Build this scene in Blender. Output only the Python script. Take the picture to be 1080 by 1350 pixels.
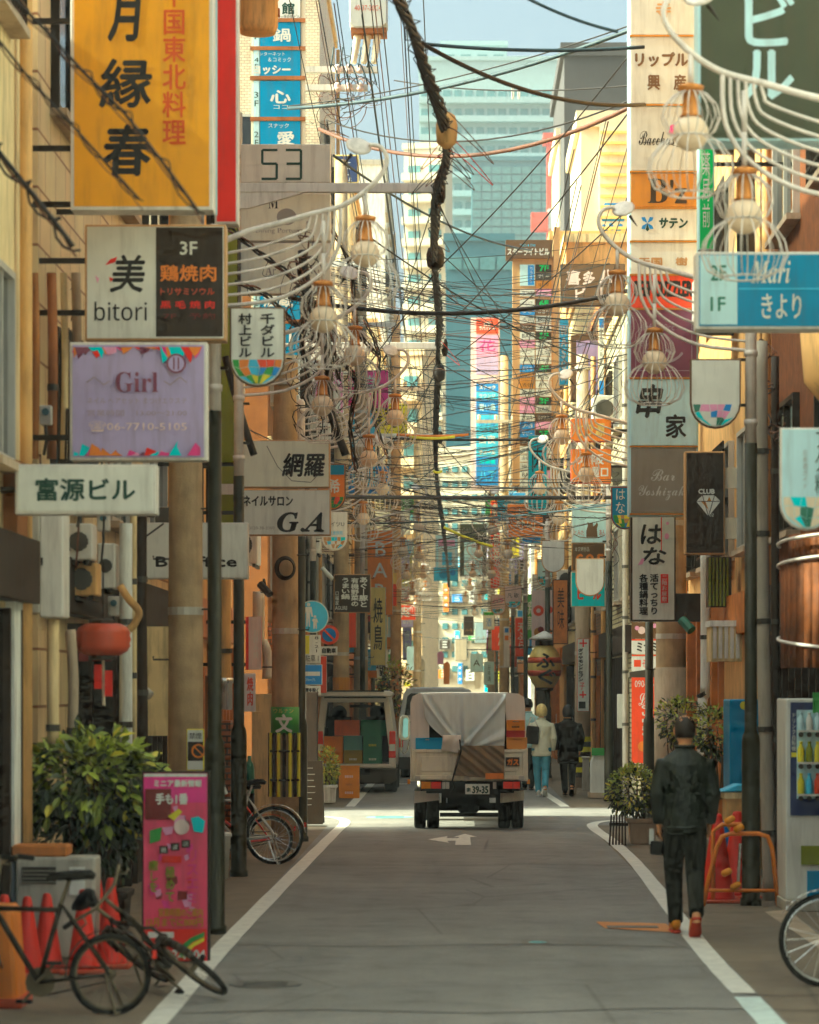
import bpy, math, random
from mathutils import Vector as V, Matrix
for o in list(bpy.data.objects): bpy.data.objects.remove(o)
R = random.Random(7)
sc = bpy.context.scene
C = sc.collection
# ---------------------------------------------------------------- camera, sky, sun, exposure
# photograph frame 1080x1350, level camera with rise: F = focal length in those pixels, (VX, VY) = vanishing point
F, VX, VY, H = 3825., 595., 908., 1.94
cam = bpy.data.cameras.new('camera')
co = bpy.data.objects.new('camera', cam); C.objects.link(co); sc.camera = co
co.location = (0, 0, H); co.rotation_euler = (math.pi/2, 0, 0)
cam.sensor_fit = 'AUTO'; cam.sensor_width = 36; cam.lens = 36*F/1350
cam.shift_x = (540-VX)/1350; cam.shift_y = (VY-675)/1350
cam.clip_start = .5; cam.clip_end = 3000
cam.dof.use_dof = True; cam.dof.focus_distance = 43; cam.dof.aperture_fstop = 3.2

SUN_EL, SUN_AZ = math.radians(37), math.radians(266)      # azimuth clockwise from +Y (the way the street runs)
w = bpy.data.worlds.new('World'); sc.world = w; w.use_nodes = True
nt = w.node_tree; bg = nt.nodes['Background']
sky = nt.nodes.new('ShaderNodeTexSky'); sky.sky_type = 'NISHITA'; sky.sun_disc = False
sky.sun_elevation = SUN_EL; sky.sun_rotation = SUN_AZ; sky.air_density = .5; sky.dust_density = 10; sky.ozone_density = 2.0
nt.links.new(sky.outputs[0], bg.inputs[0]); bg.inputs[1].default_value = .15
sun = bpy.data.lights.new('sun', 'SUN'); sun.energy = 2.8; sun.angle = math.radians(.6); sun.color = (1, .92, .82)
so = bpy.data.objects.new('sun', sun); C.objects.link(so)
sdir = V((math.sin(SUN_AZ)*math.cos(SUN_EL), math.cos(SUN_AZ)*math.cos(SUN_EL), math.sin(SUN_EL)))
so.rotation_euler = sdir.to_track_quat('Z', 'Y').to_euler(); so.location = (-30, -10, 40)
vs = sc.view_settings
vs.view_transform = 'Standard'; vs.look = 'None'; vs.gamma = 1; vs.use_curve_mapping = False
vs.exposure = 1.68
vs.use_white_balance = True; vs.white_balance_temperature = 6500; vs.white_balance_tint = -20
sc.render.engine = 'CYCLES'
sc.cycles.use_denoising = True; sc.cycles.use_adaptive_sampling = True; sc.cycles.adaptive_threshold = .035; sc.cycles.adaptive_min_samples = 10
sc.cycles.use_light_tree = False
sc.cycles.max_bounces = 7; sc.cycles.diffuse_bounces = 4; sc.cycles.glossy_bounces = 3
sc.cycles.transparent_max_bounces = 8; sc.cycles.volume_bounces = 0
sc.cycles.caustics_reflective = False; sc.cycles.caustics_refractive = False

# ---------------------------------------------------------------- helpers
def W(px, py, D): return V(((px-VX)*D/F, D, H-(py-VY)*D/F))
def X_(px, D): return (px-VX)*D/F
def Z_(py, D): return H-(py-VY)*D/F
def G(px, py, z=0.):
    D = F*(H-z)/(py-VY); return V(((px-VX)*D/F, D, z))
def lin(c): c /= 255; return c/12.92 if c <= .04045 else ((c+.055)/1.055)**2.4
def S(r, g, b, k=1.9):                     # base colour from a colour read in open shade
    m_ = max(lin(r), lin(g), lin(b)); q = .42+.58*min(1, m_/.18)
    return tuple(min(.86, max(.002, lin(x)*k*q)) for x in (r, g, b))

class MB:
    def __init__(s): s.v = []; s.f = []
    def poly(s, pts):
        n = len(s.v); s.v += [V(p) for p in pts]; s.f.append(tuple(range(n, n+len(pts)))); return s
    def add(s, vs_, fs):
        n = len(s.v); s.v += [V(p) for p in vs_]; s.f += [tuple(i+n for i in f) for f in fs]; return s
    def box(s, x0, y0, z0, x1, y1, z1):
        if x0 > x1: x0, x1 = x1, x0
        if y0 > y1: y0, y1 = y1, y0
        if z0 > z1: z0, z1 = z1, z0
        return s.add([(x0,y0,z0),(x1,y0,z0),(x1,y1,z0),(x0,y1,z0),(x0,y0,z1),(x1,y0,z1),(x1,y1,z1),(x0,y1,z1)],
                     [(0,3,2,1),(4,5,6,7),(0,1,5,4),(1,2,6,5),(2,3,7,6),(3,0,4,7)])
    def cb(s, c, d): return s.box(c[0]-d[0]/2, c[1]-d[1]/2, c[2]-d[2]/2, c[0]+d[0]/2, c[1]+d[1]/2, c[2]+d[2]/2)
    def bar(s, a, b, wd, ht):
        a, b = V(a), V(b); t = (b-a).normalized()
        u = t.cross(V((0,0,1)));  u = V((1,0,0)) if u.length < .01 else u.normalized()
        q = u.cross(t).normalized()
        p = []
        for e in (a, b):
            for i, j in ((-1,-1),(1,-1),(1,1),(-1,1)): p.append(e+u*(i*wd/2)+q*(j*ht/2))
        return s.add(p, [(3,2,1,0),(4,5,6,7),(0,1,5,4),(1,2,6,5),(2,3,7,6),(3,0,4,7)])
    def tube(s, pts, r, n=6, ref=None, closed=False):
        pts = [V(p) for p in pts]; N = len(pts); rings = []; u = None
        for i, p in enumerate(pts):
            if closed: t = pts[(i+1) % N]-pts[i-1]
            else: t = pts[min(i+1, N-1)]-pts[max(i-1, 0)]
            t = t.normalized() if t.length > 1e-9 else V((0,0,1))
            if ref is not None: u = ref-t*ref.dot(t)
            elif u is None:
                a = V((0,0,1)) if abs(t.z) < .9 else V((1,0,0)); u = a-t*a.dot(t)
            else: u = u-t*u.dot(t)
            u = u.normalized() if u.length > 1e-6 else V((1,0,0)); q = t.cross(u)
            rr = r[i] if isinstance(r, (list, tuple)) else r
            ra, rb = rr if isinstance(rr, (list, tuple)) else (rr, rr)
            base = len(s.v)
            for k in range(n):
                an = 2*math.pi*k/n; s.v.append(p+u*(ra*math.cos(an))+q*(rb*math.sin(an)))
            rings.append(base)
        m = N if closed else N-1
        for i in range(m):
            a, b = rings[i], rings[(i+1) % N]
            for k in range(n): s.f.append((a+k, a+(k+1) % n, b+(k+1) % n, b+k))
        if not closed:
            s.f.append(tuple(rings[0]+k for k in reversed(range(n)))); s.f.append(tuple(rings[-1]+k for k in range(n)))
        return s
    def lathe(s, prof, c=(0,0,0), n=16, M=None):
        c = V(c); rings = []
        for r, z in prof:
            b = len(s.v); rings.append(b)
            for k in range(n):
                an = 2*math.pi*k/n; p = V((r*math.cos(an), r*math.sin(an), z))
                s.v.append((M @ p if M else p)+c)
        for a, b in zip(rings, rings[1:]):
            for k in range(n): s.f.append((a+k, a+(k+1) % n, b+(k+1) % n, b+k))
        s.f.append(tuple(rings[0]+k for k in reversed(range(n)))); s.f.append(tuple(rings[-1]+k for k in range(n)))
        return s
    def prism(s, pl, y0, y1):            # pl: (x, z) outline, extruded along Y
        n = len(pl); b = len(s.v)
        s.v += [V((x, y0, z)) for x, z in pl]+[V((x, y1, z)) for x, z in pl]
        s.f.append(tuple(range(b, b+n))); s.f.append(tuple(range(b+2*n-1, b+n-1, -1)))
        for k in range(n): s.f.append((b+(k+1) % n, b+k, b+n+k, b+n+(k+1) % n))
        return s
    def prismx(s, pl, x0, x1):           # pl: (y, z) outline, extruded along X
        n = len(pl); b = len(s.v)
        s.v += [V((x0, y, z)) for y, z in pl]+[V((x1, y, z)) for y, z in pl]
        s.f.append(tuple(range(b, b+n))); s.f.append(tuple(range(b+2*n-1, b+n-1, -1)))
        for k in range(n): s.f.append((b+(k+1) % n, b+k, b+n+k, b+n+(k+1) % n))
        return s
    def ball(s, c, r, n=12, m=8):
        rx, ry, rz = r if isinstance(r, (tuple, list)) else (r, r, r)
        b = len(s.v); c = V(c)
        for i in range(m+1):
            th = math.pi*max(.02, min(.98, i/m))
            for k in range(n):
                an = 2*math.pi*k/n; s.v.append(c+V((rx*math.sin(th)*math.cos(an), ry*math.sin(th)*math.sin(an), -rz*math.cos(th))))
        for i in range(m):
            for k in range(n): s.f.append((b+i*n+k, b+i*n+(k+1) % n, b+(i+1)*n+(k+1) % n, b+(i+1)*n+k))
        s.f.append(tuple(b+k for k in reversed(range(n)))); s.f.append(tuple(b+m*n+k for k in range(n)))
        return s
    def xf(s, M): s.v = [M @ p for p in s.v]; return s
    def build(s, name, mt, parent=None, smooth=False, loc=None, bev=0, seg=1):
        org = ORG.get(parent.name, V((0,0,0))) if parent else (V(loc) if loc is not None else V((0,0,0)))
        me = bpy.data.meshes.new(name)
        me.from_pydata([p-org for p in s.v], [], s.f)
        me.materials.append(mt if not isinstance(mt, str) else MAT[mt])
        if smooth: me.polygons.foreach_set('use_smooth', [True]*len(me.polygons))
        o = bpy.data.objects.new(name, me); C.objects.link(o)
        if parent: o.parent = parent; ORG[o.name] = org
        else: o.location = org; ORG[o.name] = org
        if bev:
            b = o.modifiers.new('bevel', 'BEVEL'); b.width = bev; b.segments = seg; b.limit_method = 'ANGLE'
            if seg > 1: b.harden_normals = False
        return o
ORG = {}
def thing(name, label, cat, loc=(0,0,0), group=None, local=False, rz=0):
    o = bpy.data.objects.new(name, None); C.objects.link(o); o.location = loc; o.rotation_euler = (0,0,rz)
    o.empty_display_size = .2
    ORG[o.name] = V((0,0,0)) if local else V(loc)
    o['label'] = label; o['category'] = cat
    if group: o['group'] = group
    return o
def tag(o, label, cat, group=None):
    o['label'] = label; o['category'] = cat
    if group: o['group'] = group
    return o
def struct(o, kind='structure', label=None):
    o['kind'] = kind
    if label: o['label'] = label
    return o
def copy_tree(o, loc=None, rz=None, parent=None, label=None, group=None, swap=None):
    c = o.copy(); C.objects.link(c); c.parent = parent
    if loc is not None: c.location = loc
    if rz is not None: c.rotation_euler = (0,0,rz)
    if label: c['label'] = label
    if group: c['group'] = group
    for ch in list(o.children): copy_tree(ch, parent=c)
    return c

# ---------------------------------------------------------------- materials
MAT = {}
def M(name, col, rough=.6, metal=0, var=.10, grime=.25, sc_=3., bump=0., bs=60., bd=.01, emit=0, spec=.4, trans=0, alpha=1, coat=0):
    m = bpy.data.materials.new(name); m.use_nodes = True; t = m.node_tree; N = t.nodes; L = t.links
    p = N['Principled BSDF']; p.inputs['Roughness'].default_value = rough; p.inputs['Metallic'].default_value = metal
    p.inputs['Specular IOR Level'].default_value = spec
    geo = N.new('ShaderNodeNewGeometry')
    n1 = N.new('ShaderNodeTexNoise'); n1.inputs['Scale'].default_value = sc_; n1.inputs['Detail'].default_value = 5
    L.new(geo.outputs['Position'], n1.inputs['Vector'])
    mp = N.new('ShaderNodeMapRange'); mp.inputs['From Min'].default_value = .3; mp.inputs['From Max'].default_value = .7
    mp.inputs['To Min'].default_value = 1-var; mp.inputs['To Max'].default_value = 1+var
    L.new(n1.outputs['Fac'], mp.inputs['Value'])
    mx = N.new('ShaderNodeMix'); mx.data_type = 'RGBA'; mx.blend_type = 'MULTIPLY'; mx.inputs['Factor'].default_value = 1
    mx.inputs['A'].default_value = (*col, 1); L.new(mp.outputs[0], mx.inputs['B'])
    out = mx.outputs['Result']
    if grime > 0:
        mpg = N.new('ShaderNodeMapping'); mpg.inputs['Scale'].default_value = (7, 7, .9); L.new(geo.outputs['Position'], mpg.inputs['Vector'])
        n2 = N.new('ShaderNodeTexNoise'); n2.inputs['Scale'].default_value = 1.6; n2.inputs['Detail'].default_value = 6; n2.inputs['Roughness'].default_value = .65
        L.new(mpg.outputs[0], n2.inputs['Vector'])
        r2 = N.new('ShaderNodeMapRange'); r2.inputs['From Min'].default_value = .48; r2.inputs['From Max'].default_value = .78
        r2.inputs['To Min'].default_value = 0; r2.inputs['To Max'].default_value = grime*1.6; L.new(n2.outputs['Fac'], r2.inputs['Value'])
        mg = N.new('ShaderNodeMix'); mg.data_type = 'RGBA'; mg.inputs['B'].default_value = (.10, .062, .03, 1)
        L.new(r2.outputs[0], mg.inputs['Factor']); L.new(out, mg.inputs['A']); out = mg.outputs['Result']
        rr = N.new('ShaderNodeMapRange'); rr.inputs['To Min'].default_value = max(.05, rough-.08); rr.inputs['To Max'].default_value = min(1, rough+.2)
        L.new(n2.outputs['Fac'], rr.inputs['Value']); L.new(rr.outputs[0], p.inputs['Roughness'])
    L.new(out, p.inputs['Base Color'])
    if bump:
        n3 = N.new('ShaderNodeTexNoise'); n3.inputs['Scale'].default_value = bs; n3.inputs['Detail'].default_value = 3
        L.new(geo.outputs['Position'], n3.inputs['Vector'])
        b = N.new('ShaderNodeBump'); b.inputs['Strength'].default_value = bump; b.inputs['Distance'].default_value = bd
        L.new(n3.outputs['Fac'], b.inputs['Height']); L.new(b.outputs[0], p.inputs['Normal'])
    if emit: p.inputs['Emission Color'].default_value = (*col, 1); p.inputs['Emission Strength'].default_value = emit
    if trans: p.inputs['Transmission Weight'].default_value = trans
    if coat: p.inputs['Coat Weight'].default_value = coat
    if alpha < 1: p.inputs['Alpha'].default_value = alpha
    MAT[name] = m; return m
def tile_mat(name, c1, c2, mortar, bw=.24, bh=.07, mort=.012, rough=.45, ax='yz'):
    m = bpy.data.materials.new(name); m.use_nodes = True; t = m.node_tree; N = t.nodes; L = t.links
    p = N['Principled BSDF']; p.inputs['Roughness'].default_value = rough
    geo = N.new('ShaderNodeNewGeometry'); sp = N.new('ShaderNodeSeparateXYZ'); L.new(geo.outputs['Position'], sp.inputs[0])
    ad = N.new('ShaderNodeMath'); L.new(sp.outputs['X'], ad.inputs[0]); L.new(sp.outputs['Y'], ad.inputs[1])
    cb = N.new('ShaderNodeCombineXYZ'); L.new(ad.outputs[0], cb.inputs['X']); L.new(sp.outputs['Z'], cb.inputs['Y'])
    br = N.new('ShaderNodeTexBrick'); L.new(cb.outputs[0], br.inputs['Vector'])
    br.inputs['Color1'].default_value = (*c1, 1); br.inputs['Color2'].default_value = (*c2, 1); br.inputs['Mortar'].default_value = (*mortar, 1)
    br.inputs['Scale'].default_value = 1; br.inputs['Brick Width'].default_value = bw; br.inputs['Row Height'].default_value = bh
    br.inputs['Mortar Size'].default_value = mort; br.inputs['Bias'].default_value = -.2
    n2 = N.new('ShaderNodeTexNoise'); n2.inputs['Scale'].default_value = 1.3; n2.inputs['Detail'].default_value = 6
    L.new(geo.outputs['Position'], n2.inputs['Vector'])
    mr = N.new('ShaderNodeMapRange'); mr.inputs['From Min'].default_value = .3; mr.inputs['From Max'].default_value = .75
    mr.inputs['To Min'].default_value = 1.05; mr.inputs['To Max'].default_value = .72; L.new(n2.outputs['Fac'], mr.inputs['Value'])
    mx = N.new('ShaderNodeMix'); mx.data_type = 'RGBA'; mx.blend_type = 'MULTIPLY'; mx.inputs['Factor'].default_value = 1
    L.new(br.outputs['Color'], mx.inputs['A']); L.new(mr.outputs[0], mx.inputs['B']); L.new(mx.outputs['Result'], p.inputs['Base Color'])
    b = N.new('ShaderNodeBump'); b.inputs['Strength'].default_value = .5; b.inputs['Distance'].default_value = .006; b.invert = True
    L.new(br.outputs['Fac'], b.inputs['Height']); L.new(b.outputs[0], p.inputs['Normal'])
    MAT[name] = m; return m
def P(name, rgb, **k):          # palette entry from a colour read in open shade
    return M(name, S(*rgb), **k)
# sign faces and lettering
for nm, c in dict(white=(172,172,164), cream=(176,164,140), grey_white=(150,150,144), orange_sign=(206,122,8), red=(176,20,8), bright_red=(214,52,22),
      dark=(48,34,14), black=(30,24,12), dark_green_sign=(62,66,42), teal_blue=(0,104,140), blue=(24,104,164), sky_blue=(60,150,190), teal=(20,165,170), green=(50,120,50),
      bright_green=(20,150,70), olive=(104,112,22), purple=(104,52,72), mauve=(150,130,160), lilac=(140,128,160), pink=(200,120,150), hot_pink=(206,40,110), gold=(150,98,28),
      yellow=(224,170,40), orange=(222,100,30), brown=(92,66,40), tan=(150,114,74), grey=(110,104,92), dark_grey=(70,66,58), pale_blue=(150,176,184), navy=(40,52,90),
      rust_red=(150,56,30), maroon=(100,24,22), pale_pink=(190,158,150), mid_green=(40,100,80), pale_gold=(196,158,90)).items():
    P(nm, c, rough=.38, var=.08, grime=.2, spec=.45)
P('sign_rose', (194,56,86), rough=.4, var=.1, grime=.2)
P('cream_as_lit', (196,184,164), rough=.4, var=.06, grime=.15)  # cream lightened to make up for weak light on the mid-street signs
P('ink', (36,32,26), rough=.6, var=.05, grime=0)
P('ink_green', (30,66,54), rough=.6, var=.05, grime=0)
P('ink_red', (160,60,10), rough=.6, var=.05, grime=0)
P('faint', (128,112,120), rough=.6, var=.05, grime=0)
P('faint_grey', (122,118,112), rough=.6, var=.05, grime=0)
# metals, plaster and so on
P('alu', (150,146,136), rough=.42, metal=.35, var=.06, grime=.25)
P('pale_metal', (172,168,160), rough=.45, metal=.1, var=.06, grime=.3)
P('lamp_white', (168,160,152), rough=.45, metal=.1, var=.12, grime=.3, sc_=7)
P('post_green', (46,44,24), rough=.42, metal=.2, var=.2, grime=.2, bump=.03, bs=120)
P('dark_metal', (44,34,18), rough=.45, metal=.4, var=.15, grime=.1)
P('wire_black', (38,28,18), rough=.55, var=.2, grime=0)
P('wire_blue', (50,66,70), rough=.5, var=.2, grime=0)
P('wire_brown', (92,58,40), rough=.5, var=.2, grime=0)
P('rubber', (30,26,18), rough=.8, var=.15, grime=.05)
P('chrome', (170,170,165), rough=.22, metal=.9, var=.05, grime=.05)
P('rust', (120,72,38), rough=.75, var=.3, grime=.4)
P('brass', (150,98,48), rough=.35, metal=.5, var=.1, grime=.1)
P('globe', (190,160,136), rough=.3, var=.03, grime=0)
P('concrete_pole', (136,116,88), rough=.9, var=.2, grime=.22, sc_=5, bump=.5, bs=70)
P('concrete', (140,124,104), rough=.9, var=.15, grime=.3, bump=.3)
P('plaster_cream', (186,160,118), rough=.85, var=.10, grime=.45, bump=.2)
P('plaster_white', (190,184,172), rough=.8, var=.08, grime=.4, bump=.15)
P('plaster_peach', (200,158,118), rough=.8, var=.08, grime=.3, bump=.15)
P('plaster_brown', (118,74,36), rough=.8, var=.2, grime=.14, bump=.25)
P('plaster_grey', (140,134,122), rough=.8, var=.1, grime=.4, bump=.2)
P('plaster_tan', (168,130,80), rough=.8, var=.12, grime=.4, bump=.2)
P('rust_wall', (98,52,18), rough=.7, var=.3, grime=.15, sc_=9, bump=.3, bs=35)
P('wood', (150,88,36), rough=.55, var=.22, grime=.25, sc_=5)
P('dark_wood', (46,29,13), rough=.6, var=.25, grime=.25, sc_=5)
P('glass_dark', (36,33,27), rough=.08, var=.1, grime=0, spec=.8)
P('glass_blue', (70,100,110), rough=.08, var=.1, grime=0, spec=.8)
P('roof_grey', (96,90,82), rough=.8, var=.15, grime=.3)
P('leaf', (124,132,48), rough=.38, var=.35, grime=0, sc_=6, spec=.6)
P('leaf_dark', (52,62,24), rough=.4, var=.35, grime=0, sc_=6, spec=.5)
P('leaf_yellow', (168,156,58), rough=.45, var=.3, grime=0, sc_=6)
P('bark', (84,62,38), rough=.9, var=.3, grime=.2)
P('cone_red', (164,20,5), rough=.5, var=.1, grime=.2)
P('plastic_orange', (226,112,22), rough=.45, var=.08, grime=.15)
P('skin', (196,126,84), rough=.5, var=.08, grime=0)
tile_mat('tile_white', S(186,172,140), S(160,146,116), S(70,56,40), bw=.22, bh=.085, mort=.012)
tile_mat('tile_peach', S(204,174,148), S(188,156,130), S(140,112,90), bw=.12, bh=.06, mort=.006)
tile_mat('panel_peach', S(206,160,120), S(196,150,110), S(120,84,56), bw=.6, bh=.45, mort=.012, rough=.6)
tile_mat('tile_brown', S(104,66,36), S(84,50,26), S(46,30,18), bw=.22, bh=.07)
tile_mat('brick_red', S(136,70,32), S(108,54,24), S(70,44,26), bw=.21, bh=.07)
tile_mat('tile_grey', S(140,132,118), S(118,110,98), S(80,72,60), bw=.3, bh=.3, mort=.008)
# ---------------------------------------------------------------- lettering
TX = {}
def glyph(s):
    if s in TX: return TX[s]
    c = bpy.data.curves.new('lettering', 'FONT'); c.body = s; c.size = 1; c.resolution_u = 2; c.align_x = 'CENTER'; c.space_line = 1.0
    o = bpy.data.objects.new('lettering', c)
    me = bpy.data.meshes.new_from_object(o)
    vs_ = [(v.co.x, v.co.y) for v in me.vertices]; fs = [tuple(p.vertices) for p in me.polygons]
    bpy.data.objects.remove(o); bpy.data.curves.remove(c); bpy.data.meshes.remove(me)
    if not vs_: vs_, fs = [(0,0),(1,0),(0,1)], [(0,1,2)]
    x0 = min(v[0] for v in vs_); x1 = max(v[0] for v in vs_); y0 = min(v[1] for v in vs_); y1 = max(v[1] for v in vs_)
    TX[s] = ([((x-x0)/max(1e-6, x1-x0), (y-y0)/max(1e-6, y1-y0)) for x, y in vs_], fs); return TX[s]
def put_text(mb, s, x0, y0, x1, y1, D, y, bold=0, shear=0, vert=False):
    """letters of s fitted to the pixel box, on the plane at depth y (pixel scale of depth D)"""
    if vert: s = '\n'.join(s.replace('ー', '｜'))
    vs_, fs = glyph(s); k = D/F
    offs = [(0,0)] if not bold else [(-bold,0),(bold,0),(0,bold),(0,-bold)]
    for i, (ox, oy) in enumerate(offs):
        pts = []
        for u, v in vs_:
            px = x0+u*(x1-x0)+shear*(v-.5)*(y1-y0)+ox; py = y1-v*(y1-y0)+oy
            pts.append((X_(px, D), y-.0004*i, Z_(py, D)))
        mb.add(pts, fs)
def put_line(mb, pts, wd, D, y):
    for i, ((ax, ay), (bx, by)) in enumerate(zip(pts, pts[1:])):
        dx, dy = bx-ax, by-ay; l = math.hypot(dx, dy) or 1; nx, ny = -dy/l*wd/2, dx/l*wd/2
        yy = y-.0003*(i % 2)
        q = [(ax+nx,ay+ny),(ax-nx,ay-ny),(bx-nx,by-ny),(bx+nx,by+ny)]
        mb.poly([(X_(x, D), yy, Z_(z, D)) for x, z in q])
def put_els(root, el, D, yf):
    groups = {}; k = 0
    for e in el:
        kind = e[0]; opt = e[-1] if isinstance(e[-1], dict) else {}
        a = e[:-1] if opt else e
        mt = a[-1]; mb = groups.setdefault((mt, kind in 'rpc'), MB()); k += 1; y = yf-.0025-.0006*k
        if kind in 'tv': put_text(mb, a[1], *a[2:6], D, y, opt.get('b', 0), opt.get('sh', 0), kind == 'v')
        elif kind == 'r': mb.poly([(X_(x, D), y, Z_(z, D)) for x, z in ((a[1],a[4]),(a[3],a[4]),(a[3],a[2]),(a[1],a[2]))])
        elif kind == 'p': mb.poly([(X_(x, D), y, Z_(z, D)) for x, z in a[1]])
        elif kind == 'c':
            rx = a[3]; ry = opt.get('ry', rx)
            mb.poly([(X_(a[1]+rx*math.cos(t*math.pi/10), D), y, Z_(a[2]+ry*math.sin(t*math.pi/10), D)) for t in range(20)])
        elif kind == 'l': put_line(mb, a[1], a[2], D, y)
    for (mt, shp), mb in groups.items():
        mb.build('print' if shp else 'lettering', mt, root)
def arch_px(x0, y0, x1, y1, n=10):
    r = (x1-x0)/2; cx = (x0+x1)/2; yc = y1-r
    return [(x0, y0)]+[(cx-r*math.cos(t*math.pi/n), yc+r*math.sin(t*math.pi/n)) for t in range(n+1)]+[(x1, y0)]
def sign(name, label, x0, y0, x1, y1, D, face='white', frame='alu', fw=2., dep=.14, el=(), br=None, cat='sign', group=None, arch=False, wall=3.2, brs=None, tilt=0):
    cx = (x0+x1)/2; root = thing(name, label, cat, W(cx, y1, D), group)
    out = arch_px(x0, y0, x1, y1) if arch else [(x0,y0),(x0,y1),(x1,y1),(x1,y0)]
    inn = arch_px(x0+fw, y0+fw, x1-fw, y1-fw) if arch else [(x0+fw,y0+fw),(x0+fw,y1-fw),(x1-fw,y1-fw),(x1-fw,y0+fw)]
    MB().prism([(X_(x, D), Z_(z, D)) for x, z in out], D, D+dep).build('casing', frame, root, bev=.006)
    if fw > 0: MB().prism([(X_(x, D), Z_(z, D)) for x, z in inn], D-.008, D+.02).build('panel', face, root)
    put_els(root, el, D, D-.008 if fw > 0 else D)
    if br:
        xs = X_(x0 if br == 'L' else x1, D); xe = -wall if br == 'L' else wall
        for q in (brs or (.2, .8)):
            z = Z_(y0+(y1-y0)*q, D)
            MB().box(xs, D+dep*.3, z-.02, xe, D+dep*.3+.04, z+.02).build('bracket', 'dark_metal', root)
    if tilt: root.rotation_euler = (0, tilt, 0)
    return root
# ================================================================ ground, road, markings
def asphalt(name, c, k=1.):
    m = bpy.data.materials.new(name); m.use_nodes = True; t = m.node_tree; N = t.nodes; L = t.links; p = N['Principled BSDF']
    geo = N.new('ShaderNodeNewGeometry')
    def noise(sc_, det=4, mapsc=None):
        n = N.new('ShaderNodeTexNoise'); n.inputs['Scale'].default_value = sc_; n.inputs['Detail'].default_value = det
        if mapsc:
            mp = N.new('ShaderNodeMapping'); mp.inputs['Scale'].default_value = mapsc; L.new(geo.outputs['Position'], mp.inputs[0]); L.new(mp.outputs[0], n.inputs['Vector'])
        else: L.new(geo.outputs['Position'], n.inputs['Vector'])
        return n.outputs['Fac']
    def rng(fac, a, b, f0=.3, f1=.7):
        r = N.new('ShaderNodeMapRange'); r.inputs['From Min'].default_value = f0; r.inputs['From Max'].default_value = f1
        r.inputs['To Min'].default_value = a; r.inputs['To Max'].default_value = b; L.new(fac, r.inputs['Value']); return r.outputs[0]
    def mul(a, b):
        x = N.new('ShaderNodeMath'); x.operation = 'MULTIPLY'; L.new(a, x.inputs[0]); L.new(b, x.inputs[1]); return x.outputs[0]
    f = mul(rng(noise(140, 3), .72, 1.28), rng(noise(.55, 5), .84, 1.14))
    f = mul(f, rng(noise(1.1, 4, (2.2, .16, 1)), .90, 1.10))            # wheel wear running along the street
    f = mul(f, rng(noise(2.6, 7), 1.04, .82, .52, .72))                 # stains
    vo = N.new('ShaderNodeTexVoronoi'); vo.feature = 'DISTANCE_TO_EDGE'; vo.inputs['Scale'].default_value = .42; L.new(geo.outputs['Position'], vo.inputs['Vector'])
    f = mul(f, rng(vo.outputs['Distance'], .72, 1., 0., .008))          # cracks
    mx = N.new('ShaderNodeMix'); mx.data_type = 'RGBA'; mx.blend_type = 'MULTIPLY'; mx.inputs['Factor'].default_value = 1
    mx.inputs['A'].default_value = (*c, 1); L.new(f, mx.inputs['B']); L.new(mx.outputs['Result'], p.inputs['Base Color'])
    L.new(rng(noise(3, 5), .72, .92), p.inputs['Roughness'])
    b = N.new('ShaderNodeBump'); b.inputs['Strength'].default_value = .35; b.inputs['Distance'].default_value = .006
    L.new(noise(170, 2), b.inputs['Height']); L.new(b.outputs[0], p.inputs['Normal'])
    MAT[name] = m; return m
asphalt('asphalt', (.245, .226, .200)); asphalt('asphalt_side', (.21, .160, .108)); asphalt('asphalt_patch', (.22, .19, .16)); P('tar', (66,58,48), rough=.7, var=.3, grime=0, sc_=12)
def paint(name, c, wear=.55):
    m = M(name, c, rough=.7, var=.12, grime=0, sc_=8); t = m.node_tree; N = t.nodes; L = t.links; p = N['Principled BSDF']
    geo = N.new('ShaderNodeNewGeometry'); n = N.new('ShaderNodeTexNoise'); n.inputs['Scale'].default_value = 22; n.inputs['Detail'].default_value = 8; n.inputs['Roughness'].default_value = .7
    L.new(geo.outputs['Position'], n.inputs['Vector'])
    r = N.new('ShaderNodeMapRange'); r.inputs['From Min'].default_value = wear; r.inputs['From Max'].default_value = wear+.10; L.new(n.outputs['Fac'], r.inputs['Value'])
    mx = N.new('ShaderNodeMix'); mx.data_type = 'RGBA'; mx.inputs['B'].default_value = (.30,.265,.22,1)
    src = p.inputs['Base Color'].links[0].from_socket
    L.new(src, mx.inputs['A']); L.new(r.outputs[0], mx.inputs['Factor']); L.new(mx.outputs['Result'], p.inputs['Base Color'])
paint('road_white', (.80,.76,.66), .60); paint('road_white_teal', (.66,.76,.70), .60); paint('road_orange', (.72,.28,.08), .6)

struct(MB().poly([(-300,-40,-.02),(300,-40,-.02),(300,900,-.02),(-300,900,-.02)]).build('ground', 'asphalt_side'))
def sheet(name, x0, y0, x1, y1, z, mt, nx=1, ny=20):
    mb = MB()
    for j in range(ny):
        a = y0+(y1-y0)*j/ny; b = y0+(y1-y0)*(j+1)/ny
        mb.poly([(x0,a,z),(x1,a,z),(x1,b,z),(x0,b,z)])
    return struct(mb.build(name, mt))
sheet('road', -1.75, -20, 1.95, 260, .004, 'asphalt')
sheet('pavement_left', -4.5, -20, -1.75, 40.6, .0, 'asphalt_side', ny=4)
sheet('pavement_right', 1.95, -20, 4.5, 41.2, .0, 'asphalt_side', ny=4)
sheet('cross_street', -60, 41.2, 60, 47.4, .0, 'asphalt', ny=1)
def patch(name, label, pts, mt, z):
    return struct(MB().poly([(p.x, p.y, z) for p in (G(a, b) for a, b in pts)]).build(name, mt))
patch('road_repair', '', [(690,1240),(722,1240),(726,1246),(688,1246)], 'asphalt_patch', .0066)
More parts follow.
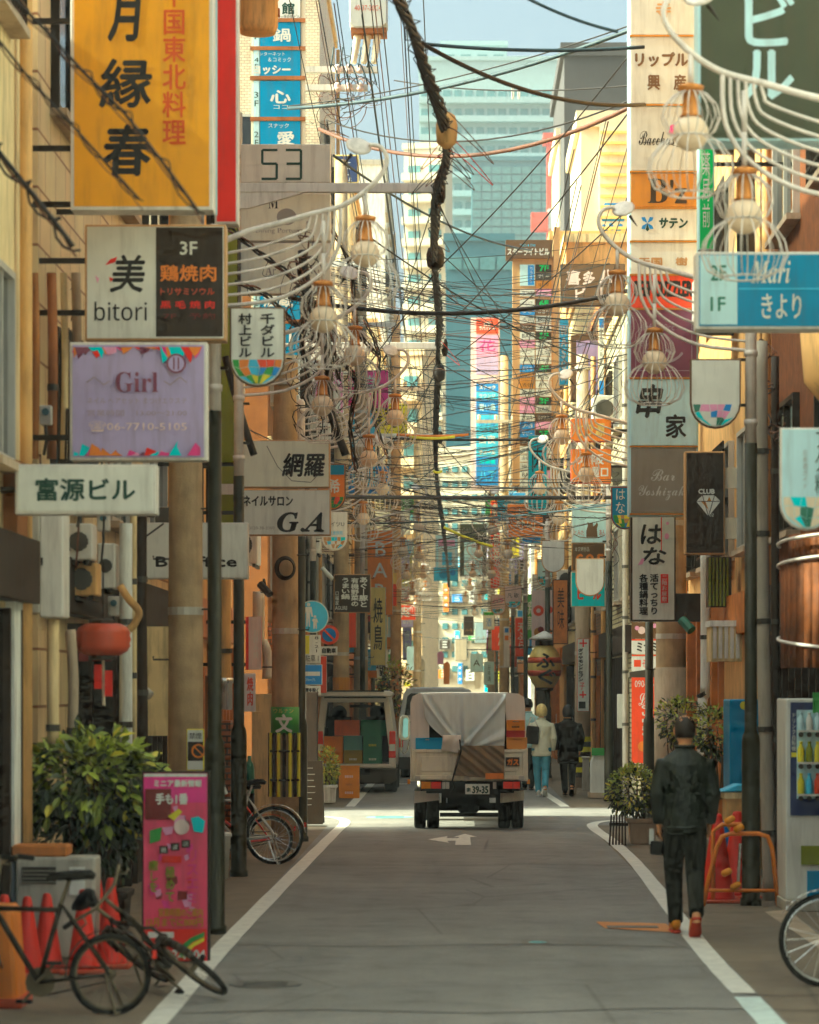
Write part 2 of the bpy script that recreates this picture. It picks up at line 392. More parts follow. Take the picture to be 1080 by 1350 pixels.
def seam(pts, wd=.03):
    return ribbon('road_seam', pts, wd, 'tar', z=.0082, sub=4)
patch('concrete_edge', '', [(1008,1203),(1040,1200),(1085,1238),(1085,1255)], 'concrete', .0066)
def ribbon(name, pts, wd, mt, z=.009, sub=6):
    P_ = [G(a, b) for a, b in pts]; Q = []
    for i in range(len(P_)-1):                                          # Catmull-Rom so that the line bends gently
        p0 = P_[max(i-1, 0)]; p1 = P_[i]; p2 = P_[i+1]; p3 = P_[min(i+2, len(P_)-1)]
        for k in range(sub):
            t = k/sub; Q.append(.5*((2*p1)+(p2-p0)*t+(2*p0-5*p1+4*p2-p3)*t*t+(3*p1-p0-3*p2+p3)*t**3))
    Q.append(P_[-1]); mb = MB(); L_ = []
    for i, q in enumerate(Q):
        t = (Q[min(i+1, len(Q)-1)]-Q[max(i-1, 0)]).normalized(); n = V((-t.y, t.x, 0))
        e = wd/2*(1+R.uniform(-.05, .05)); L_.append((q+n*e, q-n*e))
    for (a, b), (c, d) in zip(L_, L_[1:]): mb.poly([(a.x,a.y,z),(b.x,b.y,z),(d.x,d.y,z),(c.x,c.y,z)])
    return struct(mb.build(name, mt))
ribbon('road_marking_left', [(195,1362),(288,1256),(345,1196),(402,1138),(442,1098),(455,1085),(447,1079.5),(425,1077.5),(385,1076.5)], .155, 'road_white')
ribbon('road_marking_right', [(1027,1362),(985,1316)], .165, 'road_white_teal')
ribbon('road_marking_right', [(981,1311),(940,1268),(905,1225),(862,1168),(832,1132),(805,1108),(785,1094),(782,1087),(800,1083),(840,1081.5)], .155, 'road_white')
ribbon('road_marking_far_left', [(462,1064),(490,1033),(513,1006),(535,983),(552,962)], .15, 'road_white')
ribbon('road_marking_far_right', [(745,1064),(712,1042),(690,1025),(668,1004),(650,984)], .15, 'road_white')
ribbon('stop_line', [(523,1034),(542,1034)], .3, 'road_white', z=.0092)
def flat(name, pts, mt, z): return struct(MB().poly([(p.x, p.y, z) for p in (G(a, b) for a, b in pts)]).build(name, mt))
for pts in ([(240,1338),(420,1333),(640,1337),(860,1331),(1090,1334)], [(300,1246),(470,1249),(700,1246),(905,1250)], [(405,1140),(560,1142),(720,1140),(830,1142)], [(985,1312),(1030,1314),(1090,1313)]): seam(pts)
flat('arrow_marking', [(564,1107.6),(590,1103.2),(589,1106),(604,1106),(606,1104.3),(598,1104.4),(613,1100.2),(629,1104.2),(620,1104.4),(621,1115),(600,1115),(601,1109.3),(590,1109.4),(592,1112.2)], 'road_white', .010)
flat('orange_marking', [(786,1216.5),(878,1219),(893,1231),(797,1225)], 'road_orange', .0098)
def cover(name, cx, cy, rx, mt, z=.012):
    c = G(cx, cy); mb = MB(); mb.lathe([(rx, 0), (rx, .004), (rx*.9, .006), (rx*.88, .003), (rx*.3, .003), (0.02, .005)], (c.x, c.y, z-.006), 20)
    for k in range(5): mb.box(c.x-rx*.6, c.y-rx*.6+k*rx*.28, z-.003, c.x+rx*.6, c.y-rx*.56+k*rx*.28, z+.001)
    return mb.build(name, mt)
P('iron_cover', (96,92,84), rough=.5, metal=.5, var=.2, grime=.2)
P('iron_teal', (110,150,146), rough=.5, metal=.2, var=.2, grime=.2)
gc = G(838, 1224)
tag(MB().box(gc.x-.23, gc.y-.09, .011, gc.x+.18, gc.y+.12, .0145).build('drain_cover', 'iron_cover', loc=(gc.x, gc.y, 0)), 'grey steel cover plate framed by orange road paint beside the walking man', 'cover')
tag(cover('manhole_cover', 350, 1299, .24, 'iron_cover'), 'round iron manhole cover in the road near the pink signboard', 'manhole')
tag(cover('manhole_cover', 514, 1078, .36, 'iron_teal'), 'round pale manhole cover in the road just behind the truck', 'manhole')
tag(cover('manhole_cover', 709, 1243.5, .07, 'iron_teal'), 'small valve cover in the middle of the road', 'manhole')

# ================================================================ buildings
def window(root, x, sg, yc, wd, z0, ht, glass='glass_dark', frame='alu', grille=False):
    f = .05; e = x-sg*.07                                              # e: towards the street
    mb = MB()
    y0, y1, z1 = yc-wd/2, yc+wd/2, z0+ht
    mb.box(x, y0, z0, e, y0+f, z1); mb.box(x, y1-f, z0, e, y1, z1); mb.box(x, y0+f, z0, e, y1-f, z0+f); mb.box(x, y0+f, z1-f, e, y1-f, z1)
    mb.box(x, yc-.02, z0+f, x-sg*.055, yc+.02, z1-f)
    w_ = mb.build('window', frame, root)
    MB().box(x+sg*.02, y0+f, z0+f, x-sg*.02, y1-f, z1-f).build('pane', glass, w_)
    MB().box(x, y0-.06, z0-.06, x-sg*.14, y1+.06, z0).build('sill', 'concrete', w_)
    if grille:
        g = MB()
        for k in range(int(wd/.12)+1): g.box(x-sg*.12, y0+k*.12, z0, x-sg*.14, y0+k*.12+.02, z1)
        g.box(x-sg*.118, y0, z0+.1, x-sg*.142, y1, z0+.13); g.box(x-sg*.118, y0, z1-.13, x-sg*.142, y1, z1-.1)
        g.build('grille', 'dark_metal', w_)
def building(label, sg, y0, y1, X, h, wall, depth=9., wins=2, fl=3.1, z1=3.5, glass='glass_dark', band='plaster_grey', shop='dark_wood', win_h=1.35, name='building', front_win=False, seed=0):
    rr = random.Random(seed+int(y0*10)); x = sg*X; xo = sg*(X+depth)
    root = thing(name, label, 'building', (x, (y0+y1)/2, 0))
    MB().box(x, y0, -.05, xo, y1, h).build('wall', wall, root)
    MB().box(x-sg*.06, y0-.06, h, xo, y1+.06, h+.22).build('parapet', band, root)
    k = 0
    while z1+k*fl+win_h+.3 < h:
        z = z1+k*fl; L_ = (y1-y0)/wins
        for i in range(wins):
            window(root, x, sg, y0+(i+.5)*L_, L_*rr.uniform(.42, .62), z, win_h, glass, 'alu' if rr.random() < .6 else 'dark_metal', rr.random() < .25)
        if rr.random() < .55 and k: MB().box(x, y0, z-.75, x-sg*.05, y1, z-.6).build('string_course', band, root)
        if front_win:
            yq = y0; n = int(depth/2.2)
            for i in range(n):
                cx = x+sg*(1.2+i*2.2); mbw = MB()
                mbw.box(cx-.5, yq-.05, z, cx+.5, yq, z+.05).box(cx-.5, yq-.05, z+win_h-.05, cx+.5, yq, z+win_h).box(cx-.5, yq-.05, z+.05, cx-.45, yq, z+win_h-.05).box(cx+.45, yq-.05, z+.05, cx+.5, yq, z+win_h-.05)
                w_ = mbw.build('window', 'alu', root); MB().box(cx-.45, yq-.02, z+.05, cx+.45, yq+.02, z+win_h-.05).build('pane', glass, w_)
        k += 1
    # ground floor: fascia, door and shop front
    MB().box(x, y0+.1, 2.55, x-sg*.16, y1-.1, 3.0).build('fascia', shop, root)
    yd = y0+(y1-y0)*rr.uniform(.2, .6)
    d = MB(); d.box(x, yd-.5, 0, x-sg*.08, yd-.42, 2.2).box(x, yd+.42, 0, x-sg*.08, yd+.5, 2.2).box(x, yd-.42, 2.1, x-sg*.08, yd+.42, 2.2)
    dd = d.build('door', shop, root); MB().box(x, yd-.42, .02, x-sg*.03, yd+.42, 2.1).build('door_leaf', 'glass_dark', dd)
    MB().tube([(x-sg*.06, yd+.3, .9), (x-sg*.06, yd+.3, 1.25)], .015).build('handle', 'chrome', dd)
    s0 = yd+.8
    if y1-s0 > 1.2:
        s_ = MB(); n = int((y1-.3-s0)/.55)
        s_.box(x, s0, 0, x-sg*.1, y1-.3, .45)
        for i in range(n+1): s_.box(x, s0+i*.55, .45, x-sg*.07, s0+i*.55+.06, 2.5)
        sf = s_.build('shop_front', shop, root); MB().box(x, s0+.01, .46, x-sg*.02, y1-.31, 2.5).build('pane', 'glass_dark', sf)
    # drain pipe
    yp = y1-.25; MB().tube([(x-sg*.08, yp, .1), (x-sg*.08, yp, h-.1)], .045, 8).build('drain_pipe', 'plaster_tan', root, smooth=True)
    return root
LB = [  # label, y0, y1, X, h, wall, wins, band, shop
 ('pale plaster building nearest the viewer, behind the building name sign', 14, 21, 3.12, 10.8, 'plaster_cream', 3, 'plaster_grey', 'dark_wood'),
 ('low cream building with pipes and meters behind the orange sign', 21.3, 22.4, 3.42, 7.0, 'plaster_tan', 2, 'plaster_tan', 'dark_wood'),
 ('tall peach tiled building behind the orange restaurant sign', 22.6, 33.0, 3.22, 11.4, 'panel_peach', 3, 'plaster_peach', 'dark_wood'),
 ('tan building on the near corner of the crossing, bicycles below', 33.2, 40.4, 3.05, 10.4, 'plaster_tan', 3, 'plaster_grey', 'wood'),
 ('cream building on the far corner of the crossing, with blue sign column', 46.6, 53.8, 2.95, 9.4, 'plaster_brown', 3, 'plaster_cream', 'brick_red'),  # brown wall colour stands in for shade on this cream front
 ('white building above the open kei van', 54.0, 61.5, 2.85, 9.2, 'plaster_white', 3, 'plaster_grey', 'wood'),
 ('peach building behind the black restaurant sign', 61.7, 70.0, 2.8, 17.4, 'tile_peach', 3, 'plaster_peach', 'dark_wood'),
 ('grey building beyond the peach one along the far kerb', 70.2, 79.0, 2.75, 10.0, 'tile_grey', 3, 'plaster_grey', 'wood'),
 ('cream building far down beside the tangle of lamps', 79.2, 90.0, 2.75, 16.0, 'plaster_cream', 4, 'plaster_tan', 'dark_wood'),
 ('white far building just before the second crossing', 90.2, 100.0, 2.75, 9.5, 'plaster_white', 4, 'plaster_grey', 'wood'),
 ('cream far building just past the second crossing', 108.0, 122.0, 2.8, 15.5, 'plaster_cream', 4, 'plaster_tan', 'dark_wood'),
 ('pale tall far building near the end of the street', 122.2, 140.0, 2.8, 24.0, 'plaster_white', 5, 'plaster_grey', 'dark_wood')]
RB = [
 ('low white building beside the dark green sign, mostly out of frame', 12, 24.3, 3.42, 9.0, 'plaster_white', 3, 'plaster_grey', 'dark_wood'),  # out of view; white wall and height chosen to bounce sun onto the signs
 ('rust brown building behind the vending machine', 24.5, 31.0, 3.42, 11.0, 'rust_wall', 2, 'plaster_brown', 'dark_wood'),
 ('tan building with wooden columns behind the walking man', 31.2, 40.6, 3.32, 12.6, 'plaster_tan', 4, 'plaster_brown', 'wood'),
 ('white tiled building on the far corner of the crossing', 48.0, 57.0, 3.05, 8.6, 'tile_white', 3, 'plaster_cream', 'dark_wood'),
 ('brown building behind the lilac window box and the wooden sign', 57.2, 65.0, 3.0, 9.5, 'tile_brown', 3, 'plaster_brown', 'wood'),
 ('cream building behind the paper lantern', 65.2, 73.0, 2.95, 11.0, 'plaster_cream', 3, 'plaster_tan', 'dark_wood'),
 ('tan building carrying the tall brown tenant board', 74.5, 84.0, 2.95, 13.4, 'plaster_tan', 3, 'plaster_cream', 'wood'),
 ('cream far building with the pink and blue sign strip', 84.2, 97.0, 2.9, 15.0, 'plaster_cream', 4, 'plaster_tan', 'dark_wood'),
 ('white far building opposite the second crossing', 106.0, 120.0, 2.9, 14.0, 'plaster_white', 4, 'plaster_grey', 'wood'),
 ('grey far building near the end of the street, its side in sun', 120.2, 140.0, 3.0, 17.0, 'tile_grey', 5, 'plaster_grey', 'dark_wood')]
for i, (lb, y0, y1, X, h, wl, wn, bd, sh) in enumerate(LB):
    building(lb, -1, y0, y1, X, h, wl, wins=wn, band=bd, shop=sh, depth=3.2 if y0 == 33.2 else 8, seed=i, front_win=(y0 in (46.6, 61.7)))
for i, (lb, y0, y1, X, h, wl, wn, bd, sh) in enumerate(RB):
    building(lb, 1, y0, y1, X, h, wl, wins=wn, band=bd, shop=sh, depth=9, seed=50+i, front_win=(y0 in (48.0, 74.5)))
# far blocks that close the view: real boxes with built windows
P('far_pale', (124,142,142), rough=.7, var=.04, grime=.1); P('far_cream', (176,154,118), rough=.7, var=.05, grime=.15); P('far_teal', (4,104,126), rough=.5, var=.06, grime=.05)
P('far_slate', (44,88,98), rough=.5, var=.05, grime=.05); P('far_grey', (72,68,66), rough=.6, var=.05, grime=.1); P('far_glass', (66,104,106), rough=.2, var=.15, grime=0, spec=.6); P('far_white', (168,156,132), rough=.7, var=.05, grime=.1)
def block(label, x0, x1, ytop, D, wall, deep=14, rows=0, cols=0, wy=(0, 1), glass='far_glass', wf=(.62, .55), balcony=False, name='tower_block', x_in=(0, 1)):
    a, b, z = X_(x0, D), X_(x1, D), Z_(ytop, D)
    root = thing(name, label, 'building', ((a+b)/2, D, 0))
    MB().box(a, D, -.05, b, D+deep, z).build('wall', wall, root)
    MB().box(a-.15, D-.15, z, b+.15, D+deep, z+.5).build('parapet', wall, root)
    if rows:
        zt, zb = Z_(ytop+(900-ytop)*wy[0], D), Z_(ytop+(900-ytop)*wy[1], D)
        a2, b2 = a+(b-a)*x_in[0], a+(b-a)*x_in[1]
        dz = (zt-zb)/rows; dx = (b2-a2)/cols
        fr = MB().box(-dx*wf[0]/2, -.12, -dz*wf[1]/2, dx*wf[0]/2, 0, dz*wf[1]/2)
        first = None
        for j in range(rows):
            for i in range(cols):
                c = V((a2+dx*(i+.5), D, zt-dz*(j+.5)))
                if first is None:
                    first = MB(); first.v = [p+c for p in fr.v]; first.f = fr.f; first = first.build('window', glass, root); base = c
                else:
                    q = first.copy(); C.objects.link(q); q.location = c-base
            if balcony:
                zz = zt-dz*(j+1)+dz*.12
                MB().box(a2, D-.9, zz-.25, b2, D, zz+dz*.2).build('balcony', wall, root)
    return root
block('tall pale apartment tower at the end of the street, partly glazed', 553, 742, 80, 330, 'far_pale', rows=32, cols=13, wy=(.04, 1), balcony=True, wf=(.7, .5))
t_ = block('dark glass curtain wall on the front of the pale tower', 622, 727, 212, 322, 'far_slate', deep=7.6, rows=9, cols=8, wy=(.01, .16), wf=(.86, .8), name='glazed_annex')
block('low roof storey topping the pale tower', 582, 668, 60, 334, 'far_pale', deep=8, rows=1, cols=4, wy=(.01, .03), name='roof_storey')
b0_ = block('slim white slab beside the pale tower', 532, 588, 196, 250, 'far_white', deep=2.5, rows=24, cols=2, wy=(.02, 1), balcony=True, wf=(.6, .45))
block('teal sheeted building below the tower', 590, 674, 320, 190, 'far_teal', rows=0)
block('slate top storey above the teal sheeted building', 588, 676, 318, 189, 'far_slate', deep=1.2, rows=1, cols=4, wy=(.02, .08), wf=(.9, .5), name='roof_storey')
b1_ = block('sunlit white building closing the street under the wires', 552, 700, 600, 168, 'far_white', deep=2.5, rows=15, cols=11, wy=(.03, .97), wf=(.55, .42))
b2_ = block('cream sunlit building at the far end beside the tangle', 466, 560, 470, 158, 'far_cream', deep=2.5, rows=9, cols=3, wy=(.04, .95), balcony=True)
for b_, a_ in ((b0_, -.25), (b1_, -.30), (b2_, -.35)): b_.rotation_euler = (0, 0, a_)          # the street bends: these turn their fronts to the sun
block('plain dark grey block rising behind the sign tower', 744, 836, 74, 112, 'far_grey', deep=12)
block('slim light strip of wall on the edge of the grey block', 737, 745.5, 186, 116, 'far_white', deep=8, rows=7, cols=1, wy=(.05, .8), wf=(.2, .4), x_in=(0, .4))
bw = block('white column building with gold rails and vertical blue letters', 766, 850, 168, 90, 'far_white', deep=8, name='column_building')
D_ = 90
mb = MB(); 
for k in range(11): z = Z_(176+k*14, D_); mb.box(X_(791, D_), D_-.25, z-.04, X_(826, D_), D_-.17, z+.04)
mb.build('rail', 'pale_gold', bw)
mb = MB().box(X_(790, D_), D_-.16, Z_(345, D_), X_(828, D_), D_, Z_(168, D_)).build('louvre_panel', 'cream', bw)
put_els(bw, [('t', 'ニ', 794, 270, 822, 292, 'blue', {'b': 1.2}), ('t', 'ッ', 794, 296, 820, 318, 'blue', {'b': 1.2}), ('t', 'ホ', 792, 324, 824, 350, 'blue', {'b': 1.4})], D_, D_-.165)
cr = thing('tower_crane', 'red and white construction mast in front of the pale tower', 'crane', W(727, 900, 315))
MB().box(X_(721, 315), 315, 0, X_(732, 315), 316, Z_(175, 315)).build('mast', 'bright_red', cr)
MB().box(X_(716, 315), 314.5, Z_(190, 315), X_(735, 315), 316.5, Z_(176, 315)).build('mast_head', 'bright_red', cr)
MB().box(X_(722, 315), 313.5, Z_(304, 315), X_(740, 315), 314.9, Z_(278, 315)).build('cabin', 'white', cr)
MB().box(X_(700, 315), 313.4, Z_(307, 315), X_(722, 315), 314.8, Z_(283, 315)).build('hoist', 'bright_red', cr)
# air between here and the far towers
hz = MB().box(-140, -14, -1, 140, 352, 78).build('haze', 'white'); hz['kind'] = 'stuff'
hm = bpy.data.materials.new('haze'); hm.use_nodes = True; t = hm.node_tree; t.nodes.remove(t.nodes['Principled BSDF'])
pv = t.nodes.new('ShaderNodeVolumePrincipled'); pv.inputs['Color'].default_value = (.93, .97, .95, 1); pv.inputs['Density'].default_value = .00055; pv.inputs['Anisotropy'].default_value = .2
t.links.new(pv.outputs[0], t.nodes['Material Output'].inputs['Volume'])
hz.data.materials.clear(); hz.data.materials.append(hm); hz['label'] = 'thin pale haze filling the street'
# ================================================================ street lamps
K26 = 26/F
def lamp_post(sg, mosaic_cols=None):
    """prototype in local coordinates, arms reach towards the middle of the street; sg=+1 stands on the right"""
    d = -sg; zb = 4.97
    root = thing('street_lamp', 'x', 'street lamp', local=True)
    p = MB().lathe([(.095, 0), (.095, .06), (.082, .07), (.082, 1.46), (.074, 1.52), (.056, 1.56), (.056, 4.14)], n=14)
    p.build('lower_post', 'post_green', root, smooth=True)
    u_ = MB().lathe([(.052, 4.13), (.052, 5.58), (.03, 5.62)], n=12); 
    for z in (4.30, 4.92, 5.45): u_.lathe([(.062, z), (.062, z+.05)], n=12)
    u_.build('upper_post', 'lamp_white', root, smooth=True)
    def PT(u, v): return V((d*u*K26, 0, zb+v*K26))
    def smooth(pts, n=5):
        Q = []
        for i in range(len(pts)-1):
            p0, p1, p2, p3 = pts[max(i-1, 0)], pts[i], pts[i+1], pts[min(i+2, len(pts)-1)]
            for k in range(n):
                t = k/n; Q.append(.5*((2*p1)+(p2-p0)*t+(2*p0-5*p1+4*p2-p3)*t*t+(3*p1-p0-3*p2+p3)*t**3))
        return Q+[pts[-1]]
    main = smooth([PT(*q) for q in ((0,72),(40,88),(75,97),(110,107),(147,117),(175,134),(195,155),(201,172),(194,186),(180,189))], 4)
    a = MB().tube(main, [.025-.009*i/len(main) for i in range(len(main))], 8).build('arm', 'lamp_white', root, smooth=True)
    dm = MB().lathe([(.02,-.012),(.085,-.010),(.105,0),(.085,.012),(.02,.016)], PT(168, 187), 16, Matrix.Rotation(d*.35, 3, 'Y') @ Matrix.Rotation(math.pi/2-.75, 3, 'X'))
    dm.build('disc', 'lamp_white', a, smooth=True)
    MB().tube([PT(160,178), PT(150,164)], [.016, .003], 6).build('spike', 'dark_metal', a)
    for i in range(6):
        s0, v0 = 147-7*i, 117-2.2*i; e = 62-12.4*(5-i) if False else 0
        k = 1-i*.155
        pts = [PT(s0, v0), PT(s0-3, v0-48*k), PT(s0-24*k-4, v0-84*k), PT(70-3*i, (8+i*12.5)), PT(2, i*12.0)]
        MB().tube(smooth(pts, 4), .016 if i == 0 else .0115, 6).build('rib', 'lamp_white', root, smooth=True)
    for (u, v, dr) in ((176,134,30), (127,62,34)):
        top = PT(u, v); l = MB().tube([top, top-V((0,0,dr*K26))], .017, 8)
        if v < 100: l.tube([PT(127, 62), PT(127, 100)], .017, 8)
        h = l.build('hanger', 'lamp_white', root, smooth=True)
        c = top-V((0,0,dr*K26))
        MB().lathe([(.02,.02),(.085,0),(.075,-.03),(.045,-.04),(.055,-.17),(.07,-.19)], c, 12).build('socket', 'brass', h, smooth=True)
        MB().ball(c-V((0,0,.29)), .112, 16, 10).build('globe', 'globe', h, smooth=True)
        prof = [(.02,-.02),(.10,-.05),(.165,-.12),(.185,-.20),(.15,-.28),(.115,-.31),(.19,-.36),(.255,-.45),(.27,-.53),(.235,-.62),(.14,-.67)]
        cg = MB()
        for k in range(18):
            an = 2*math.pi*k/18
            cg.tube([c+V((r*math.cos(an), r*math.sin(an), z)) for r, z in prof], .0042, 4)
        for r, z in ((.112,-.31),(.14,-.67)): cg.tube([c+V((r*math.cos(t*math.pi/9), r*math.sin(t*math.pi/9), z)) for t in range(18)], .006, 4, closed=True)
        cg.build('cage', 'lamp_white', h, smooth=True)
    # clamps that hold the arched name plate
    for v in (-12, -72): MB().box(0, -.02, zb+v*K26-.012, d*16*K26, .02, zb+v*K26+.012).build('clamp', 'dark_metal', root)
    return root
lamps = {1: lamp_post(1), -1: lamp_post(-1)}
spots = [(1, 18, X_(1165, 18), 'street lamp whose white arms reach over the dark green sign'),
 (1, 26, X_(990, 26), 'street lamp rising beside the vending machine'), (-1, 23, X_(283, 23), 'street lamp hidden behind the pastel beauty salon sign'),
 (-1, 30, X_(315, 30), 'street lamp standing by the parked bicycles on the near corner'), (1, 39.7, X_(856, 39.7), 'street lamp in front of the red banner, arms pink with sun'),
 (-1, 36.9, X_(397, 36.9), 'street lamp at the wrapped utility pole by the crossing'), (1, 50, X_(803, 50), 'street lamp at the white tiled corner past the crossing'),
 (-1, 50, X_(413, 50), 'street lamp beside the blue pedestrian sign'), (1, 63, X_(722, 63), 'street lamp just past the striped paper lantern'),
 (-1, 62, X_(478, 62), 'street lamp behind the black restaurant sign'), (1, 74, X_(693, 74), 'street lamp between the lantern and the white slanted board'),
 (-1, 75, X_(492, 75), 'street lamp behind the red and green round emblem'), (1, 87, X_(676, 87), 'third to last lamp of the far row on the shaded kerb'),
 (-1, 88, X_(506, 88), 'second to last lamp of the row on the van side'), (1, 99, X_(666, 99), 'second to last lamp of the far row on the shaded kerb'),
 (-1, 101, X_(516, 101), 'last lamp of the row on the van side'), (1, 112, X_(655, 112), 'last lamp of the far row on the shaded kerb')]
done = set(); cloth = {}
for sg, D, x, lb in spots:
    if sg not in done: o = lamps[sg]; done.add(sg); o.location = (x, D, 0); o['label'] = lb; o['group'] = 'white armed street lamps'
    else: o = copy_tree(lamps[sg], (x, D, 0), label=lb, group='white armed street lamps')
# ================================================================ arched name plates on the lamps
def mosaic(x0, y0, x1, y1, ytop, cols, nx=6, ny=3, seed=1):
    r = random.Random(seed); cx = (x0+x1)/2; rad = (x1-x0)/2; yc = y1-rad; el = []
    def hw(y): return rad if y < yc else math.sqrt(max(.02, rad*rad-(y-yc)**2))
    ys = [ytop+(y1-1-ytop)*j/ny for j in range(ny+1)]; g = []
    for j, y in enumerate(ys):
        row = []
        for i in range(nx+1):
            u = -1+2*i/nx
            if 0 < i < nx: u += r.uniform(-.11, .11)
            yy = y+(r.uniform(-.2, .2)*(ys[1]-ys[0]) if 0 < j < ny else 0)
            yy = min(yy, y1-1); row.append((cx+u*hw(yy)*.98, yy))
        g.append(row)
    for j in range(ny):
        for i in range(nx):
            q = [g[j][i], g[j][i+1], g[j+1][i+1], g[j+1][i]]; m = (sum(p[0] for p in q)/4, sum(p[1] for p in q)/4)
            el.append(('p', [(m[0]+(p[0]-m[0])*.93, m[1]+(p[1]-m[1])*.93) for p in q], r.choice(cols)))
    return el
MC1 = ['bright_red','orange','sky_blue','green','yellow','blue']; MC2 = ['teal','pink','white','blue','mid_green']; MC3 = ['sky_blue','teal','mid_green','white','tan']
def arch(label, x0, y0, x1, y1, D, face='white', cols=None, el=(), frame='brown', ym=None, seed=1, fw=2.2, dep=.06):
    e = list(el)
    if cols: e = mosaic(x0+fw+.6, y0, x1-fw-.6, y1-fw-.6, ym or y1-(x1-x0)*.42, cols, seed=seed)+e
    return sign('arched_sign', label, x0, y0, x1, y1, D, face, frame, fw, dep, e, arch=True, group='arched name plates on the street lamps')
arch('arched white plate with two columns of black characters and a mosaic foot', 303, 405, 376, 510, 22.9, cols=MC1, ym=474, seed=3,
     el=[('v', '村上ビル', 315, 414, 332, 471, 'ink', {'b': .5}), ('v', '千ダビル', 344, 414, 362, 471, 'ink', {'b': .5})])
arch('arched blank white plate with pink and teal mosaic foot on the lamp post', 910, 473, 977, 565, 25.9, cols=MC2, ym=533, seed=5)
arch('arched plate at the picture edge with teal and cream mosaic foot', 1029, 564, 1100, 699, 19, 'pale_blue', ['teal','cream','mid_green','cream'], ym=655, seed=8, frame='pale_metal',
     el=[('v', 'フグ料', 1074, 570, 1088, 652, 'ink_green'), ('v', '日本酒ガイド', 1058, 594, 1064, 645, 'faint_grey')])
arch('arched blue plate with white brush characters and mosaic foot', 806, 642, 842, 698, 39.6, 'teal_blue', ['yellow','green','blue','tan'], ym=679, seed=9, frame='maroon', fw=1.4,
     el=[('v', 'はな', 812, 645, 824, 677, 'white')])
arch('arched plate in teal, orange and green cut by the nail salon sign', 418, 611, 456, 673, 36.8, 'orange', ['green','mid_green','bright_red'], ym=655, seed=11, fw=1.6,
     el=[('r', 420, 613, 454, 626, 'teal_blue'), ('t', '希', 433, 632, 448, 650, 'white', {'b': .5})])
arch('arched white and blue plate below the teal and orange one', 424, 675, 458, 726, 49.8, 'white', MC3, ym=708, seed=12, frame='pale_metal', fw=1.4,
     el=[('t', 'ハイツU', 429, 688, 454, 694, 'ink'), ('t', '高見屋旅館', 430, 700, 452, 705, 'sky_blue')])
arch('arched blank plate over the brown and orange sign, larger of the two blank ones', 759, 736, 797, 786, 49.8, 'white', fw=1.3, frame='tan')
arch('arched blank plate beside the hanging cage lamps, smaller of the two blank ones', 714, 712, 745, 755, 62.8, 'white', fw=1.2, frame='tan')
arch('arched pale plate with blue and green mosaic foot behind the blank one', 708, 737, 729, 774, 73.8, 'pale_blue', MC3, ym=760, seed=13, fw=1, frame='tan')
arch('arched plate with teal mosaic foot, half under its neighbour', 702, 757, 728, 791, 86.8, 'white', MC3, ym=777, seed=14, fw=1, frame='tan')
arch('small arched plate with two characters above the far poles', 665, 772, 688, 803, 74.2, 'pale_pink', MC3, ym=793, seed=15, fw=.9, frame='tan', el=[('t', '凡 歌', 669, 782, 684, 788, 'ink')])
arch('small arched pink plate beside the two-character one', 647, 784, 667, 811, 87.2, 'pale_pink', MC3, ym=803, seed=16, fw=.9, frame='tan', el=[('t', 'バラ', 650, 788, 664, 795, 'hot_pink')])
# ================================================================ utility poles
def pole(label, x, D, r, h, cross=(), wrap=None, name='utility_pole', mat='concrete_pole', base_r=None):
    root = thing(name, label, 'utility pole', (x, D, 0), 'concrete utility poles')
    k = MB().lathe([(r*1.12, 0), (r*1.08, 2), (r, 5), (r*.82, h)], (x, D, 0), 16); k.build('shaft', mat, root, smooth=True)
    for z in (2.6, 4.1, 5.6, 6.9, 8.2):
        if z < h: MB().lathe([(r*1.1, z), (r*1.1, z+.07)], (x, D, 0), 16).build('band', 'alu', root)
    for i in range(9):
        z = 2.2+i*.45; s = 1 if i % 2 else -1
        if z < h: MB().tube([(x+s*r*.8, D-.05, z), (x+s*(r+.14), D-.05, z), (x+s*(r+.14), D-.05, z+.03)], .009, 5).build('step_bolt', 'dark_metal', root)
    for z, w0, w1 in cross:
        a = MB().box(x+w0, D-.14-r*.5, z-.05, x+w1, D-.04-r*.5, z+.05).build('crossarm', 'pale_metal', root)
        n = max(2, int((w1-w0)/.45))
        for i in range(n):
            xx = x+w0+.1+(w1-w0-.2)*i/(n-1)
            MB().lathe([(.02,0),(.05,.02),(.05,.06),(.03,.07),(.055,.09),(.055,.13),(.02,.16)], (xx, D-.09-r*.5, z+.05), 10).build('insulator', 'cream', a, smooth=True)
    return root
p1 = pole('weathered concrete pole in front of the white sign with black letters', X_(245, 26), 26, .145, 9.4, ((8.6, -.6, 1.4),))
p2 = pole('concrete pole with green school plate and yellow black guard slats', X_(376, 35), 35, .15, 5.9, ())
D_ = 35; x_ = X_(376, 35)
MB().lathe([(.172, Z_(968, 35)), (.172, Z_(932, 35))], (x_, 35, 0), 16).build('school_plate', 'green', p2, smooth=True)
mb = MB(); put_text(mb, '文', 365, 942, 386, 965, 35, 35-.18, bold=1.0); mb.build('lettering', 'white', p2)
mb = MB(); put_text(mb, 'ウルナン', 362, 934, 388, 940, 35, 35-.18); mb.build('lettering', 'pale_gold', p2)
for i in range(9):
    an = math.pi*(1.02+i*.12); cx, cy = x_+.185*math.cos(an), 35+.185*math.sin(an)
    MB().tube([(cx, cy, Z_(1050, 35)), (cx, cy, Z_(966, 35))], .021, 6).build('guard_slat', 'yellow' if i % 2 else 'dark', p2)
for py in (990, 1028): MB().lathe([(.205, Z_(py, 35)-.012), (.205, Z_(py, 35)+.012)], (x_, 35, 0), 18).build('strap', 'dark_metal', p2)
p3_ = pole('concrete pole behind the black restaurant sign', X_(450, 58), 58, .15, 12.5, ((10.4, -.8, .8),))
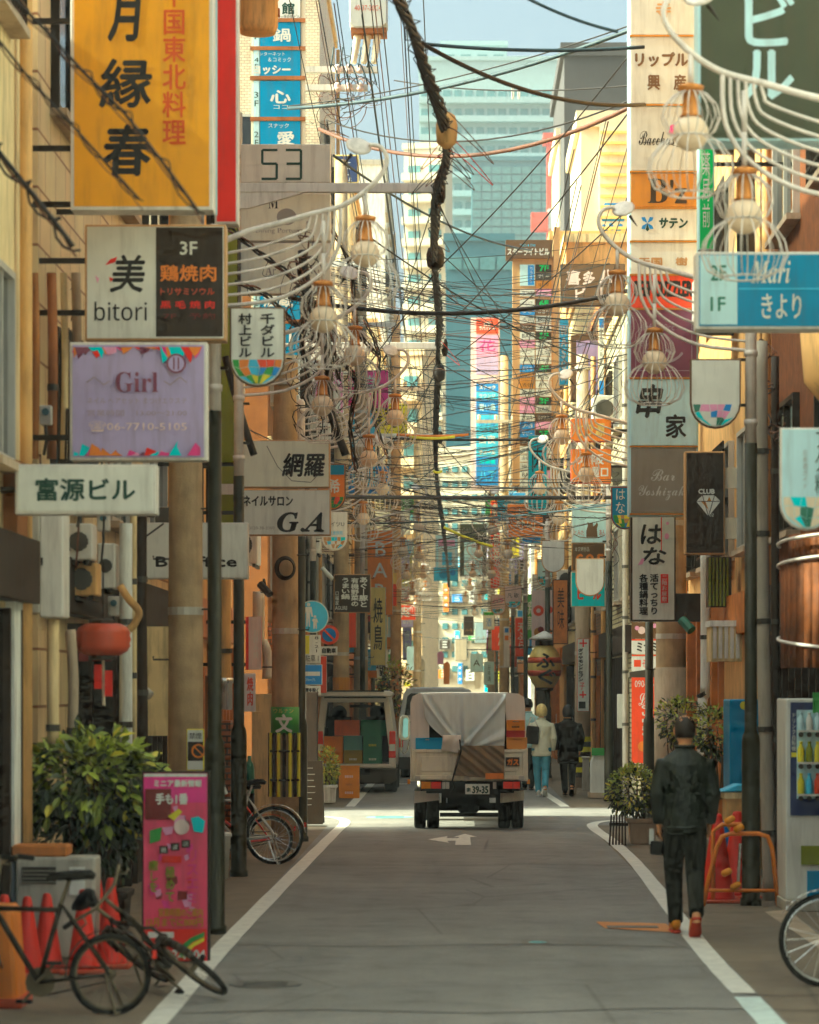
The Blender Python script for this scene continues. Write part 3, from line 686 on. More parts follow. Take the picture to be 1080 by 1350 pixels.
MB().lathe([(.172, Z_(915, 58)), (.172, Z_(893, 58))], (X_(450, 58), 58, 0), 14).build('warning_wrap', 'gold', p3_)
pole('concrete pole behind the van beside the red banner', X_(476, 66), 66, .15, 12.5, ((10.2, -.8, .8),))
pole('brown concrete pole with white wrapped foot behind the walking man', X_(885, 38.5), 38.5, .19, 6.5, wrap=1)
q = pole('pale pole with the vertical pharmacy board', X_(768, 57), 57, .14, 8.5, mat='concrete')
pole('far concrete pole beyond the second crossing', X_(550, 112), 112, .15, 12, ((10, -.9, .9),))
pole('far pale pole near the couple on the shaded kerb', X_(665, 92), 92, .15, 12.5, ((10.4, -.9, .9),))
pole('far pale pole beside the small arched plates', X_(648, 120), 120, .15, 12.5, ((10.4, -.9, .9),))
pole('slim far pole in the middle distance on the van side', X_(522, 82), 82, .15, 12.5, ((10.4, -.9, .9),))
mb = MB().tube([(X_(885, 38.5), 38.5, 0), (X_(885, 38.5), 38.5, Z_(880, 38.5))], .225, 16); mb.build('foot_wrap', 'concrete', bpy.data.objects['utility_pole.004'], smooth=True)
# round speed loop of cable on the second pole
lp = thing('cable_coil', 'coil of black cable tied to the wrapped utility pole', 'cable', W(376, 765, 34.7))
for i in range(4): MB().tube([W(376+(13-i*.9)*math.cos(t*math.pi/10)+i*.4, 749+(15-i)*math.sin(t*math.pi/10), 34.72-i*.02) for t in range(20)], .011, 5, closed=True).build('loop', 'wire_black', lp, smooth=True)
# transformer over the street
tr = thing('transformer', 'grey transformer box with three bushings above the street', 'transformer', W(486, 92, 45))
MB().prism([(X_(a, 45), Z_(b, 45)) for a, b in ((461,-20),(461,34),(468,40),(504,40),(511,34),(511,-20))], 44.8, 45.4).build('casing', 'grey_white', tr, bev=.02)
mb = MB(); put_text(mb, '40-37-20C4', 468, 11, 503, 18, 45, 44.79); mb.build('lettering', 'rust_red', tr)
MB().box(X_(463,45), 44.85, Z_(46,45), X_(510,45), 45.3, Z_(39,45)).build('flange', 'rust', tr)
for i in range(3):
    b_ = W(472+i*13, 46, 45); e_ = W(466+i*13.5, 84, 45)
    bs = [b_+(e_-b_)*(k/12) for k in range(13)]
    MB().tube(bs, [.055-.016*(k/12)+(.012 if k % 2 else 0) for k in range(13)], 10).build('bushing', 'cream', tr, smooth=True)
for yy, x1 in ((92, 498), (116, 485)):
    a = MB().box(X_(402,45), 44.95, Z_(yy+4,45), X_(x1,45), 45.05, Z_(yy-4,45)).build('arm', 'pale_metal', tr)
    for k in range(3):
        c = W(445+k*15, yy, 44.9); MB().lathe([(.02,-.06),(.06,-.03),(.06,0),(.035,.02),(.06,.04),(.03,.08)], c, 10).build('insulator', 'pale_pink', a, smooth=True)
for k in range(5):
    x0 = 440+k*12; MB().tube([W(x0+t*9-8*math.sin(t*math.pi), 62+t*50+(12*math.sin(t*2*math.pi)), 44.8) for t in [j/9 for j in range(10)]], .012, 5).build('jumper_wire', 'wire_blue', tr, smooth=True)
# second pole-top drum at the upper left
dr = thing('pole_transformer', 'round brown transformer drum half hidden at the top beside the red sign', 'transformer', W(342, 45, 33))
MB().lathe([(.05,-.3),(.2,-.28),(.23,-.2),(.23,.1),(.25,.12),(.25,.18),(.21,.2),(.21,.7),(.05,.75)], W(340, 12, 33), 18).build('drum', 'plaster_tan', dr, smooth=True)
MB().box(X_(315,33), 33.1, Z_(18,33), X_(368,33), 33.2, Z_(8,33)).build('bracket', 'rust', dr)
# horizontal beams that carry the long cable bundle over the street
for (x0, x1, y, D, lb) in ((315, 584, 248, 31, 'long pale steel beam under the white 53 sign'), (436, 588, 456, 45, 'pale steel beam over the street below the second cage lamp'), (486, 582, 575, 60, 'thin far steel beam holding the cable bundle')):
    b = thing('steel_beam', lb, 'beam', W(x0, y, D), 'steel beams carrying the cables')
    k = D/F; xa, xb = X_(x0, D), X_(x1, D); z = Z_(y, D)
    MB().box(xa-.5, D-.04, z-.05, xb, D+.04, z+.05).build('beam_bar', 'pale_metal', b, bev=.006)
    MB().prism([(xa-.3, z-.05), (xa-.3, z-.22), (xa+.1, z-.22), (xa+.7, z-.05)], D-.03, D+.03).build('gusset', 'pale_metal', b)
    MB().lathe([(.03,-.16),(.05,-.1),(.05,.05),(.03,.1)], (xb-.02, D, z), 10).build('clamp', 'dark_metal', b)
# ================================================================ signs, left side
sign('restaurant_sign', 'tall orange sign with black brush characters, top cut by the frame', 93, -60, 281, 277, 22, 'orange_sign', 'pale_metal', 5, .24,
 [('t','月',146,-16,183,54,'ink',{'b':1.6,'sh':.08}),('t','縁',134,79,199,141,'ink',{'b':1.6,'sh':.06}),('t','春',138,166,198,231,'ink',{'b':1.8,'sh':.05}),
  ('v','中国東北料理',215,-24,245,190,'ink_red',{'b':.5})], 'L', brs=(.25,.75,.97), wall=3.3)
sign('red_sign', 'narrow red sign with pale edge behind the orange sign', 283, -60, 314, 295, 23.6, 'red', 'pale_metal', 3, .2, [('r',284,-60,287,284,'pale_blue')], 'L', wall=3.4, brs=(.95,))
sign('bar_sign', 'white sign whose other half is dark brown with orange characters', 112, 296, 298, 449, 22.6, 'white', 'tan', 3, .2,
 [('r',206,300,294,444,'dark'),('t','美',149,337,191,385,'ink',{'b':.9,'sh':.15}),('p',[(139,350),(146,342),(155,339),(152,346)],'red'),('p',[(144,365),(150,368),(146,372)],'red'),('p',[(126,363),(131,368),(129,374)],'pink'),
  ('t','𝖻𝗂𝗍𝗈𝗋𝗂',125,398,194,423,'ink'),('t','3F',238,319,260,336,'white',{'b':.5}),('t','鶏焼肉',212,350,285,371,'orange',{'b':.6}),('t','トリサミソウル',212,380,283,389,'rust_red',{'b':.3}),
  ('t','黒 毛 焼 肉',212,397,283,407,'red',{'b':.3}),('t','7F   予約',216,413,284,421,'maroon')], 'L', wall=3.3, brs=(.3,.75))
rs = random.Random(4)
flo = []
for k in range(26):
    for base, sgn in ((458, 1), (601, -1)):
        x = 97+k*6.6; hgt = rs.uniform(5, 22)*(1 if abs(k-13) > 4 else .5)
        if base == 601 and rs.random() < .25: continue
        a = x+rs.uniform(-5, 5); flo.append(('p', [(max(97,a-9), base), (min(267,a+8), base), (min(266,a+rs.uniform(-2,9)), base+sgn*hgt*.6), (max(98,min(265,a+rs.uniform(-6,6))), base+sgn*hgt)], rs.choice(['hot_pink','orange','purple','red','teal','pink','hot_pink'])))
sign('salon_sign', 'lilac sign with one serif word and colourful petals along top and bottom', 92, 451, 273, 607, 21.8, 'lilac', 'pale_metal', 4, .18,
 flo+[('t','𝐆𝐢𝐫𝐥',153,491,209,518,'purple'),('l',[(115,505),(125,498),(138,508),(145,503)],1.4,'faint'),('l',[(217,503),(225,508),(238,498),(247,505)],1.4,'faint'),
  ('t','ネイル ヘアセット まつげエクステ',116,525,247,533,'faint'),('t','営業時間　13:00～21:00',116,541,247,549,'faint'),('t','☎06-7710-5105',118,556,247,570,'pale_pink'),
  ('c',233,480,13,'purple'),('c',233,480,10.5,'lilac'),('r',229,472,231,488,'purple'),('r',235,472,237,488,'purple')], 'L', wall=3.2, brs=(.8,))
sign('name_sign', 'long white building sign with four green characters', 20, 612, 206, 678, 20, 'white', 'pale_metal', 4, .2,
 [('t','富源ビル',48,631,178,660,'ink_green',{'b':.9})], 'L', wall=3.2, brs=(.5,))
sign('shop_sign', 'plain white sign with black letters split by the utility pole', 191, 689, 327, 763, 29, 'white', 'pale_metal', 2, .18, [('t','Bi･office',206,734,312,747,'ink',{'b':.6})], 'L', wall=3.3, brs=(.3,))
sign('notice_board', 'small grey board above the plain white split sign', 204, 668, 236, 690, 29.4, 'dark_grey', 'alu', 1, .1, br='L', wall=3.3, brs=(.5,))
sign('column_sign', 'tall olive green sign edge behind the cream brush sign', 289, 300, 314, 692, 33.4, 'olive', 'dark_metal', 1, .5, [('r',290,638,313,652,'white')], 'L', wall=3.3, brs=(.3,.8))
sign('brush_sign', 'cream sign with two black brush characters above the nail salon sign', 316, 580, 435, 643, 32, 'cream_as_lit', 'tan', 1.5, .16, [('t','網羅',374,598,428,628,'ink',{'b':.8,'sh':.12}),('l',[(352,588),(366,615),(385,634),(410,636),(425,620)],.7,'ink')], 'L', brs=(.5,))
sign('nail_sign', 'white nail salon sign with large italic initials', 317, 645, 436, 706, 32, 'white', 'tan', 1.5, .16, [('t','ネイルサロン',321,654,386,667,'ink',{'b':.5}),('t','𝑮.𝑨',366,676,427,701,'ink',{'b':.7}),('t','0120-38-2000',328,694,362,698,'faint_grey')], 'L', brs=(.5,))
sign('number_sign', 'white sign with the digits 53 in segment figures', 317, 190, 436, 241, 33.6, 'white', 'pale_metal', 1.2, .16,
 [('l',[(366,198),(346,198),(346,216),(365,216),(365,236),(345,236)],3.2,'ink_green'),('l',[(377,198),(397,198),(397,236),(377,236)],3.2,'ink_green'),('l',[(378,216),(396,216)],3.2,'ink_green')], 'L', brs=(.3,))
sign('dining_sign', 'white dining sign with faded capital letter below the 53 sign', 317, 255, 436, 318, 33.8, 'cream_as_lit', 'pale_metal', 1.2, .16,
 [('t','𝐌',354,260,367,275,'ink'),('c',378,286,13,'faint_grey',{'ry':11}),('t','𝐃ining 𝐏ortugueen',337,301,412,309,'faint_grey')], 'L', brs=(.3,))
sign('shop_sign', 'blank cream sign under the dining sign, behind the lamp ribs', 317, 320, 436, 388, 33.8, 'cream_as_lit', 'pale_metal', 1.2, .16, [('t','𝐀r 𝐃eco',350,350,398,363,'faint_grey')], 'L', brs=(.3,))
# blue tenant column, each panel a part
tc = thing('tenant_column', 'tall rusty white frame with blue floor panels and white characters', 'sign', W(365, 470, 43.5)); D_ = 43.5
mbf = MB().box(X_(397.5,D_), D_, Z_(470,D_), X_(402,D_), D_+.18, Z_(-60,D_)).box(X_(331,D_), D_, Z_(470,D_), X_(334,D_), D_+.18, Z_(-60,D_)).box(X_(334,D_), D_+.02, Z_(470,D_), X_(397.5,D_), D_+.16, Z_(-60,D_))
mbf.build('frame', 'cream', tc)
for y in (27, 64, 103, 157, 208, 262, 316, 370, 424): MB().box(X_(330,D_), D_-.03, Z_(y+2.5,D_), X_(403,D_), D_+.0, Z_(y-2.5,D_)).build('rail', 'rust', tc)
for y0, y1, fl, el in ((-20,26,'5',[('t','館',372,4,388,19,'ink_green',{'b':.5}),('t','ッ寺会館ビル',370,20,396,25,'ink')]),
  (29,62,'5',[('t','鍋',360,38,383,55,'white',{'b':.5})]), (66,101,'4',[('t','インターネット',336,69,376,74,'white'),('t','＆コミック',354,76,384,82,'white'),('t','ヨッシー',334,87,383,98,'white',{'b':.7})]),
  (107,155,'3',[('t','心',357,120,383,136,'white',{'b':.8}),('t','ココ',361,139,380,144,'white')]), (160,206,'2',[('t','スナック',354,163,381,169,'white'),('t','愛',366,174,388,191,'white',{'b':.6})]),
  (211,260,'2',[]),(265,314,'1',[('t','灯',360,275,384,300,'white',{'b':.6})]),(319,368,'1',[('t','舞',360,330,384,355,'white',{'b':.6})]),(373,422,'1',[('t','酒蔵',348,385,386,405,'white',{'b':.6})]),(427,468,'1',[('t','和',360,435,384,458,'white',{'b':.6})])):
    pn = MB().box(X_(343,D_), D_-.02, Z_(y1,D_), X_(396,D_), D_+.02, Z_(y0,D_)).build('panel', 'teal_blue' if y0 > 0 else 'white', tc)
    MB().box(X_(334.5,D_), D_-.018, Z_(y1,D_), X_(342,D_), D_+.02, Z_(y0,D_)).build('floor_strip', 'pale_blue', tc)
    put_els(pn, list(el)+[('v', fl+'F', 335.5, y0+(y1-y0)*.3, 341, y0+(y1-y0)*.7, 'ink_green')], D_, D_-.02)
sign('eatery_sign', 'black sign with four columns of white characters on the pole', 440, 757, 489, 808, 57, 'dark', 'tan', 1.1, .1,
 [('v','あぐー豚と',474,761,485,800,'white',{'b':.4}),('v','有機野菜の',463,762,473,799,'white',{'b':.3}),('v','うまい鍋',450,762,461,790,'white',{'b':.3}),('v','口福家',442,780,447,798,'white'),('t','AGURE',442,799,458,804,'white')])
for lb, x, y, r, col, D in (('large round blue sign with white adult and child figures', 412, 813, 21.5, 'sky_blue', 49.7),):
    t = thing('road_sign', lb, 'traffic sign', W(x, y+r, D))
    rot = Matrix.Rotation(math.pi/2, 3, 'X')
    MB().lathe([(r*D/F, -.01), (r*D/F, .01)], W(x, y, D), 28, rot).build('plate', 'white', t)
    mb = MB().lathe([(r*.94*D/F, -.012), (r*.94*D/F, .0)], W(x, y, D-.02), 28, rot).build('disc', col, t)
    put_els(t, [('c',407,797,2.4,'white'),('p',[(403,800),(411,800),(413,813),(411,813),(409,806),(409,826),(407.5,826),(406.5,814),(405.5,826),(404,826),(404,806),(402,812),(401,811)],'white'),('c',415.5,813,1.8,'white'),('p',[(413,815.5),(418,815.5),(420,821),(418,820),(418,829),(416.5,829),(415.7,823),(415,829),(413.5,829),(413.5,820),(411.5,818)],'white')], D, D-.034)
t = thing('road_sign', 'round no parking sign, red ring on blue', 'traffic sign', W(434, 852, 52)); D_ = 52
for rr_, col, k in ((13,'bright_red',0),(9,'blue',1)): MB().lathe([(rr_*D_/F, -.01), (rr_*D_/F, .006)], W(434, 837, D_-.02*k), 26, Matrix.Rotation(math.pi/2, 3, 'X')).build('plate', col, t)
put_els(t, [('l',[(427.5,830.5),(440.5,843.5)],2.6,'bright_red')], D_, D_-.034)
sign('plate_sign', 'small white plate reading automobiles under the no parking sign', 423, 852, 445, 864, 52, 'white', 'pale_metal', .7, .015, [('t','自動車',425,854.5,443,861,'ink',{'b':.3})])
sign('parking_board', 'white and yellow parking board under the blue pedestrian sign', 400, 837, 423, 875, 49.8, 'white', 'pale_metal', .7, .03, [('r',401,838,408,862,'yellow'),('v','8-21',415,839,420,860,'ink'),('t','駐車 1',403,863,420,872,'ink')])
sign('direction_board', 'blue rectangular sign with a white bar beside the crossing', 400, 876, 425, 903, 49.6, 'blue', 'white', .8, .02, [('r',402,885.5,422,891,'white'),('t','20m先',403,894,416,898,'pale_blue')])
sign('plate_sign', 'white plate with black characters below the blue bar sign', 401, 904, 423, 917, 49.6, 'white', 'pale_metal', .6, .015, [('t','車を除く',403,907,420,913.5,'ink',{'b':.3})])
sign('banner_sign', 'tall red vertical sign on the pole behind the black restaurant sign', 459, 806, 470, 854, 60, 'bright_red', 'tan', .8, .1)
sign('banner_sign', 'red banner standing behind the small traffic plates', 422, 865, 431, 914, 53, 'bright_red', 'pale_metal', .4, .02)
sign('shop_sign', 'pink faded flag sign with red edge by the ventilation duct', 324, 813, 345, 883, 34.2, 'pale_pink', 'red', 0.1, .05, [('r',324,813,328,883,'red'),('v','お好み焼',334,830,341,868,'white')], 'L', brs=(.1,.9))
sign('shop_sign', 'white and blue boxed sign with red heading far above the street', 469, 706, 494, 755, 72, 'white', 'pale_pink', .7, .1, [('t','喜',475,710,487,722,'bright_red',{'b':.5}),('r',472,726,491,745,'sky_blue'),('l',[(475,743),(481,734),(488,743)],1.5,'white'),('t','ホテルパレス',471,748,492,753,'bright_red')], 'L', brs=(.5,))
sign('shop_sign', 'green and red sign with a round emblem on it', 489, 755, 524, 800, 76, 'pale_gold', 'tan', .7, .1, [('p',[(490,764),(490,798),(503,798)],'green'),('p',[(516,770),(523,770),(523,799),(512,799)],'bright_red'),('c',508,781,9,'pale_pink')], 'L', brs=(.5,))
sign('shop_sign', 'dark sign with an orange curling emblem', 482, 799, 511, 836, 78, 'dark', 'pale_gold', .8, .1, [('c',499,819,7.5,'orange'),('c',499,819,6.6,'dark'),('t','ゆめ',494,815,505,823,'orange'),('t','営業中',484,812,491,820,'red')], 'L', brs=(.5,))
sign('shop_sign', 'ochre and pale blue panel hanging over the far kerb', 500, 812, 524, 856, 82, 'pale_blue', 'gold', 1.2, .1, [('r',500,840,523,855,'gold')], 'L', brs=(.5,))
sign('shop_sign', 'small blue flag sign with white characters near the van roof', 482, 856, 496, 884, 70, 'sky_blue', 'blue', .5, .05, [('v','満願寺',485,859,490,881,'white')], 'L', brs=(.5,))
sign('shop_sign', 'orange box sign under the small blue flag', 482, 884, 497, 894, 71, 'orange', 'tan', .5, .2, (), 'L', brs=(.5,))
sign('shop_sign', 'pink and white poster panel high on the left behind the globes', 415, 490, 453, 545, 56, 'pink', 'pale_metal', 1, .12, [('t','GIRLS',420,497,448,508,'white',{'b':.4}),('r',419,515,449,540,'white')], 'L', brs=(.5,))
sign('shop_sign', 'small white board reading 3F among the lamp ribs', 417, 558, 436, 580, 54, 'white', 'pale_metal', .8, .1, [('t','3F',420,562,432,571,'ink',{'b':.4})], 'L', brs=(.5,))
sign('shop_sign', 'dark blue board with pale lines behind the lamp swan neck', 441, 204, 473, 242, 60, 'navy', 'pale_gold', 2, .14, [('r',446,214,462,215,'white'),('r',452,222,466,223,'white'),('r',446,230,460,231,'white'),('t','BAR',452,234,464,239,'white')], 'L', brs=(.5,))
# ================================================================ signs, right side
sign('building_sign', 'huge dark green sign with pale blue characters, cut by the frame', 920, -60, 1120, 186, 19, 'dark_green_sign', 'pale_blue', 4, .3,
 [('t','ビ',983,-6,1046,60,'pale_blue',{'b':1.6}),('t','ル',980,68,1045,130,'pale_blue',{'b':2})], 'R', wall=3.5, brs=(.2,))
sign('floor_sign', 'blue sign with white floor strip reading 2F and 1F', 918, 332, 1110, 434, 20, 'teal_blue', 'pale_metal', 4, .22,
 [('r',923,337,972,428,'pale_blue'),('t','2F',937,350,957,370,'mid_green',{'b':.4}),('t','1F',937,392,956,410,'mid_green',{'b':.4}),('r',974,380,1110,382,'sky_blue'),('t','𝑴𝒂𝒓𝒊',990,344,1042,374,'white'),('t','きより',1004,388,1056,420,'white',{'b':.4})], 'R', wall=3.5, brs=(.3,))
# white tenant tower
tw = thing('tenant_tower', 'tall white lit sign tower with ten stacked panels', 'sign', W(875, 680, 34)); D_ = 34
MB().box(X_(829,D_), D_, Z_(680,D_), X_(921,D_), D_+.3, Z_(-60,D_)).build('frame', 'pale_blue', tw, bev=.01)
MB().box(X_(921,D_), D_+.08, Z_(665,D_), 3.4, D_+.2, Z_(655,D_)).box(X_(921,D_), D_+.08, Z_(440,D_), 3.4, D_+.2, Z_(430,D_)).box(X_(921,D_), D_+.08, Z_(200,D_), 3.4, D_+.2, Z_(190,D_)).build('bracket', 'dark_metal', tw)
TP = [(-60,46,'grey_white',[('t','寺',865,3,884,24,'tan',{'b':.6})]), (49,137,'grey_white',[('t','リップル',838,70,907,88,'brown',{'b':.9}),('t','興　産',854,99,904,119,'brown',{'b':.6})]),  # upper white panels greyed in colour to tone down the light on them
 (141,225,'grey_white',[('t','𝓑𝓪𝓬𝓬𝓱𝓾𝓼',842,173,889,192,'ink'),('l',[(843,189),(870,187),(895,194),(906,196)],.8,'ink')]+[('c',893+8*math.cos(a)+R.uniform(-2,2),173+6*math.sin(a),4,'hot_pink') for a in (0,1,2,3,4,5)]+[('p',[(891,164),(900,161),(911,165),(902,168)],'maroon')]),
 (229,273,'gold',[('t','𝐁',854,236,880,268,'dark'),("t","'z",884,238,905,268,'dark',{'b':.6})]), (275,317,'white',[('t','サテン',869,288,906,301,'ink_green',{'b':.7,'sh':.1})]+[('p',[(853.5,294.5),(853.5+7*math.cos(a-.35),294.5+9*math.sin(a-.35)),(853.5+11*math.cos(a),294.5+11*math.sin(a)),(853.5+7*math.cos(a+.35),294.5+9*math.sin(a+.35))],'ink_green' if i==2 else 'blue') for i,a in enumerate((-.75,.75,1.57,2.4,-2.4))]),
 (320,361,'white',[('t','天国　樹',842,340,906,350,'tan',{'b':.5})]), (363,406,'bright_red',[('t','BEEF GUZZLER',837,371,912,391,'ink',{'b':.9})]),
 (409,497,'purple',[('t','craft 100cc',843,427,889,436,'faint'),('t','EGG',844,449,860,457,'faint'),('t','ニン',846,461,900,479,'faint',{'b':.7}),('l',[(838,488),(838,440),(848,428)],1,'faint'),('l',[(838,489),(912,489),(912,416)],1,'faint')]),
 (501,587,'pale_blue',[('t','串',842,508,872,550,'ink',{'b':1.2,'sh':.2}),('t','家',878,547,904,577,'ink',{'b':.8})]), (591,676,'grey',[('t','𝓑𝓪𝓻',858,619,890,634,'grey_white'),('t','𝓨𝓸𝓼𝓱𝓲𝔃𝓪𝓴𝓲',842,640,908,660,'grey_white')])]
for y0, y1, m_, el in TP:
    pn = MB().box(X_(832,D_), D_-.02, Z_(y1,D_), X_(918,D_), D_+.03, Z_(y0,D_)).build('panel', m_, tw)
    put_els(pn, el, D_, D_-.02)
    MB().box(X_(830,D_), D_-.03, Z_(y1+2.8,D_), X_(920,D_), D_+.02, Z_(y1+.8,D_)).build('rail', 'gold', tw)
sign('eatery_sign', 'white upright sign with large hiragana and small vertical lines', 832, 680, 891, 819, 35.5, 'white', 'dark', 2, .3,
 [('t','は',846,692,872,717,'ink',{'b':.7,'sh':.1}),('t','な',848,722,878,744,'ink',{'b':.7,'sh':.1}),('r',871.3,680,872.6,726,'red'),('c',879,707,3,'pink',{'ry':4}),('c',880,690,2,'pink'),('p',[(841,745),(846,736),(850,737),(847,744)],'pink'),
  ('r',871,757,881,795,'red'),('v','二階お座敷',872.6,759,879.4,793,'white'),('v','活てっちり',857,757,868,810,'ink',{'b':.4}),('v','各種鍋料理',843,757,854,810,'ink',{'b':.4})])
MB().box(X_(891,35.5), 35.6, Z_(819,35.5), 3.4, 35.8, Z_(782,35.5)).build('bracket', 'dark', bpy.data.objects['eatery_sign.001'])
sign('club_sign', 'dark framed club sign with a white diamond emblem', 903, 595, 956, 731, 33, 'dark', 'tan', 2.2, .2,
 [('t','CLUB',921,645,942,651,'white',{'b':.4}),('p',[(918,661),(926,653),(942,653),(950,661),(934,681)],'white'),('p',[(924,661),(934,672),(930,661)],'gold'),('p',[(932,661),(935,655),(938,661)],'gold'),('l',[(918,661),(950,661)],.9,'dark'),('l',[(926,653),(934,681),(942,653)],.9,'dark'),('t','02',935,677,941,681,'white')])
for z0, z1 in ((616,643),(682,710)): MB().box(X_(956,33), 33.04, Z_(z1,33), 3.4, 33.12, Z_(z0,33)).build('bracket', 'cream', bpy.data.objects['club_sign'])
# green slice and far strips
sign('strip_sign', 'bright green narrow sign between the tower and the dark green sign', 921, 186, 942, 330, 30, 'bright_green', 'pale_blue', 2, .2, [('v','薬局前',926,200,936,300,'white')], 'R', wall=3.4, brs=(.2,))
bt = thing('tenant_board', 'brown framed tenant board with two columns of small panels and floor numbers', 'sign', W(702, 640, 74)); D_ = 74
MB().box(X_(676,D_), D_, Z_(640,D_), X_(731,D_), D_+.4, Z_(338,D_)).build('frame', 'tan', bt)
MB().box(X_(667,D_), D_-.1, Z_(341,D_), X_(728,D_), D_+.45, Z_(317,D_)).build('header', 'brown', bt)
MB().box(X_(730,D_), D_-.1, Z_(700,D_), X_(738,D_), D_+.5, Z_(300,D_)).build('side_frame', 'tan', bt)
put_els(bt, [('t','スターライトビル',669,328,724,337,'white',{'b':.5}),('t','TAIKO ★ STAR',685,322,706,326,'sky_blue')], D_, D_-.1)
rb = random.Random(21); floors = {349:'7F', 395:'6F', 438:'5F', 481:'4F', 524:'3F', 567:'2F', 610:'1F'}
wd = ['ジュリア','KS','ニュー','玉や','ファニー','ポートレ','JUN','吉田','スナック花','ルピナス','BAR','フラミン','さくら','ラウンジ','月','マリー','ヨシダ','みゆき','ゆき','CLUB']
y = 349
while y < 632:
    for cx0, cx1 in ((685.5,705),(706.5,727)):
        hgt = 9 if not (cx0 < 700 and y < 360) else 28
        is_f = cx0 > 706 and y in floors
        col = 'dark' if is_f else rb.choice(['white','white','white','grey_white','dark_grey','blue','brown','gold','pink','white'])
        if cx0 < 700 and y < 379 and y > 350: continue
        pn = MB().box(X_(cx0,D_), D_-.03, Z_(y+9.6,D_), X_(cx1,D_), D_+.02, Z_(y,D_)).build('panel', col, bt)
        if is_f: el = [('t', floors[y], cx0+5, y+1.2, cx1-4, y+8.6, 'bright_green', {'b':.5})]
        else: el = [('t', rb.choice(wd), cx0+3, y+2.5, cx1-3, y+7.5, 'ink' if col in ('white','grey_white','gold') else 'white')]
        put_els(pn, el, D_, D_-.03)
    y += 10.75 if (y+10.75) not in floors else 10.75
    y = round(y*4)/4
    for f_ in floors:
        if abs(y-f_) < 5.4: y = f_; break
pn = MB().box(X_(685.5,D_), D_-.034, Z_(377,D_), X_(705,D_), D_+.02, Z_(349,D_)).build('panel', 'pale_blue', bt); put_els(pn, [('r',696,350,704,376,'blue'),('v','カラオケ',698,352,702.5,374,'white')], D_, D_-.034)
sign('building_sign', 'brown sign with pink brush characters behind the cage lamp', 739, 348, 824, 403, 56, 'brown', 'dark', 1.2, .2, [('t','喜',747,357,765,375,'pale_pink',{'b':.8}),('t','多',769,358,784,375,'pale_pink',{'b':.8}),('t','八',791,356,808,374,'pale_pink',{'b':.8}),('t','ビ',759,379,772,396,'pale_pink',{'b':.6}),('t','ル',784,379,800,396,'pale_pink',{'b':.6})], 'R', brs=(.5,))
sign('strip_sign', 'blue and white vertical strip sign with slanted katakana', 737, 420, 750, 508, 66, 'sky_blue', 'white', 1, .15, [('v','ＷＡＳＯＭ',739,430,748,502,'white',{'b':.7})], 'R', brs=(.5,))
sign('window_box', 'lilac glazed window box in a dark frame under the brown sign', 753, 442, 806, 527, 58.5, 'mauve', 'brown', 7, .5, [('r',762,453,797,516,'lilac'),('r',768,458,791,470,'mauve')], 'R', brs=(.5,), cat='window')
sign('strip_sign', 'narrow blue and white sign with tiny characters at the tiled corner', 789, 418, 797, 552, 55, 'white', 'tan', .6, .12, [('r',790,420,796,432,'blue'),('r',790,462,796,500,'white'),('r',790,502,796,520,'blue'),('r',790,525,796,548,'sky_blue'),('v','マルマン新町',791,436,795,478,'ink')], 'R', brs=(.5,))
sign('orange_sign', 'orange sign with pale characters behind the sunlit lamp ribs', 753, 552, 806, 582, 45, 'orange', 'rust_red', .8, .2, [('t','とり源',760,558,797,575,'pale_gold',{'b':.5})], 'R', brs=(.5,))
sign('orange_sign', 'orange sign with white brush writing and a square seal', 753, 592, 806, 637, 45, 'orange', 'rust_red', .8, .2, [('t','大阪',762,599,796,612,'white',{'b':.6}),('t','と屋',772,616,790,629,'white',{'b':.6}),('r',792,617,802,628,'white'),('r',794,619,800,626,'orange')], 'R', brs=(.5,))
sign('cat_sign', 'white sign with two brown cats sitting on a curved line', 754, 664, 800, 716, 53, 'pale_blue', 'pale_metal', 1, .14, [('p',[(773,708),(773,700),(775,693),(774.5,688),(777,690),(780,690),(781.5,688),(782,694),(785,692),(787,688),(788.5,692),(787,697),(788,708)],'brown'),('t','とみた',757,699,770,706,'rust_red'),('t','あん',790,698,798,706,'rust_red'),('l',[(756,704),(764,708),(774,709),(788,709),(797,706)],1,'brown')], 'R', brs=(.4,))
sign('shop_sign', 'brown sign with orange letters under the cat sign', 754, 716, 797, 752, 53.4, 'brown', 'gold', .8, .14, [('t','本日特別品',758,721,777,727,'white'),('t','ＣＯＦ',760,731,795,745,'orange',{'b':1})], 'R', brs=(.5,))
sign('shop_sign', 'turquoise sign with red letters below the blank arched plate', 753, 754, 798, 800, 53.6, 'teal', 'cream', .9, .14, [('t','ビ　ル',762,774,792,790,'bright_red',{'b':.7})], 'R', brs=(.5,))
sign('strip_sign', 'tall pale strip beside the cat sign at the tiled corner', 798, 664, 806, 738, 54.5, 'pale_blue', 'pale_metal', .6, .2, (), 'R', brs=(.5,))
sign('pharmacy_board', 'narrow white board with a red cross and vertical characters on the pole', 761, 842, 777, 938, 56.6, 'white', 'rust_red', .6, .05,
 [('r',764,847,774,849,'red'),('r',768,843,770,853,'red'),('v','ダイヤモンドセブン',762.5,855,769,898,'ink',{'b':.3}),('v','子',764,900,771,909,'red'),('r',764,915,773,917,'red'),('r',767.7,911,769.5,920,'red'),('r',763,925,772,934,'ink')])
sign('wood_board', 'tall brown wooden board with faded brush marks above the lantern', 729, 764, 749, 849, 61, 'wood', 'dark_wood', 1, .3, [('v','美味',735,775,744,830,'dark_wood')], 'R', brs=(.4,))
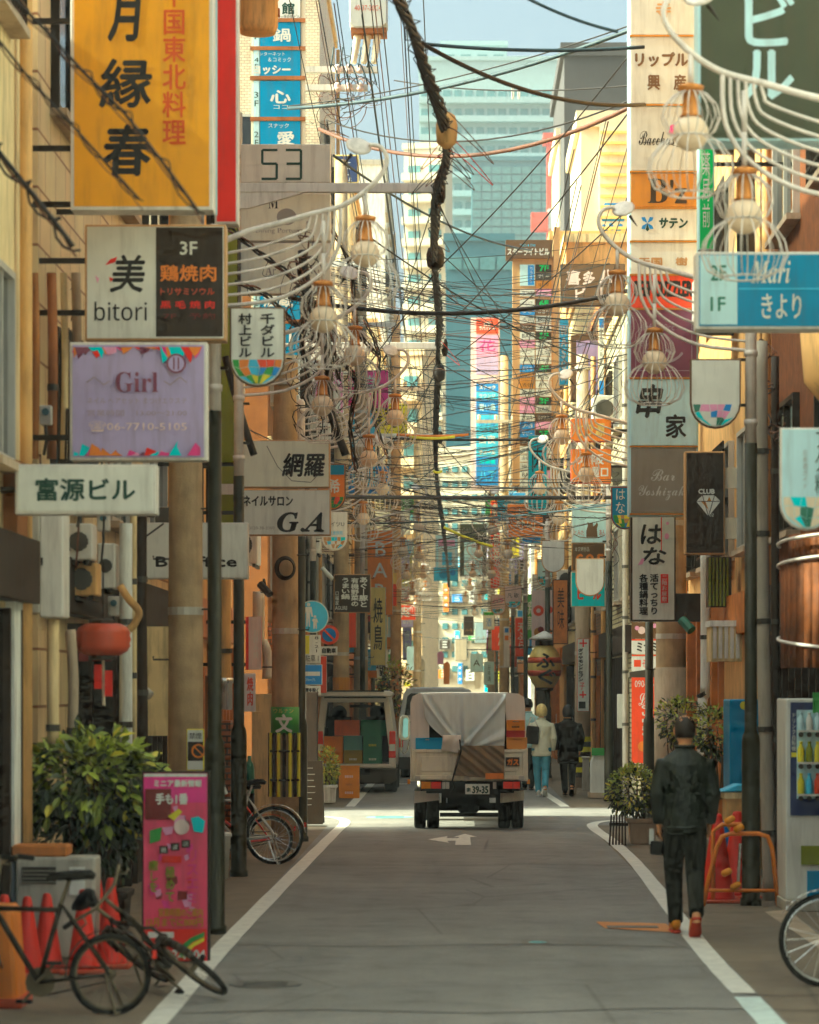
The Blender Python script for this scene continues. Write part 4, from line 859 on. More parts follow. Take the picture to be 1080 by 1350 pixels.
sign('menu_banner', 'hanging banner with red bowl and fried food pictures', 701, 778, 729, 852, 64, 'pale_pink', 'pale_metal', .5, .04, [('c',710,805,7,'bright_red'),('c',724,804,5,'bright_red'),('c',710,805,3,'pale_pink'),('c',711,834,7,'gold'),('c',723,833,5,'orange'),('c',713,830,4,'maroon')], 'R', brs=(.1,))
for i, (x0, y0, x1, y1, D, col, lb) in enumerate(((624,452,658,455,110,'red','x'),)): pass
ps = thing('tenant_strip', 'tall far sign strip, pink panels above and blue ones below', 'sign', W(640, 640, 100)); D_ = 100
MB().box(X_(621,D_), D_, Z_(645,D_), X_(659,D_), D_+.5, Z_(419,D_)).build('frame', 'pale_pink', ps)
for y0, y1, c_, tx, tc_ in ((420,440,'bright_red','料理\nラバイビル','white'),(442,470,'pink','花','hot_pink'),(471,482,'mauve','ミネ','lilac'),(483,494,'lilac','エレガン','mauve'),(495,505,'pale_pink','の花','lilac'),(506,516,'blue','スナック','white'),(517,527,'sky_blue','ラウンジ','pale_blue'),(528,546,'blue','青い鳥','pale_blue'),(547,568,'sky_blue','ホテル','blue'),(569,590,'sky_blue','白夜','white'),(591,602,'sky_blue','ラメール','white'),(603,614,'blue','居酒屋','teal'),(615,640,'blue','八丁','sky_blue')):
    pn = MB().box(X_(628,D_), D_-.05, Z_(y1,D_), X_(657,D_), D_+.02, Z_(y0,D_)).build('panel', c_, ps); put_els(pn, [('t', tx, 632, y0+(y1-y0)*.25, 653, y1-(y1-y0)*.25, tc_, {'b':.3})], D_, D_-.05)
sign('strip_sign', 'red vertical far sign with white characters below the thick pipe', 647, 660, 664, 776, 92, 'bright_red', 'orange', .6, .2, [('v','料理旬菜',650,664,661,740,'white',{'b':.4})], 'R', brs=(.3,))
sign('strip_sign', 'blue far sign behind the drooping lamp ribs', 689, 668, 713, 716, 83, 'blue', 'sky_blue', .8, .2, (), 'R', brs=(.3,))
sign('strip_sign', 'dark framed far sign beneath the tenant strip', 606, 690, 642, 760, 118, 'dark_green_sign', 'grey', 1.5, .4, [('r',612,715,636,758,'pale_blue'),('t','GALLERY',609,696,638,704,'grey')])
sign('shop_sign', 'white and pink pin board far down near the cable end', 574, 705, 604, 756, 128, 'pale_blue', 'pale_metal', 1, .2, [('r',578,712,600,720,'pink'),('r',578,724,600,750,'white'),('r',583,728,596,745,'sky_blue')])
sign('shop_sign', 'small blue fish shaped far sign over the tangle', 572, 748, 604, 766, 122, 'sky_blue', 'teal_blue', .6, .1, [('c',585,757,6,'teal_blue'),('c',597,755,4,'blue')])
# far small boards around the vanishing point
far = [(479,812,487,835,96,'white','a small white far board'),(637,806,652,830,95,'white','green topped small far board'),(659,811,672,840,92,'sky_blue','far board with orange and white blocks'),(611,812,625,838,110,'dark','small black far board'),
 (626,820,642,848,104,'pale_blue','grey blue far board under the black one'),(600,842,616,871,105,'cream','bright cream far lantern box lit by the sun'),(620,862,637,886,100,'pale_blue','far pale board with a dark emblem'),(638,872,652,903,96,'pale_blue','slanted pale upright far board'),
 (672,855,682,880,90,'rust_red','small dark red far board'),(536,852,546,884,110,'pale_blue','thin pale far strip over the parked white van'),
 (508,862,520,872,92,'green','small green far awning board'),(664,826,672,880,84,'white','white far strip with blue and orange blocks')]
for x0, y0, x1, y1, D, col, lb in far:
    el = []
    if 'orange' in lb: el = [('r',x0+1.5,y0+2,x1-1.5,y0+8,'blue'),('r',x0+1.5,y0+12,x1-1.5,y0+18,'orange')]
    elif 'green topped' in lb: el = [('r',x0+1,y0+1,x1-1,y0+5,'green'),('t','酒',x0+4,y0+9,x1-4,y0+20,'blue')]
    elif 'emblem' in lb: el = [('t','A',x0+4,y0+8,x1-4,y1-8,'ink')]
    elif 'slanted' in lb: el = [('v','日本酒',x0+5,y0+5,x1-5,y1-5,'ink_green')]
    elif 'blocks' in lb: el = [('r',x0+.8,y0+5,x1-.8,y0+16,'blue'),('r',x0+.8,y0+22,x1-.8,y0+30,'orange')]
    elif 'black' in lb: el = [('t','バー月',x0+3,y1-9,x1-3,y1-5,'tan')]
    s = sign('far_sign', lb, x0, y0, x1, y1, D, col, 'alu', .6, .25, el, 'L' if x0 < 590 else 'R', brs=(.5,), wall=2.9)
# ================================================================ vehicles
P('truck_white', (186,174,156), rough=.5, var=.08, grime=.35); P('canopy_cloth', (188,172,164), rough=.85, var=.05, grime=.15); P('tarp_blue', (172,180,188), rough=.7, var=.05, grime=.12)
P('tarp_brown', (112,96,76), rough=.85, var=.12, grime=.2); P('lens_red', (200,24,10), rough=.2, var=.03, grime=0, spec=.6); P('lens_orange', (230,110,20), rough=.25, var=.03, grime=0)
P('van_silver', (176,170,160), rough=.3, metal=.15, var=.03, grime=.1, coat=.4); P('van_white', (196,190,172), rough=.3, var=.03, grime=.1, coat=.4); P('interior', (44,34,22), rough=.8, var=.1, grime=0); P('bumper', (58,50,36), rough=.55, var=.08, grime=.1)
P('crate_orange', (222,104,22), rough=.5, var=.06, grime=.1); P('crate_green', (40,104,78), rough=.5, var=.06, grime=.1); P('crate_teal', (70,116,112), rough=.5, var=.06, grime=.1); P('crate_olive', (120,104,36), rough=.5, var=.06, grime=.1)
P('crate_red', (150,30,20), rough=.5, var=.06, grime=.1); P('crate_blue', (20,130,170), rough=.5, var=.06, grime=.1); P('cardboard', (190,124,58), rough=.8, var=.08, grime=.1); P('crate_brown', (168,74,24), rough=.5, var=.08, grime=.15)
m = M('clear_glass', (.5,.6,.6), rough=.05, var=0, grime=0, alpha=.18, spec=.6)
def ring(mb, out, inn, y0, y1):
    n = len(out)
    for k in range(n):
        a, b, c, d = out[k], out[(k+1) % n], inn[(k+1) % n], inn[k]
        mb.prism([a, b, c, d], y0, y1)
def wheel(root, x0, x1, y, r, name='wheel'):
    Mr = Matrix.Rotation(math.pi/2, 3, 'Y'); c = V(((x0+x1)/2, y, r)); h = abs(x1-x0)/2
    w_ = MB().lathe([(r*.6,-h*.9),(r*.9,-h),(r*.98,-h*.8),(r,-h*.4),(r*.985,-h*.3),(r*.985,-h*.2),(r,-h*.1),(r,h*.1),(r*.985,h*.2),(r*.985,h*.3),(r,h*.4),(r*.98,h*.8),(r*.9,h),(r*.6,h*.9)], c, 24, Mr).build(name, 'rubber', root, smooth=True)
    MB().lathe([(r*.1,-h*.7),(r*.58,-h*.8),(r*.62,-h*.6),(r*.62,h*.6),(r*.58,h*.8),(r*.1,h*.7)], c, 18, Mr).build('rim', 'pale_metal', w_, smooth=True)
def crate(label, x0, y0, x1, y1, D, mt, deep=.34, mark=None, group='plastic bottle crates'):
    a, b, z0, z1 = X_(x0, D), X_(x1, D), Z_(y1, D), Z_(y0, D); w_, h_ = b-a, z1-z0; e = .02
    root = thing('crate', label, 'crate', ((a+b)/2, D, z0), group)
    mb = MB().box(a, D, z0, b, D+deep, z0+.02).box(a, D+deep-e, z0+.02, b, D+deep, z1).box(a, D+e, z0+.02, a+e, D+deep-e, z1).box(b-e, D+e, z0+.02, b, D+deep-e, z1)
    # front wall with a hand hole
    hx = w_*.16; hz0, hz1 = z1-h_*.2, z1-h_*.1; c = (a+b)/2
    mb.box(a, D, z0+.02, b, D+e, hz0).box(a, D, hz1, b, D+e, z1).box(a, D, hz0, c-hx, D+e, hz1).box(c+hx, D, hz0, b, D+e, hz1)
    for q in (.0, .93): mb.box(a+w_*q, D-.012, z0, a+w_*(q+.07), D, z1-.001)
    mb.box(a, D-.014, z1-h_*.07, b, D, z1+.002).box(a, D-.012, z0, b, D, z0+h_*.09)
    mb.box(a+w_*.22, D-.008, z0+h_*.2, a+w_*.28, D, z0+h_*.68).box(a+w_*.72, D-.008, z0+h_*.2, a+w_*.78, D, z0+h_*.68).box(a+w_*.28, D-.008, z0+h_*.62, a+w_*.72, D, z0+h_*.68)
    mb.build('shell', mt, root)
    if mark:
        mk = MB()
        for k in range(5): mk.box(c-w_*.2+k*w_*.085, D-.006, z0+h_*.27, c-w_*.2+k*w_*.085+w_*.055, D, z0+h_*.42)
        mk.build('print', mark, root)
    return root
# ---- small truck, seen from behind
D0 = 39.6; tx = lambda p: X_(p, D0); tz = lambda p: Z_(p, D0)
tk = thing('truck', 'small grey white delivery truck with a canvas canopy and loose tarpaulin', 'truck', (tx(618), 41, 0))
MB().box(tx(541), D0+.06, tz(1030), tx(696), D0+2.8, tz(1022)).build('cargo_bed', 'truck_white', tk)
tg = MB(); ring(tg, [(tx(a), tz(b)) for a, b in ((541,988),(541,1028),(696,1028),(696,988))], [(tx(a), tz(b)) for a, b in ((548,992),(548,1022),(689,1022),(689,992))], D0, D0+.05)
tg.box(tx(548), D0+.02, tz(1022), tx(689), D0+.045, tz(992)); tg.box(tx(555), D0+.008, tz(1017), tx(682), D0+.03, tz(997))
for x in (541, 693): tg.box(tx(x), D0-.02, tz(1030), tx(x+3), D0, tz(986))
tgo = tg.build('tailgate', 'truck_white', tk, bev=.006)
for x in (547, 612, 684): MB().box(tx(x), D0-.025, tz(1029), tx(x+7), D0-.001, tz(1023)).build('hinge', 'alu', tgo)
MB().box(tx(541), D0+.05, tz(1028), tx(543), D0+2.8, tz(988)).build('side_board', 'truck_white', tk); MB().box(tx(694), D0+.05, tz(1028), tx(696), D0+2.8, tz(988)).build('side_board', 'truck_white', tk)
op = [(542,988),(541,950),(541,927),(544,918),(552,914),(580,913.2),(640,913),(672,913.4),(684,914.5),(691,919),(692.5,930),(693,955),(694.5,988)]
cn = MB(); 
for y0, y1 in ((D0+.06, D0+2.75),):
    for k in range(len(op)-1):
        (a, b), (c, d) = op[k], op[k+1]
        ia, ib = 618+(a-618)*.965, 950+(b-950)*.94 if b < 980 else b; ic, id_ = 618+(c-618)*.965, 950+(d-950)*.94 if d < 980 else d
        cn.prism([(tx(a), tz(b)), (tx(c), tz(d)), (tx(ic), tz(id_)), (tx(ia), tz(ib))], y0, y1)
cn.build('canopy', 'canopy_cloth', tk)
MB().poly([(tx(a), D0+.05, tz(b)) for a, b in ((542,988),(541,927),(544,918),(552,914),(566,913.6),(566,975),(560,988))]).build('rear_flap', 'canopy_cloth', tk); fl = MB().poly([(tx(a), D0+.05, tz(b)) for a, b in ((665,988),(664,913.3),(684,914.5),(691,919),(692.5,930),(693,952),(668,952))][1:])
fl.build('rear_flap', 'canopy_cloth', tk)
MB().box(tx(560), D0+2.6, tz(1022), tx(680), D0+2.7, tz(916)).build('front_board', 'interior', tk)
def grid(mb, f, nu, nv):
    b = len(mb.v)
    for j in range(nv+1):
        for i in range(nu+1): mb.v.append(V(f(i/nu, j/nv)))
    for j in range(nv):
        for i in range(nu): k = b+j*(nu+1)+i; mb.f.append((k, k+nu+1, k+nu+2, k+1))
def tarp(u, v):
    xl = 557+6*v+40*max(0, v-.45)**1.6*2.2; xr = 667-2*v; px = xl+(xr-xl)*u; py = 914.5+(72-16*max(0, .42-u)*(1 if u < .42 else 0))*v
    th = math.atan2(px-611, 992-py); d = .016*math.sin(11*th+.6)*(.35+v)+.012*math.sin(23*th)*v+.028*math.exp(-((px-611)/3.5)**2)*(.3+v)
    for x0, s_ in ((557, 1), (668, -1)):                                # two long pulled creases
        t_ = max(0, py-916)/70; xc = x0+(609-x0)*t_**1.15; d += .045*math.exp(-((px-xc)/3.0)**2)-.03*math.exp(-((px-xc-s_*5)/4.0)**2)
    return (tx(px), D0+.0-d-.02*math.sin(math.pi*min(1, v)), tz(py))
mb = MB(); grid(mb, tarp, 72, 48); o = mb.build('tarpaulin', 'tarp_blue', tk, smooth=True); sm = o.modifiers.new('s', 'SOLIDIFY'); sm.thickness = .006
def tarp2(u, v):
    px = (606-9*v)+(665-606+9*v)*u; py = 983+(44-5*(1-u)*v)*v
    s_ = (px-606)*.5+(1025-py)*.62; return (tx(px), D0-.075+.030*v-.020*math.sin(s_*.42)-.012*math.sin(s_*.93+1), tz(py))
mb = MB(); grid(mb, tarp2, 50, 34); o = mb.build('tarpaulin_skirt', 'tarp_brown', tk, smooth=True); sm = o.modifiers.new('s', 'SOLIDIFY'); sm.thickness = .006
def tarp3(u, v):
    px = 584+24*u-2*v; py = 969+(20+4*u)*v; return (tx(px), D0-.06-.03*math.sin(u*6+v*2)-.02*math.sin(v*5), tz(py))
mb = MB(); grid(mb, tarp3, 16, 12); o = mb.build('tarpaulin_corner', 'canopy_cloth', tk, smooth=True); sm = o.modifiers.new('s', 'SOLIDIFY'); sm.thickness = .006
MB().tube([W(606,975,D0-.1), W(608,990,D0-.12), W(602,1010,D0-.1), W(596,1030,D0-.08), W(600,1038,D0-.02), W(594,1046,D0)], .012, 5).build('tie_rope', 'rubber', tk)
ch = MB().box(tx(562), D0+.1, tz(1046), tx(678), D0+4.2, tz(1030)).box(tx(590), D0+.5, tz(1062), tx(646), D0+.9, tz(1044)).box(tx(582), D0+.2, tz(1068), tx(588), D0+.3, tz(1044)).box(tx(654), D0+.2, tz(1068), tx(660), D0+.3, tz(1044))
ch.tube([(tx(560), D0+.75, .3), (tx(680), D0+.75, .3)], .055, 10); ch.ball((tx(618), D0+.75, .31), (.17,.16,.13)); ch.box(tx(584), D0+.05, tz(1052), tx(655), D0+.12, tz(1031)); ch.box(tx(580), D0+.3, tz(1078), tx(658), D0+.4, tz(1073))
ch.build('chassis', 'rubber', tk)
for a, b in ((555, 582), (663, 686)):
    l = MB().box(tx(a-1), D0-.03, tz(1041), tx(b+1), D0+.03, tz(1029)).build('tail_light', 'rubber', tk, bev=.004)
    m1 = a if a < 600 else a+10
    MB().box(tx(a+.5), D0-.05, tz(1039.5), tx(a+13), D0-.029, tz(1030.5)).build('lens', 'lens_red' if a > 600 else 'lens_orange', l); MB().box(tx(a+13.5), D0-.05, tz(1039.5), tx(b-.5), D0-.029, tz(1030.5)).build('lens', 'lens_red', l)
for x in (583, 588, 650): MB().box(tx(x), D0-.02, tz(1040), tx(x+4.5), D0+.02, tz(1031)).build('lamp_bracket', 'alu', tk)
pl = MB().box(tx(613.5), D0-.03, tz(1047), tx(645.5), D0-.018, tz(1033.5)).build('number_plate', 'white', tk, bev=.003)
put_els(pl, [('t','39-35',623,1036.5,643.5,1045.5,'ink_green',{'b':.5}),('t','ま',615.5,1038.5,620.5,1043.5,'ink_green',{'b':.3})], D0, D0-.03)
gs = MB().box(tx(667), D0-.012, tz(1010), tx(685), D0+.01, tz(998.5)).build('gas_label', 'dark', tk); put_els(gs, [('t','ガス',669,1000.5,683.5,1008.5,'orange',{'b':.6})], D0, D0-.012)
MB().box(tx(640), D0-.11, tz(1027), tx(664), D0-.10, tz(1019)).build('label_plate', 'orange', tk)
for a, b in ((546,579),(659,692)): MB().prism([(tx(a), tz(1060)), (tx(a), tz(1044)), (tx(b), tz(1044)), (tx(b), tz(1056))], D0+.3, D0+.32).build('mudguard', 'canopy_cloth' if a < 600 else 'truck_white', tk)
for a, b in ((545.5,561),(562.5,579),(658,674),(675.5,691.5)): wheel(tk, tx(a), tx(b), D0+.72, .285)
for a, b in ((548,563),(675,690)): wheel(tk, tx(a), tx(b), D0+3.3, .285)
cbm = MB().prismx([(D0+2.85,.5),(D0+4.5,.5),(D0+4.55,1.0),(D0+4.2,1.72),(D0+2.85,1.76)], tx(547), tx(690)).build('cab', 'truck_white', tk, bev=.04, seg=2)
MB().box(tx(551), D0+2.82, 1.12, tx(686), D0+2.86, 1.62).build('rear_window', 'glass_dark', cbm)
mr = MB().tube([W(547,955,D0+4), W(537,950,D0+4), W(534,960,D0+4)], .012, 6).tube([W(540,975,D0+4), W(537,990,D0+4), W(533,994,D0+4), W(529,990,D0+4), W(529,975,D0+4)], .01, 6).build('mirror_arm', 'dark_metal', tk)
MB().prism([(X_(a, D0+4), Z_(b, D0+4)) for a, b in ((527,946),(526,972),(530,976),(537,976),(540,972),(540,948),(537,943),(530,943))], D0+3.93, D0+4.05).build('mirror', 'dark_grey', mr, bev=.015, seg=2)  # white casing coloured dark grey to mute the sun on it
MB().prism([(X_(a, D0+4), Z_(b, D0+4)) for a, b in ((532,948),(531,970),(534,973),(538,971),(538.5,949),(536,946))], D0+3.915, D0+3.93).build('mirror_glass', 'glass_blue', mr)
for x, s_ in ((539, 0), (697, 0)): MB().box(tx(x)-.02, D0+.1, tz(1034), tx(x)+.02, D0+.2, tz(1028)).build('side_marker', 'lens_orange', tk)
crate('blue crate with dark front on the truck bed', 548, 973, 587, 987.5, D0+.02, 'crate_blue', .3)
crate('brown wooden box at the end of the truck bed under the canopy', 544, 967, 566, 973, D0+.12, 'crate_brown', .3)
crate('tan cardboard coloured crate on the truck tailgate side', 668, 972.5, 695, 987.5, D0+.02, 'cardboard', .35)
crate('red crate stacked between tan and orange crates in the truck', 668, 963.5, 692, 972, D0+.03, 'crate_red', .32)
crate('orange crate on top of the stack in the truck', 668, 949.5, 692, 963, D0+.03, 'plastic_orange', .32, 'dark')
# ---- kei van with the tailgate up
Dv = 54.; vx = lambda p: X_(p, Dv); vz = lambda p: Z_(p, Dv)
vn = thing('van', 'silver kei van with raised tailgate full of crates', 'van', (vx(470), 55.5, 0))
O = [(vx(a), vz(b)) for a, b in ((419,1012),(418,985),(420,950),(424,917),(512,917),(517,950),(521.5,985),(522,1012))]; I = [(vx(a), vz(b)) for a, b in ((426,1007),(426,985),(428,955),(432,926),(506,926),(509,955),(512.5,985),(513,1007))]
rg = MB(); ring(rg, O, I, Dv, Dv+.16)
rg.build('rear_frame', 'van_silver', vn, bev=.01)
bd = MB()
for k in range(len(O)-1):
    a, b = O[k], O[k+1]; sh = lambda p: (p[0]*.985+vx(470)*.015, p[1]-.02)
    bd.prism([a, b, sh(b), sh(a)], Dv+.16, Dv+3.1)
bd.box(vx(420), Dv+.1, .42, vx(521), Dv+3.2, vz(1008)-.0)
bd.build('body', 'van_silver', vn)
MB().box(vx(422), Dv+2.95, .4, vx(519), Dv+3.1, 1.02).build('dashboard', 'interior', vn)
MB().box(vx(428), Dv+3.02, 1.02, vx(512), Dv+3.04, vz(926)).build('windscreen', 'clear_glass', vn)
fr = MB(); ring(fr, O, [(p[0]*.93+vx(470)*.07, min(p[1], 1.74)) for p in O], Dv+3.0, Dv+3.12); fr.build('front_frame', 'interior', vn)
MB().box(vx(424), Dv+.4, .46, vx(424)+.03, Dv+2.9, 1.2).box(vx(515)-.03, Dv+.4, .46, vx(515), Dv+2.9, 1.2).build('trim_panel', 'interior', vn)
for cx in (442, 494):
    s_ = MB().cb((vx(cx), Dv+2.0, .95), (.46,.14,.9)); s_.ball((vx(cx), Dv+2.0, 1.46), (.15,.07,.16)); s_.build('seat', 'interior', vn, smooth=False)
MB().box(vx(455), Dv+2.6, vz(934), vx(485), Dv+2.63, vz(930)).build('mirror', 'interior', vn)
hatch = MB().prism([(vx(421), 0), (vx(517), 0), (vx(521), .06), (vx(515), .10), (vx(424), .10), (vx(418), .06)], 0, .95)
hatch.v = [V((p.x, Dv+.05-p.y, vz(919)+p.z+(p.y)*.02)) for p in hatch.v]
hatch.f = [tuple(reversed(f)) for f in hatch.f]; hg = hatch.build('tailgate', 'van_silver', vn, bev=.015, seg=2)
MB().box(vx(430), Dv-.82, vz(919)-.02, vx(510), Dv-.15, vz(919)+.004).build('tailgate_glass', 'glass_dark', hg)
MB().box(vx(432), Dv-.94, vz(919)+.10, vx(508), Dv-.82, vz(919)+.128).build('spoiler', 'glass_dark', hg)
MB().prism([(vx(a), vz(b)) for a, b in ((416,1013),(417,1028),(424,1033),(516,1033),(523,1028),(524,1013))], Dv-.1, Dv+.12).build('bumper', 'bumper', vn, bev=.02, seg=2)
MB().box(vx(452), Dv-.12, vz(1021), vx(488), Dv-.09, vz(1014)).build('bumper_step', 'rubber', vn)
for a, b in ((512.5,521.5),(418.5,426)):
    l = MB().prism([(vx(a), vz(999)), (vx(b+.4), vz(999)), (vx(b), vz(964)), (vx(a+1), vz(964))], Dv-.03, Dv+.02).build('tail_light', 'lens_red', vn, bev=.01); MB().box(vx(a+.8), Dv-.036, vz(990), vx(b-.3), Dv-.028, vz(981)).build('lens', 'white', l)
for a, b in ((421,436),(506.5,523)): wheel(vn, vx(a), vx(b), Dv+.55, .27); wheel(vn, vx(a), vx(b), Dv+2.75, .27)
MB().box(vx(430), Dv+.3, .2, vx(512), Dv+3, .42).build('underbody', 'rubber', vn)
for a in ((441,949.5,474,970,'crate_brown','reddish brown crate on top of the stacks in the van'),(476,949.5,509,970,'crate_green','dark green crate on top of the stacks in the van'),(427,971,452,990,'crate_orange','orange crate in the middle row of the van'),(453.5,970,477.5,989,'crate_teal','grey teal crate in the middle row of the van'),(479,970,503.5,989,'crate_green','green crate with yellow mark in the middle row of the van'),
          (427,990,452,1007,'crate_orange','orange crate in the bottom row of the van'),(453.5,989.5,477.5,1007,'crate_olive','olive crate in the bottom row of the van'),(479,989.5,503.5,1007,'crate_green','green crate in the bottom row of the van')):
    crate(a[5], *a[:4], Dv+.2, a[4], .36, 'yellow' if 'mark' in a[5] else ('white' if 'bottom' in a[5] else None))
crate('bright orange crate on the road behind the van, upper of two', 447, 1010, 473.5, 1031, 51.2, 'plastic_orange', .36, 'pale_pink'); crate('bright orange crate on the road behind the van, lower of two', 447, 1031.2, 473.5, 1052.4, 51.2, 'plastic_orange', .36, 'pale_pink')
# ---- white van half hidden behind the truck
Dw = 63.; wx = lambda p: X_(p, Dw); wz = lambda p: Z_(p, Dw)
wv = thing('van', 'white van half hidden beyond the truck', 'van', (wx(577), 64.5, 0))
MB().prism([(wx(a), wz(b)) for a, b in ((526,1012),(525,960),(527,945),(532,915),(537,908),(545,906),(610,906),(620,909),(625,920),(628,945),(629,1012))], Dw, Dw+3.6).build('body', 'van_white', wv, bev=.04, seg=2)
MB().prism([(wx(a), wz(b)) for a, b in ((534,943),(537,918),(542,914),(612,914),(617,918),(620,943))], Dw-.02, Dw+.02).build('rear_window', 'glass_dark', wv, bev=.01)
MB().box(wx(525), Dw-.1, wz(1014), wx(630), Dw+.1, wz(998)).build('bumper', 'bumper', wv, bev=.02)
for a in (526.5, 623.5): MB().box(wx(a), Dw-.03, wz(985), wx(a+5), Dw+.02, wz(955)).build('tail_light', 'lens_red', wv)
for a, b in ((528,540),(615,627)): wheel(wv, wx(a), wx(b), Dw+.6, .3); wheel(wv, wx(a), wx(b), Dw+2.9, .3)
MB().box(wx(562), Dw-.03, wz(990), wx(592), Dw-.015, wz(978)).build('number_plate', 'white', wv)

# ================================================================ people (built in metres, facing up the street)
def remesh(o, vox, it=4):
    r = o.modifiers.new('r', 'REMESH'); r.mode = 'VOXEL'; r.voxel_size = vox; r.use_smooth_shade = True
    s_ = o.modifiers.new('s', 'SMOOTH'); s_.iterations = it; s_.factor = .5; return o
def figure(label, x, y, h, top, bottom, shoe, hair, hairstyle, step=.22, swing=.10, sole=None, wide=1., elbow=None, name='person', sleeve_r=1., coat=.80, hips=1., turn=0, lift=1):
    k = h/1.70; root = thing(name, label, 'person', (x, y, 0), local=True); root.scale = (k, k, k); root.rotation_euler = (0, 0, turn)
    X0 = V((1,0,0))
    L = {}
    for s_ in (-1, 1):                                                    # right leg (s=+1) trails towards the viewer
        st = -step if s_ > 0 else step
        tr = s_ > 0
        L[s_] = [V((s_*.090*hips, 0, .90)), V((s_*.078, st*.28+(.04 if tr else .07), .48)), V((s_*.050+(.012 if tr else 0), st-(.06 if tr else .0), .19 if tr and lift else .09))]
    A = {}
    for s_ in (-1, 1):
        sw = swing*(1 if s_ > 0 else -1)
        A[s_] = [V((s_*.190*wide, 0, 1.345)), V((s_*.245*wide, -.03+sw*.4, 1.11)), V((s_*.225*wide, .05+sw, .875))]
    if elbow: 
        for s_, e in elbow.items(): A[s_] = [A[s_][0]]+[V(p) for p in e]
    tors = [(.80,.165,.115),(.95,.165,.115),(1.08,.155,.105),(1.22,.18,.12),(1.32,.175,.105),(1.385,.12,.075),(1.44,.062,.058),(1.50,.056,.056),(1.54,.054,.056)]
    b = MB(); b.tube([(0,-.005,z) for z,_,_ in tors], [(a*wide,d) for _,a,d in tors], 16, X0)
    b.ball((0,.012,1.605), (.080,.100,.114), 18, 14); b.ball((0,.035,1.545), (.056,.066,.055)); b.tube([(0,.105,1.61),(0,.125,1.585)], [.012,.018], 8)
    for s_ in (-1, 1):
        b.ball((s_*.080,.0,1.60), (.012,.022,.034), 8, 6)
        b.tube(L[s_]+[L[s_][-1]-V((0,0,.06))], [(.08,.085),(.052,.055),(.036,.040),(.036,.05)], 12, X0); b.tube(A[s_], [.045,.036,.027], 10)
        d = (A[s_][2]-A[s_][1]).normalized(); w_ = A[s_][2]; f_ = V((0,1,0))
        b.tube([w_, w_+d*.03, w_+d*.085], [(.024,.030),(.018,.040),(.016,.040)], 10, X0)          # palm
        for i in range(4):
            r0 = w_+d*.08+V((0,-.030+.020*i,0)); ln = (.055,.066,.070,.058)[i]
            b.tube([r0, r0+d*ln*.5+V((-s_*.006,.004,0)), r0+d*ln*.9+V((-s_*.024,.010,0))], [.0095,.009,.0075], 7)
        r0 = w_+d*.03+V((-s_*.004,.036,0)); b.tube([r0, r0+d*.03+V((-s_*.012,.022,0)), r0+d*.06+V((-s_*.022,.024,0))], [.011,.010,.008], 7)
    remesh(b.build('body', 'skin', root, smooth=True), .0075, 3)
    j = MB(); jt = [(coat,.185*hips,.135),(coat+.03,.198*hips,.145),(1.0,.19,.14),(1.12,.185,.135),(1.25,.215,.145),(1.33,.225,.135),(1.385,.195,.112),(1.43,.125,.088),(1.46,.078,.074),(1.475,.072,.070)]
    j.tube([(0,0,z) for z,_,_ in jt], [(a*wide,d) for _,a,d in jt], 22, X0)
    for s_ in (-1, 1):
        a, e, w_ = A[s_]; j.tube([a+V((-s_*.06,0,.0)), a, a.lerp(e,.5), e, e.lerp(w_,.5), w_.lerp(e,.06), w_.lerp(e,.02)], [r*sleeve_r for r in (.055,.068,.067,.062,.056,.050,.047)], 14)
    jo = remesh(j.build('jacket', top, root, smooth=True), .012, 5)
    cl = MB().tube([(.078*wide*math.cos(t*math.pi/10), .004+.074*math.sin(t*math.pi/10), 1.478) for t in range(20)], .014, 8, closed=True); cl.build('collar', top, jo, smooth=True)
    MB().tube([(.19*hips*wide*math.cos(t*math.pi/12), .139*math.sin(t*math.pi/12), coat+.05) for t in range(24)], .012, 8, closed=True).build('hem', top, jo, smooth=True)
    t = MB(); t.tube([(0,0,.84),(0,0,.92),(0,0,1.02)], [(.155*hips,.115),(.172*hips,.125),(.155,.11)], 18, X0)
    for s_ in (-1, 1):
        a, e, w_ = L[s_]; t.tube([a+V((-s_*.02,0,.04)), a, a.lerp(e,.5), e, e.lerp(w_,.5), w_.lerp(e,.06), w_], [(.098*hips,.115),(.100*hips,.115),(.088,.098),(.074,.080),(.064,.074),(.060,.072),(.062,.074)], 14, X0)
    remesh(t.build('trousers', bottom, root, smooth=True), .012, 4)
    for s_ in (-1, 1):
        w_ = L[s_][2]; sh = MB(); so_ = MB(); heel = (s_ > 0 and lift)
        def fp(yy, zz):
            if heel:                                                     # heel raised: foot pitched about the toe
                an = .72; dy = yy-.16
                return V((w_.x, w_.y+.13+dy*math.cos(an)+zz*math.sin(an), .004-dy*math.sin(an)+zz*math.cos(an)))
            return V((w_.x, w_.y+yy, zz))
        sh.tube([fp(-.075,.06), fp(-.06,.075), fp(0,.085), fp(.06,.065), fp(.12,.05), fp(.165,.045), fp(.185,.04)], [(.02,.03),(.036,.05),(.042,.06),(.045,.045),(.048,.034),(.042,.027),(.02,.015)], 14, X0)
        so_.tube([fp(-.08,.016), fp(-.07,.016), fp(0,.016), fp(.12,.016), fp(.185,.018), fp(.195,.02)], [(.02,.012),(.038,.016),(.038,.016),(.050,.016),(.040,.014),(.02,.01)], 12, X0)
        s2 = sh.build('shoe', shoe, root, smooth=True); so_.build('sole', sole or shoe, s2, smooth=True)
    hm = MB(); n, m_ = 22, 16; c = V((0,.004,1.612)); rx, ry, rz = .0825,.1025,.117
    if hairstyle == 'bob': rx, ry, rz = .098,.114,.128
    b0 = len(hm.v)
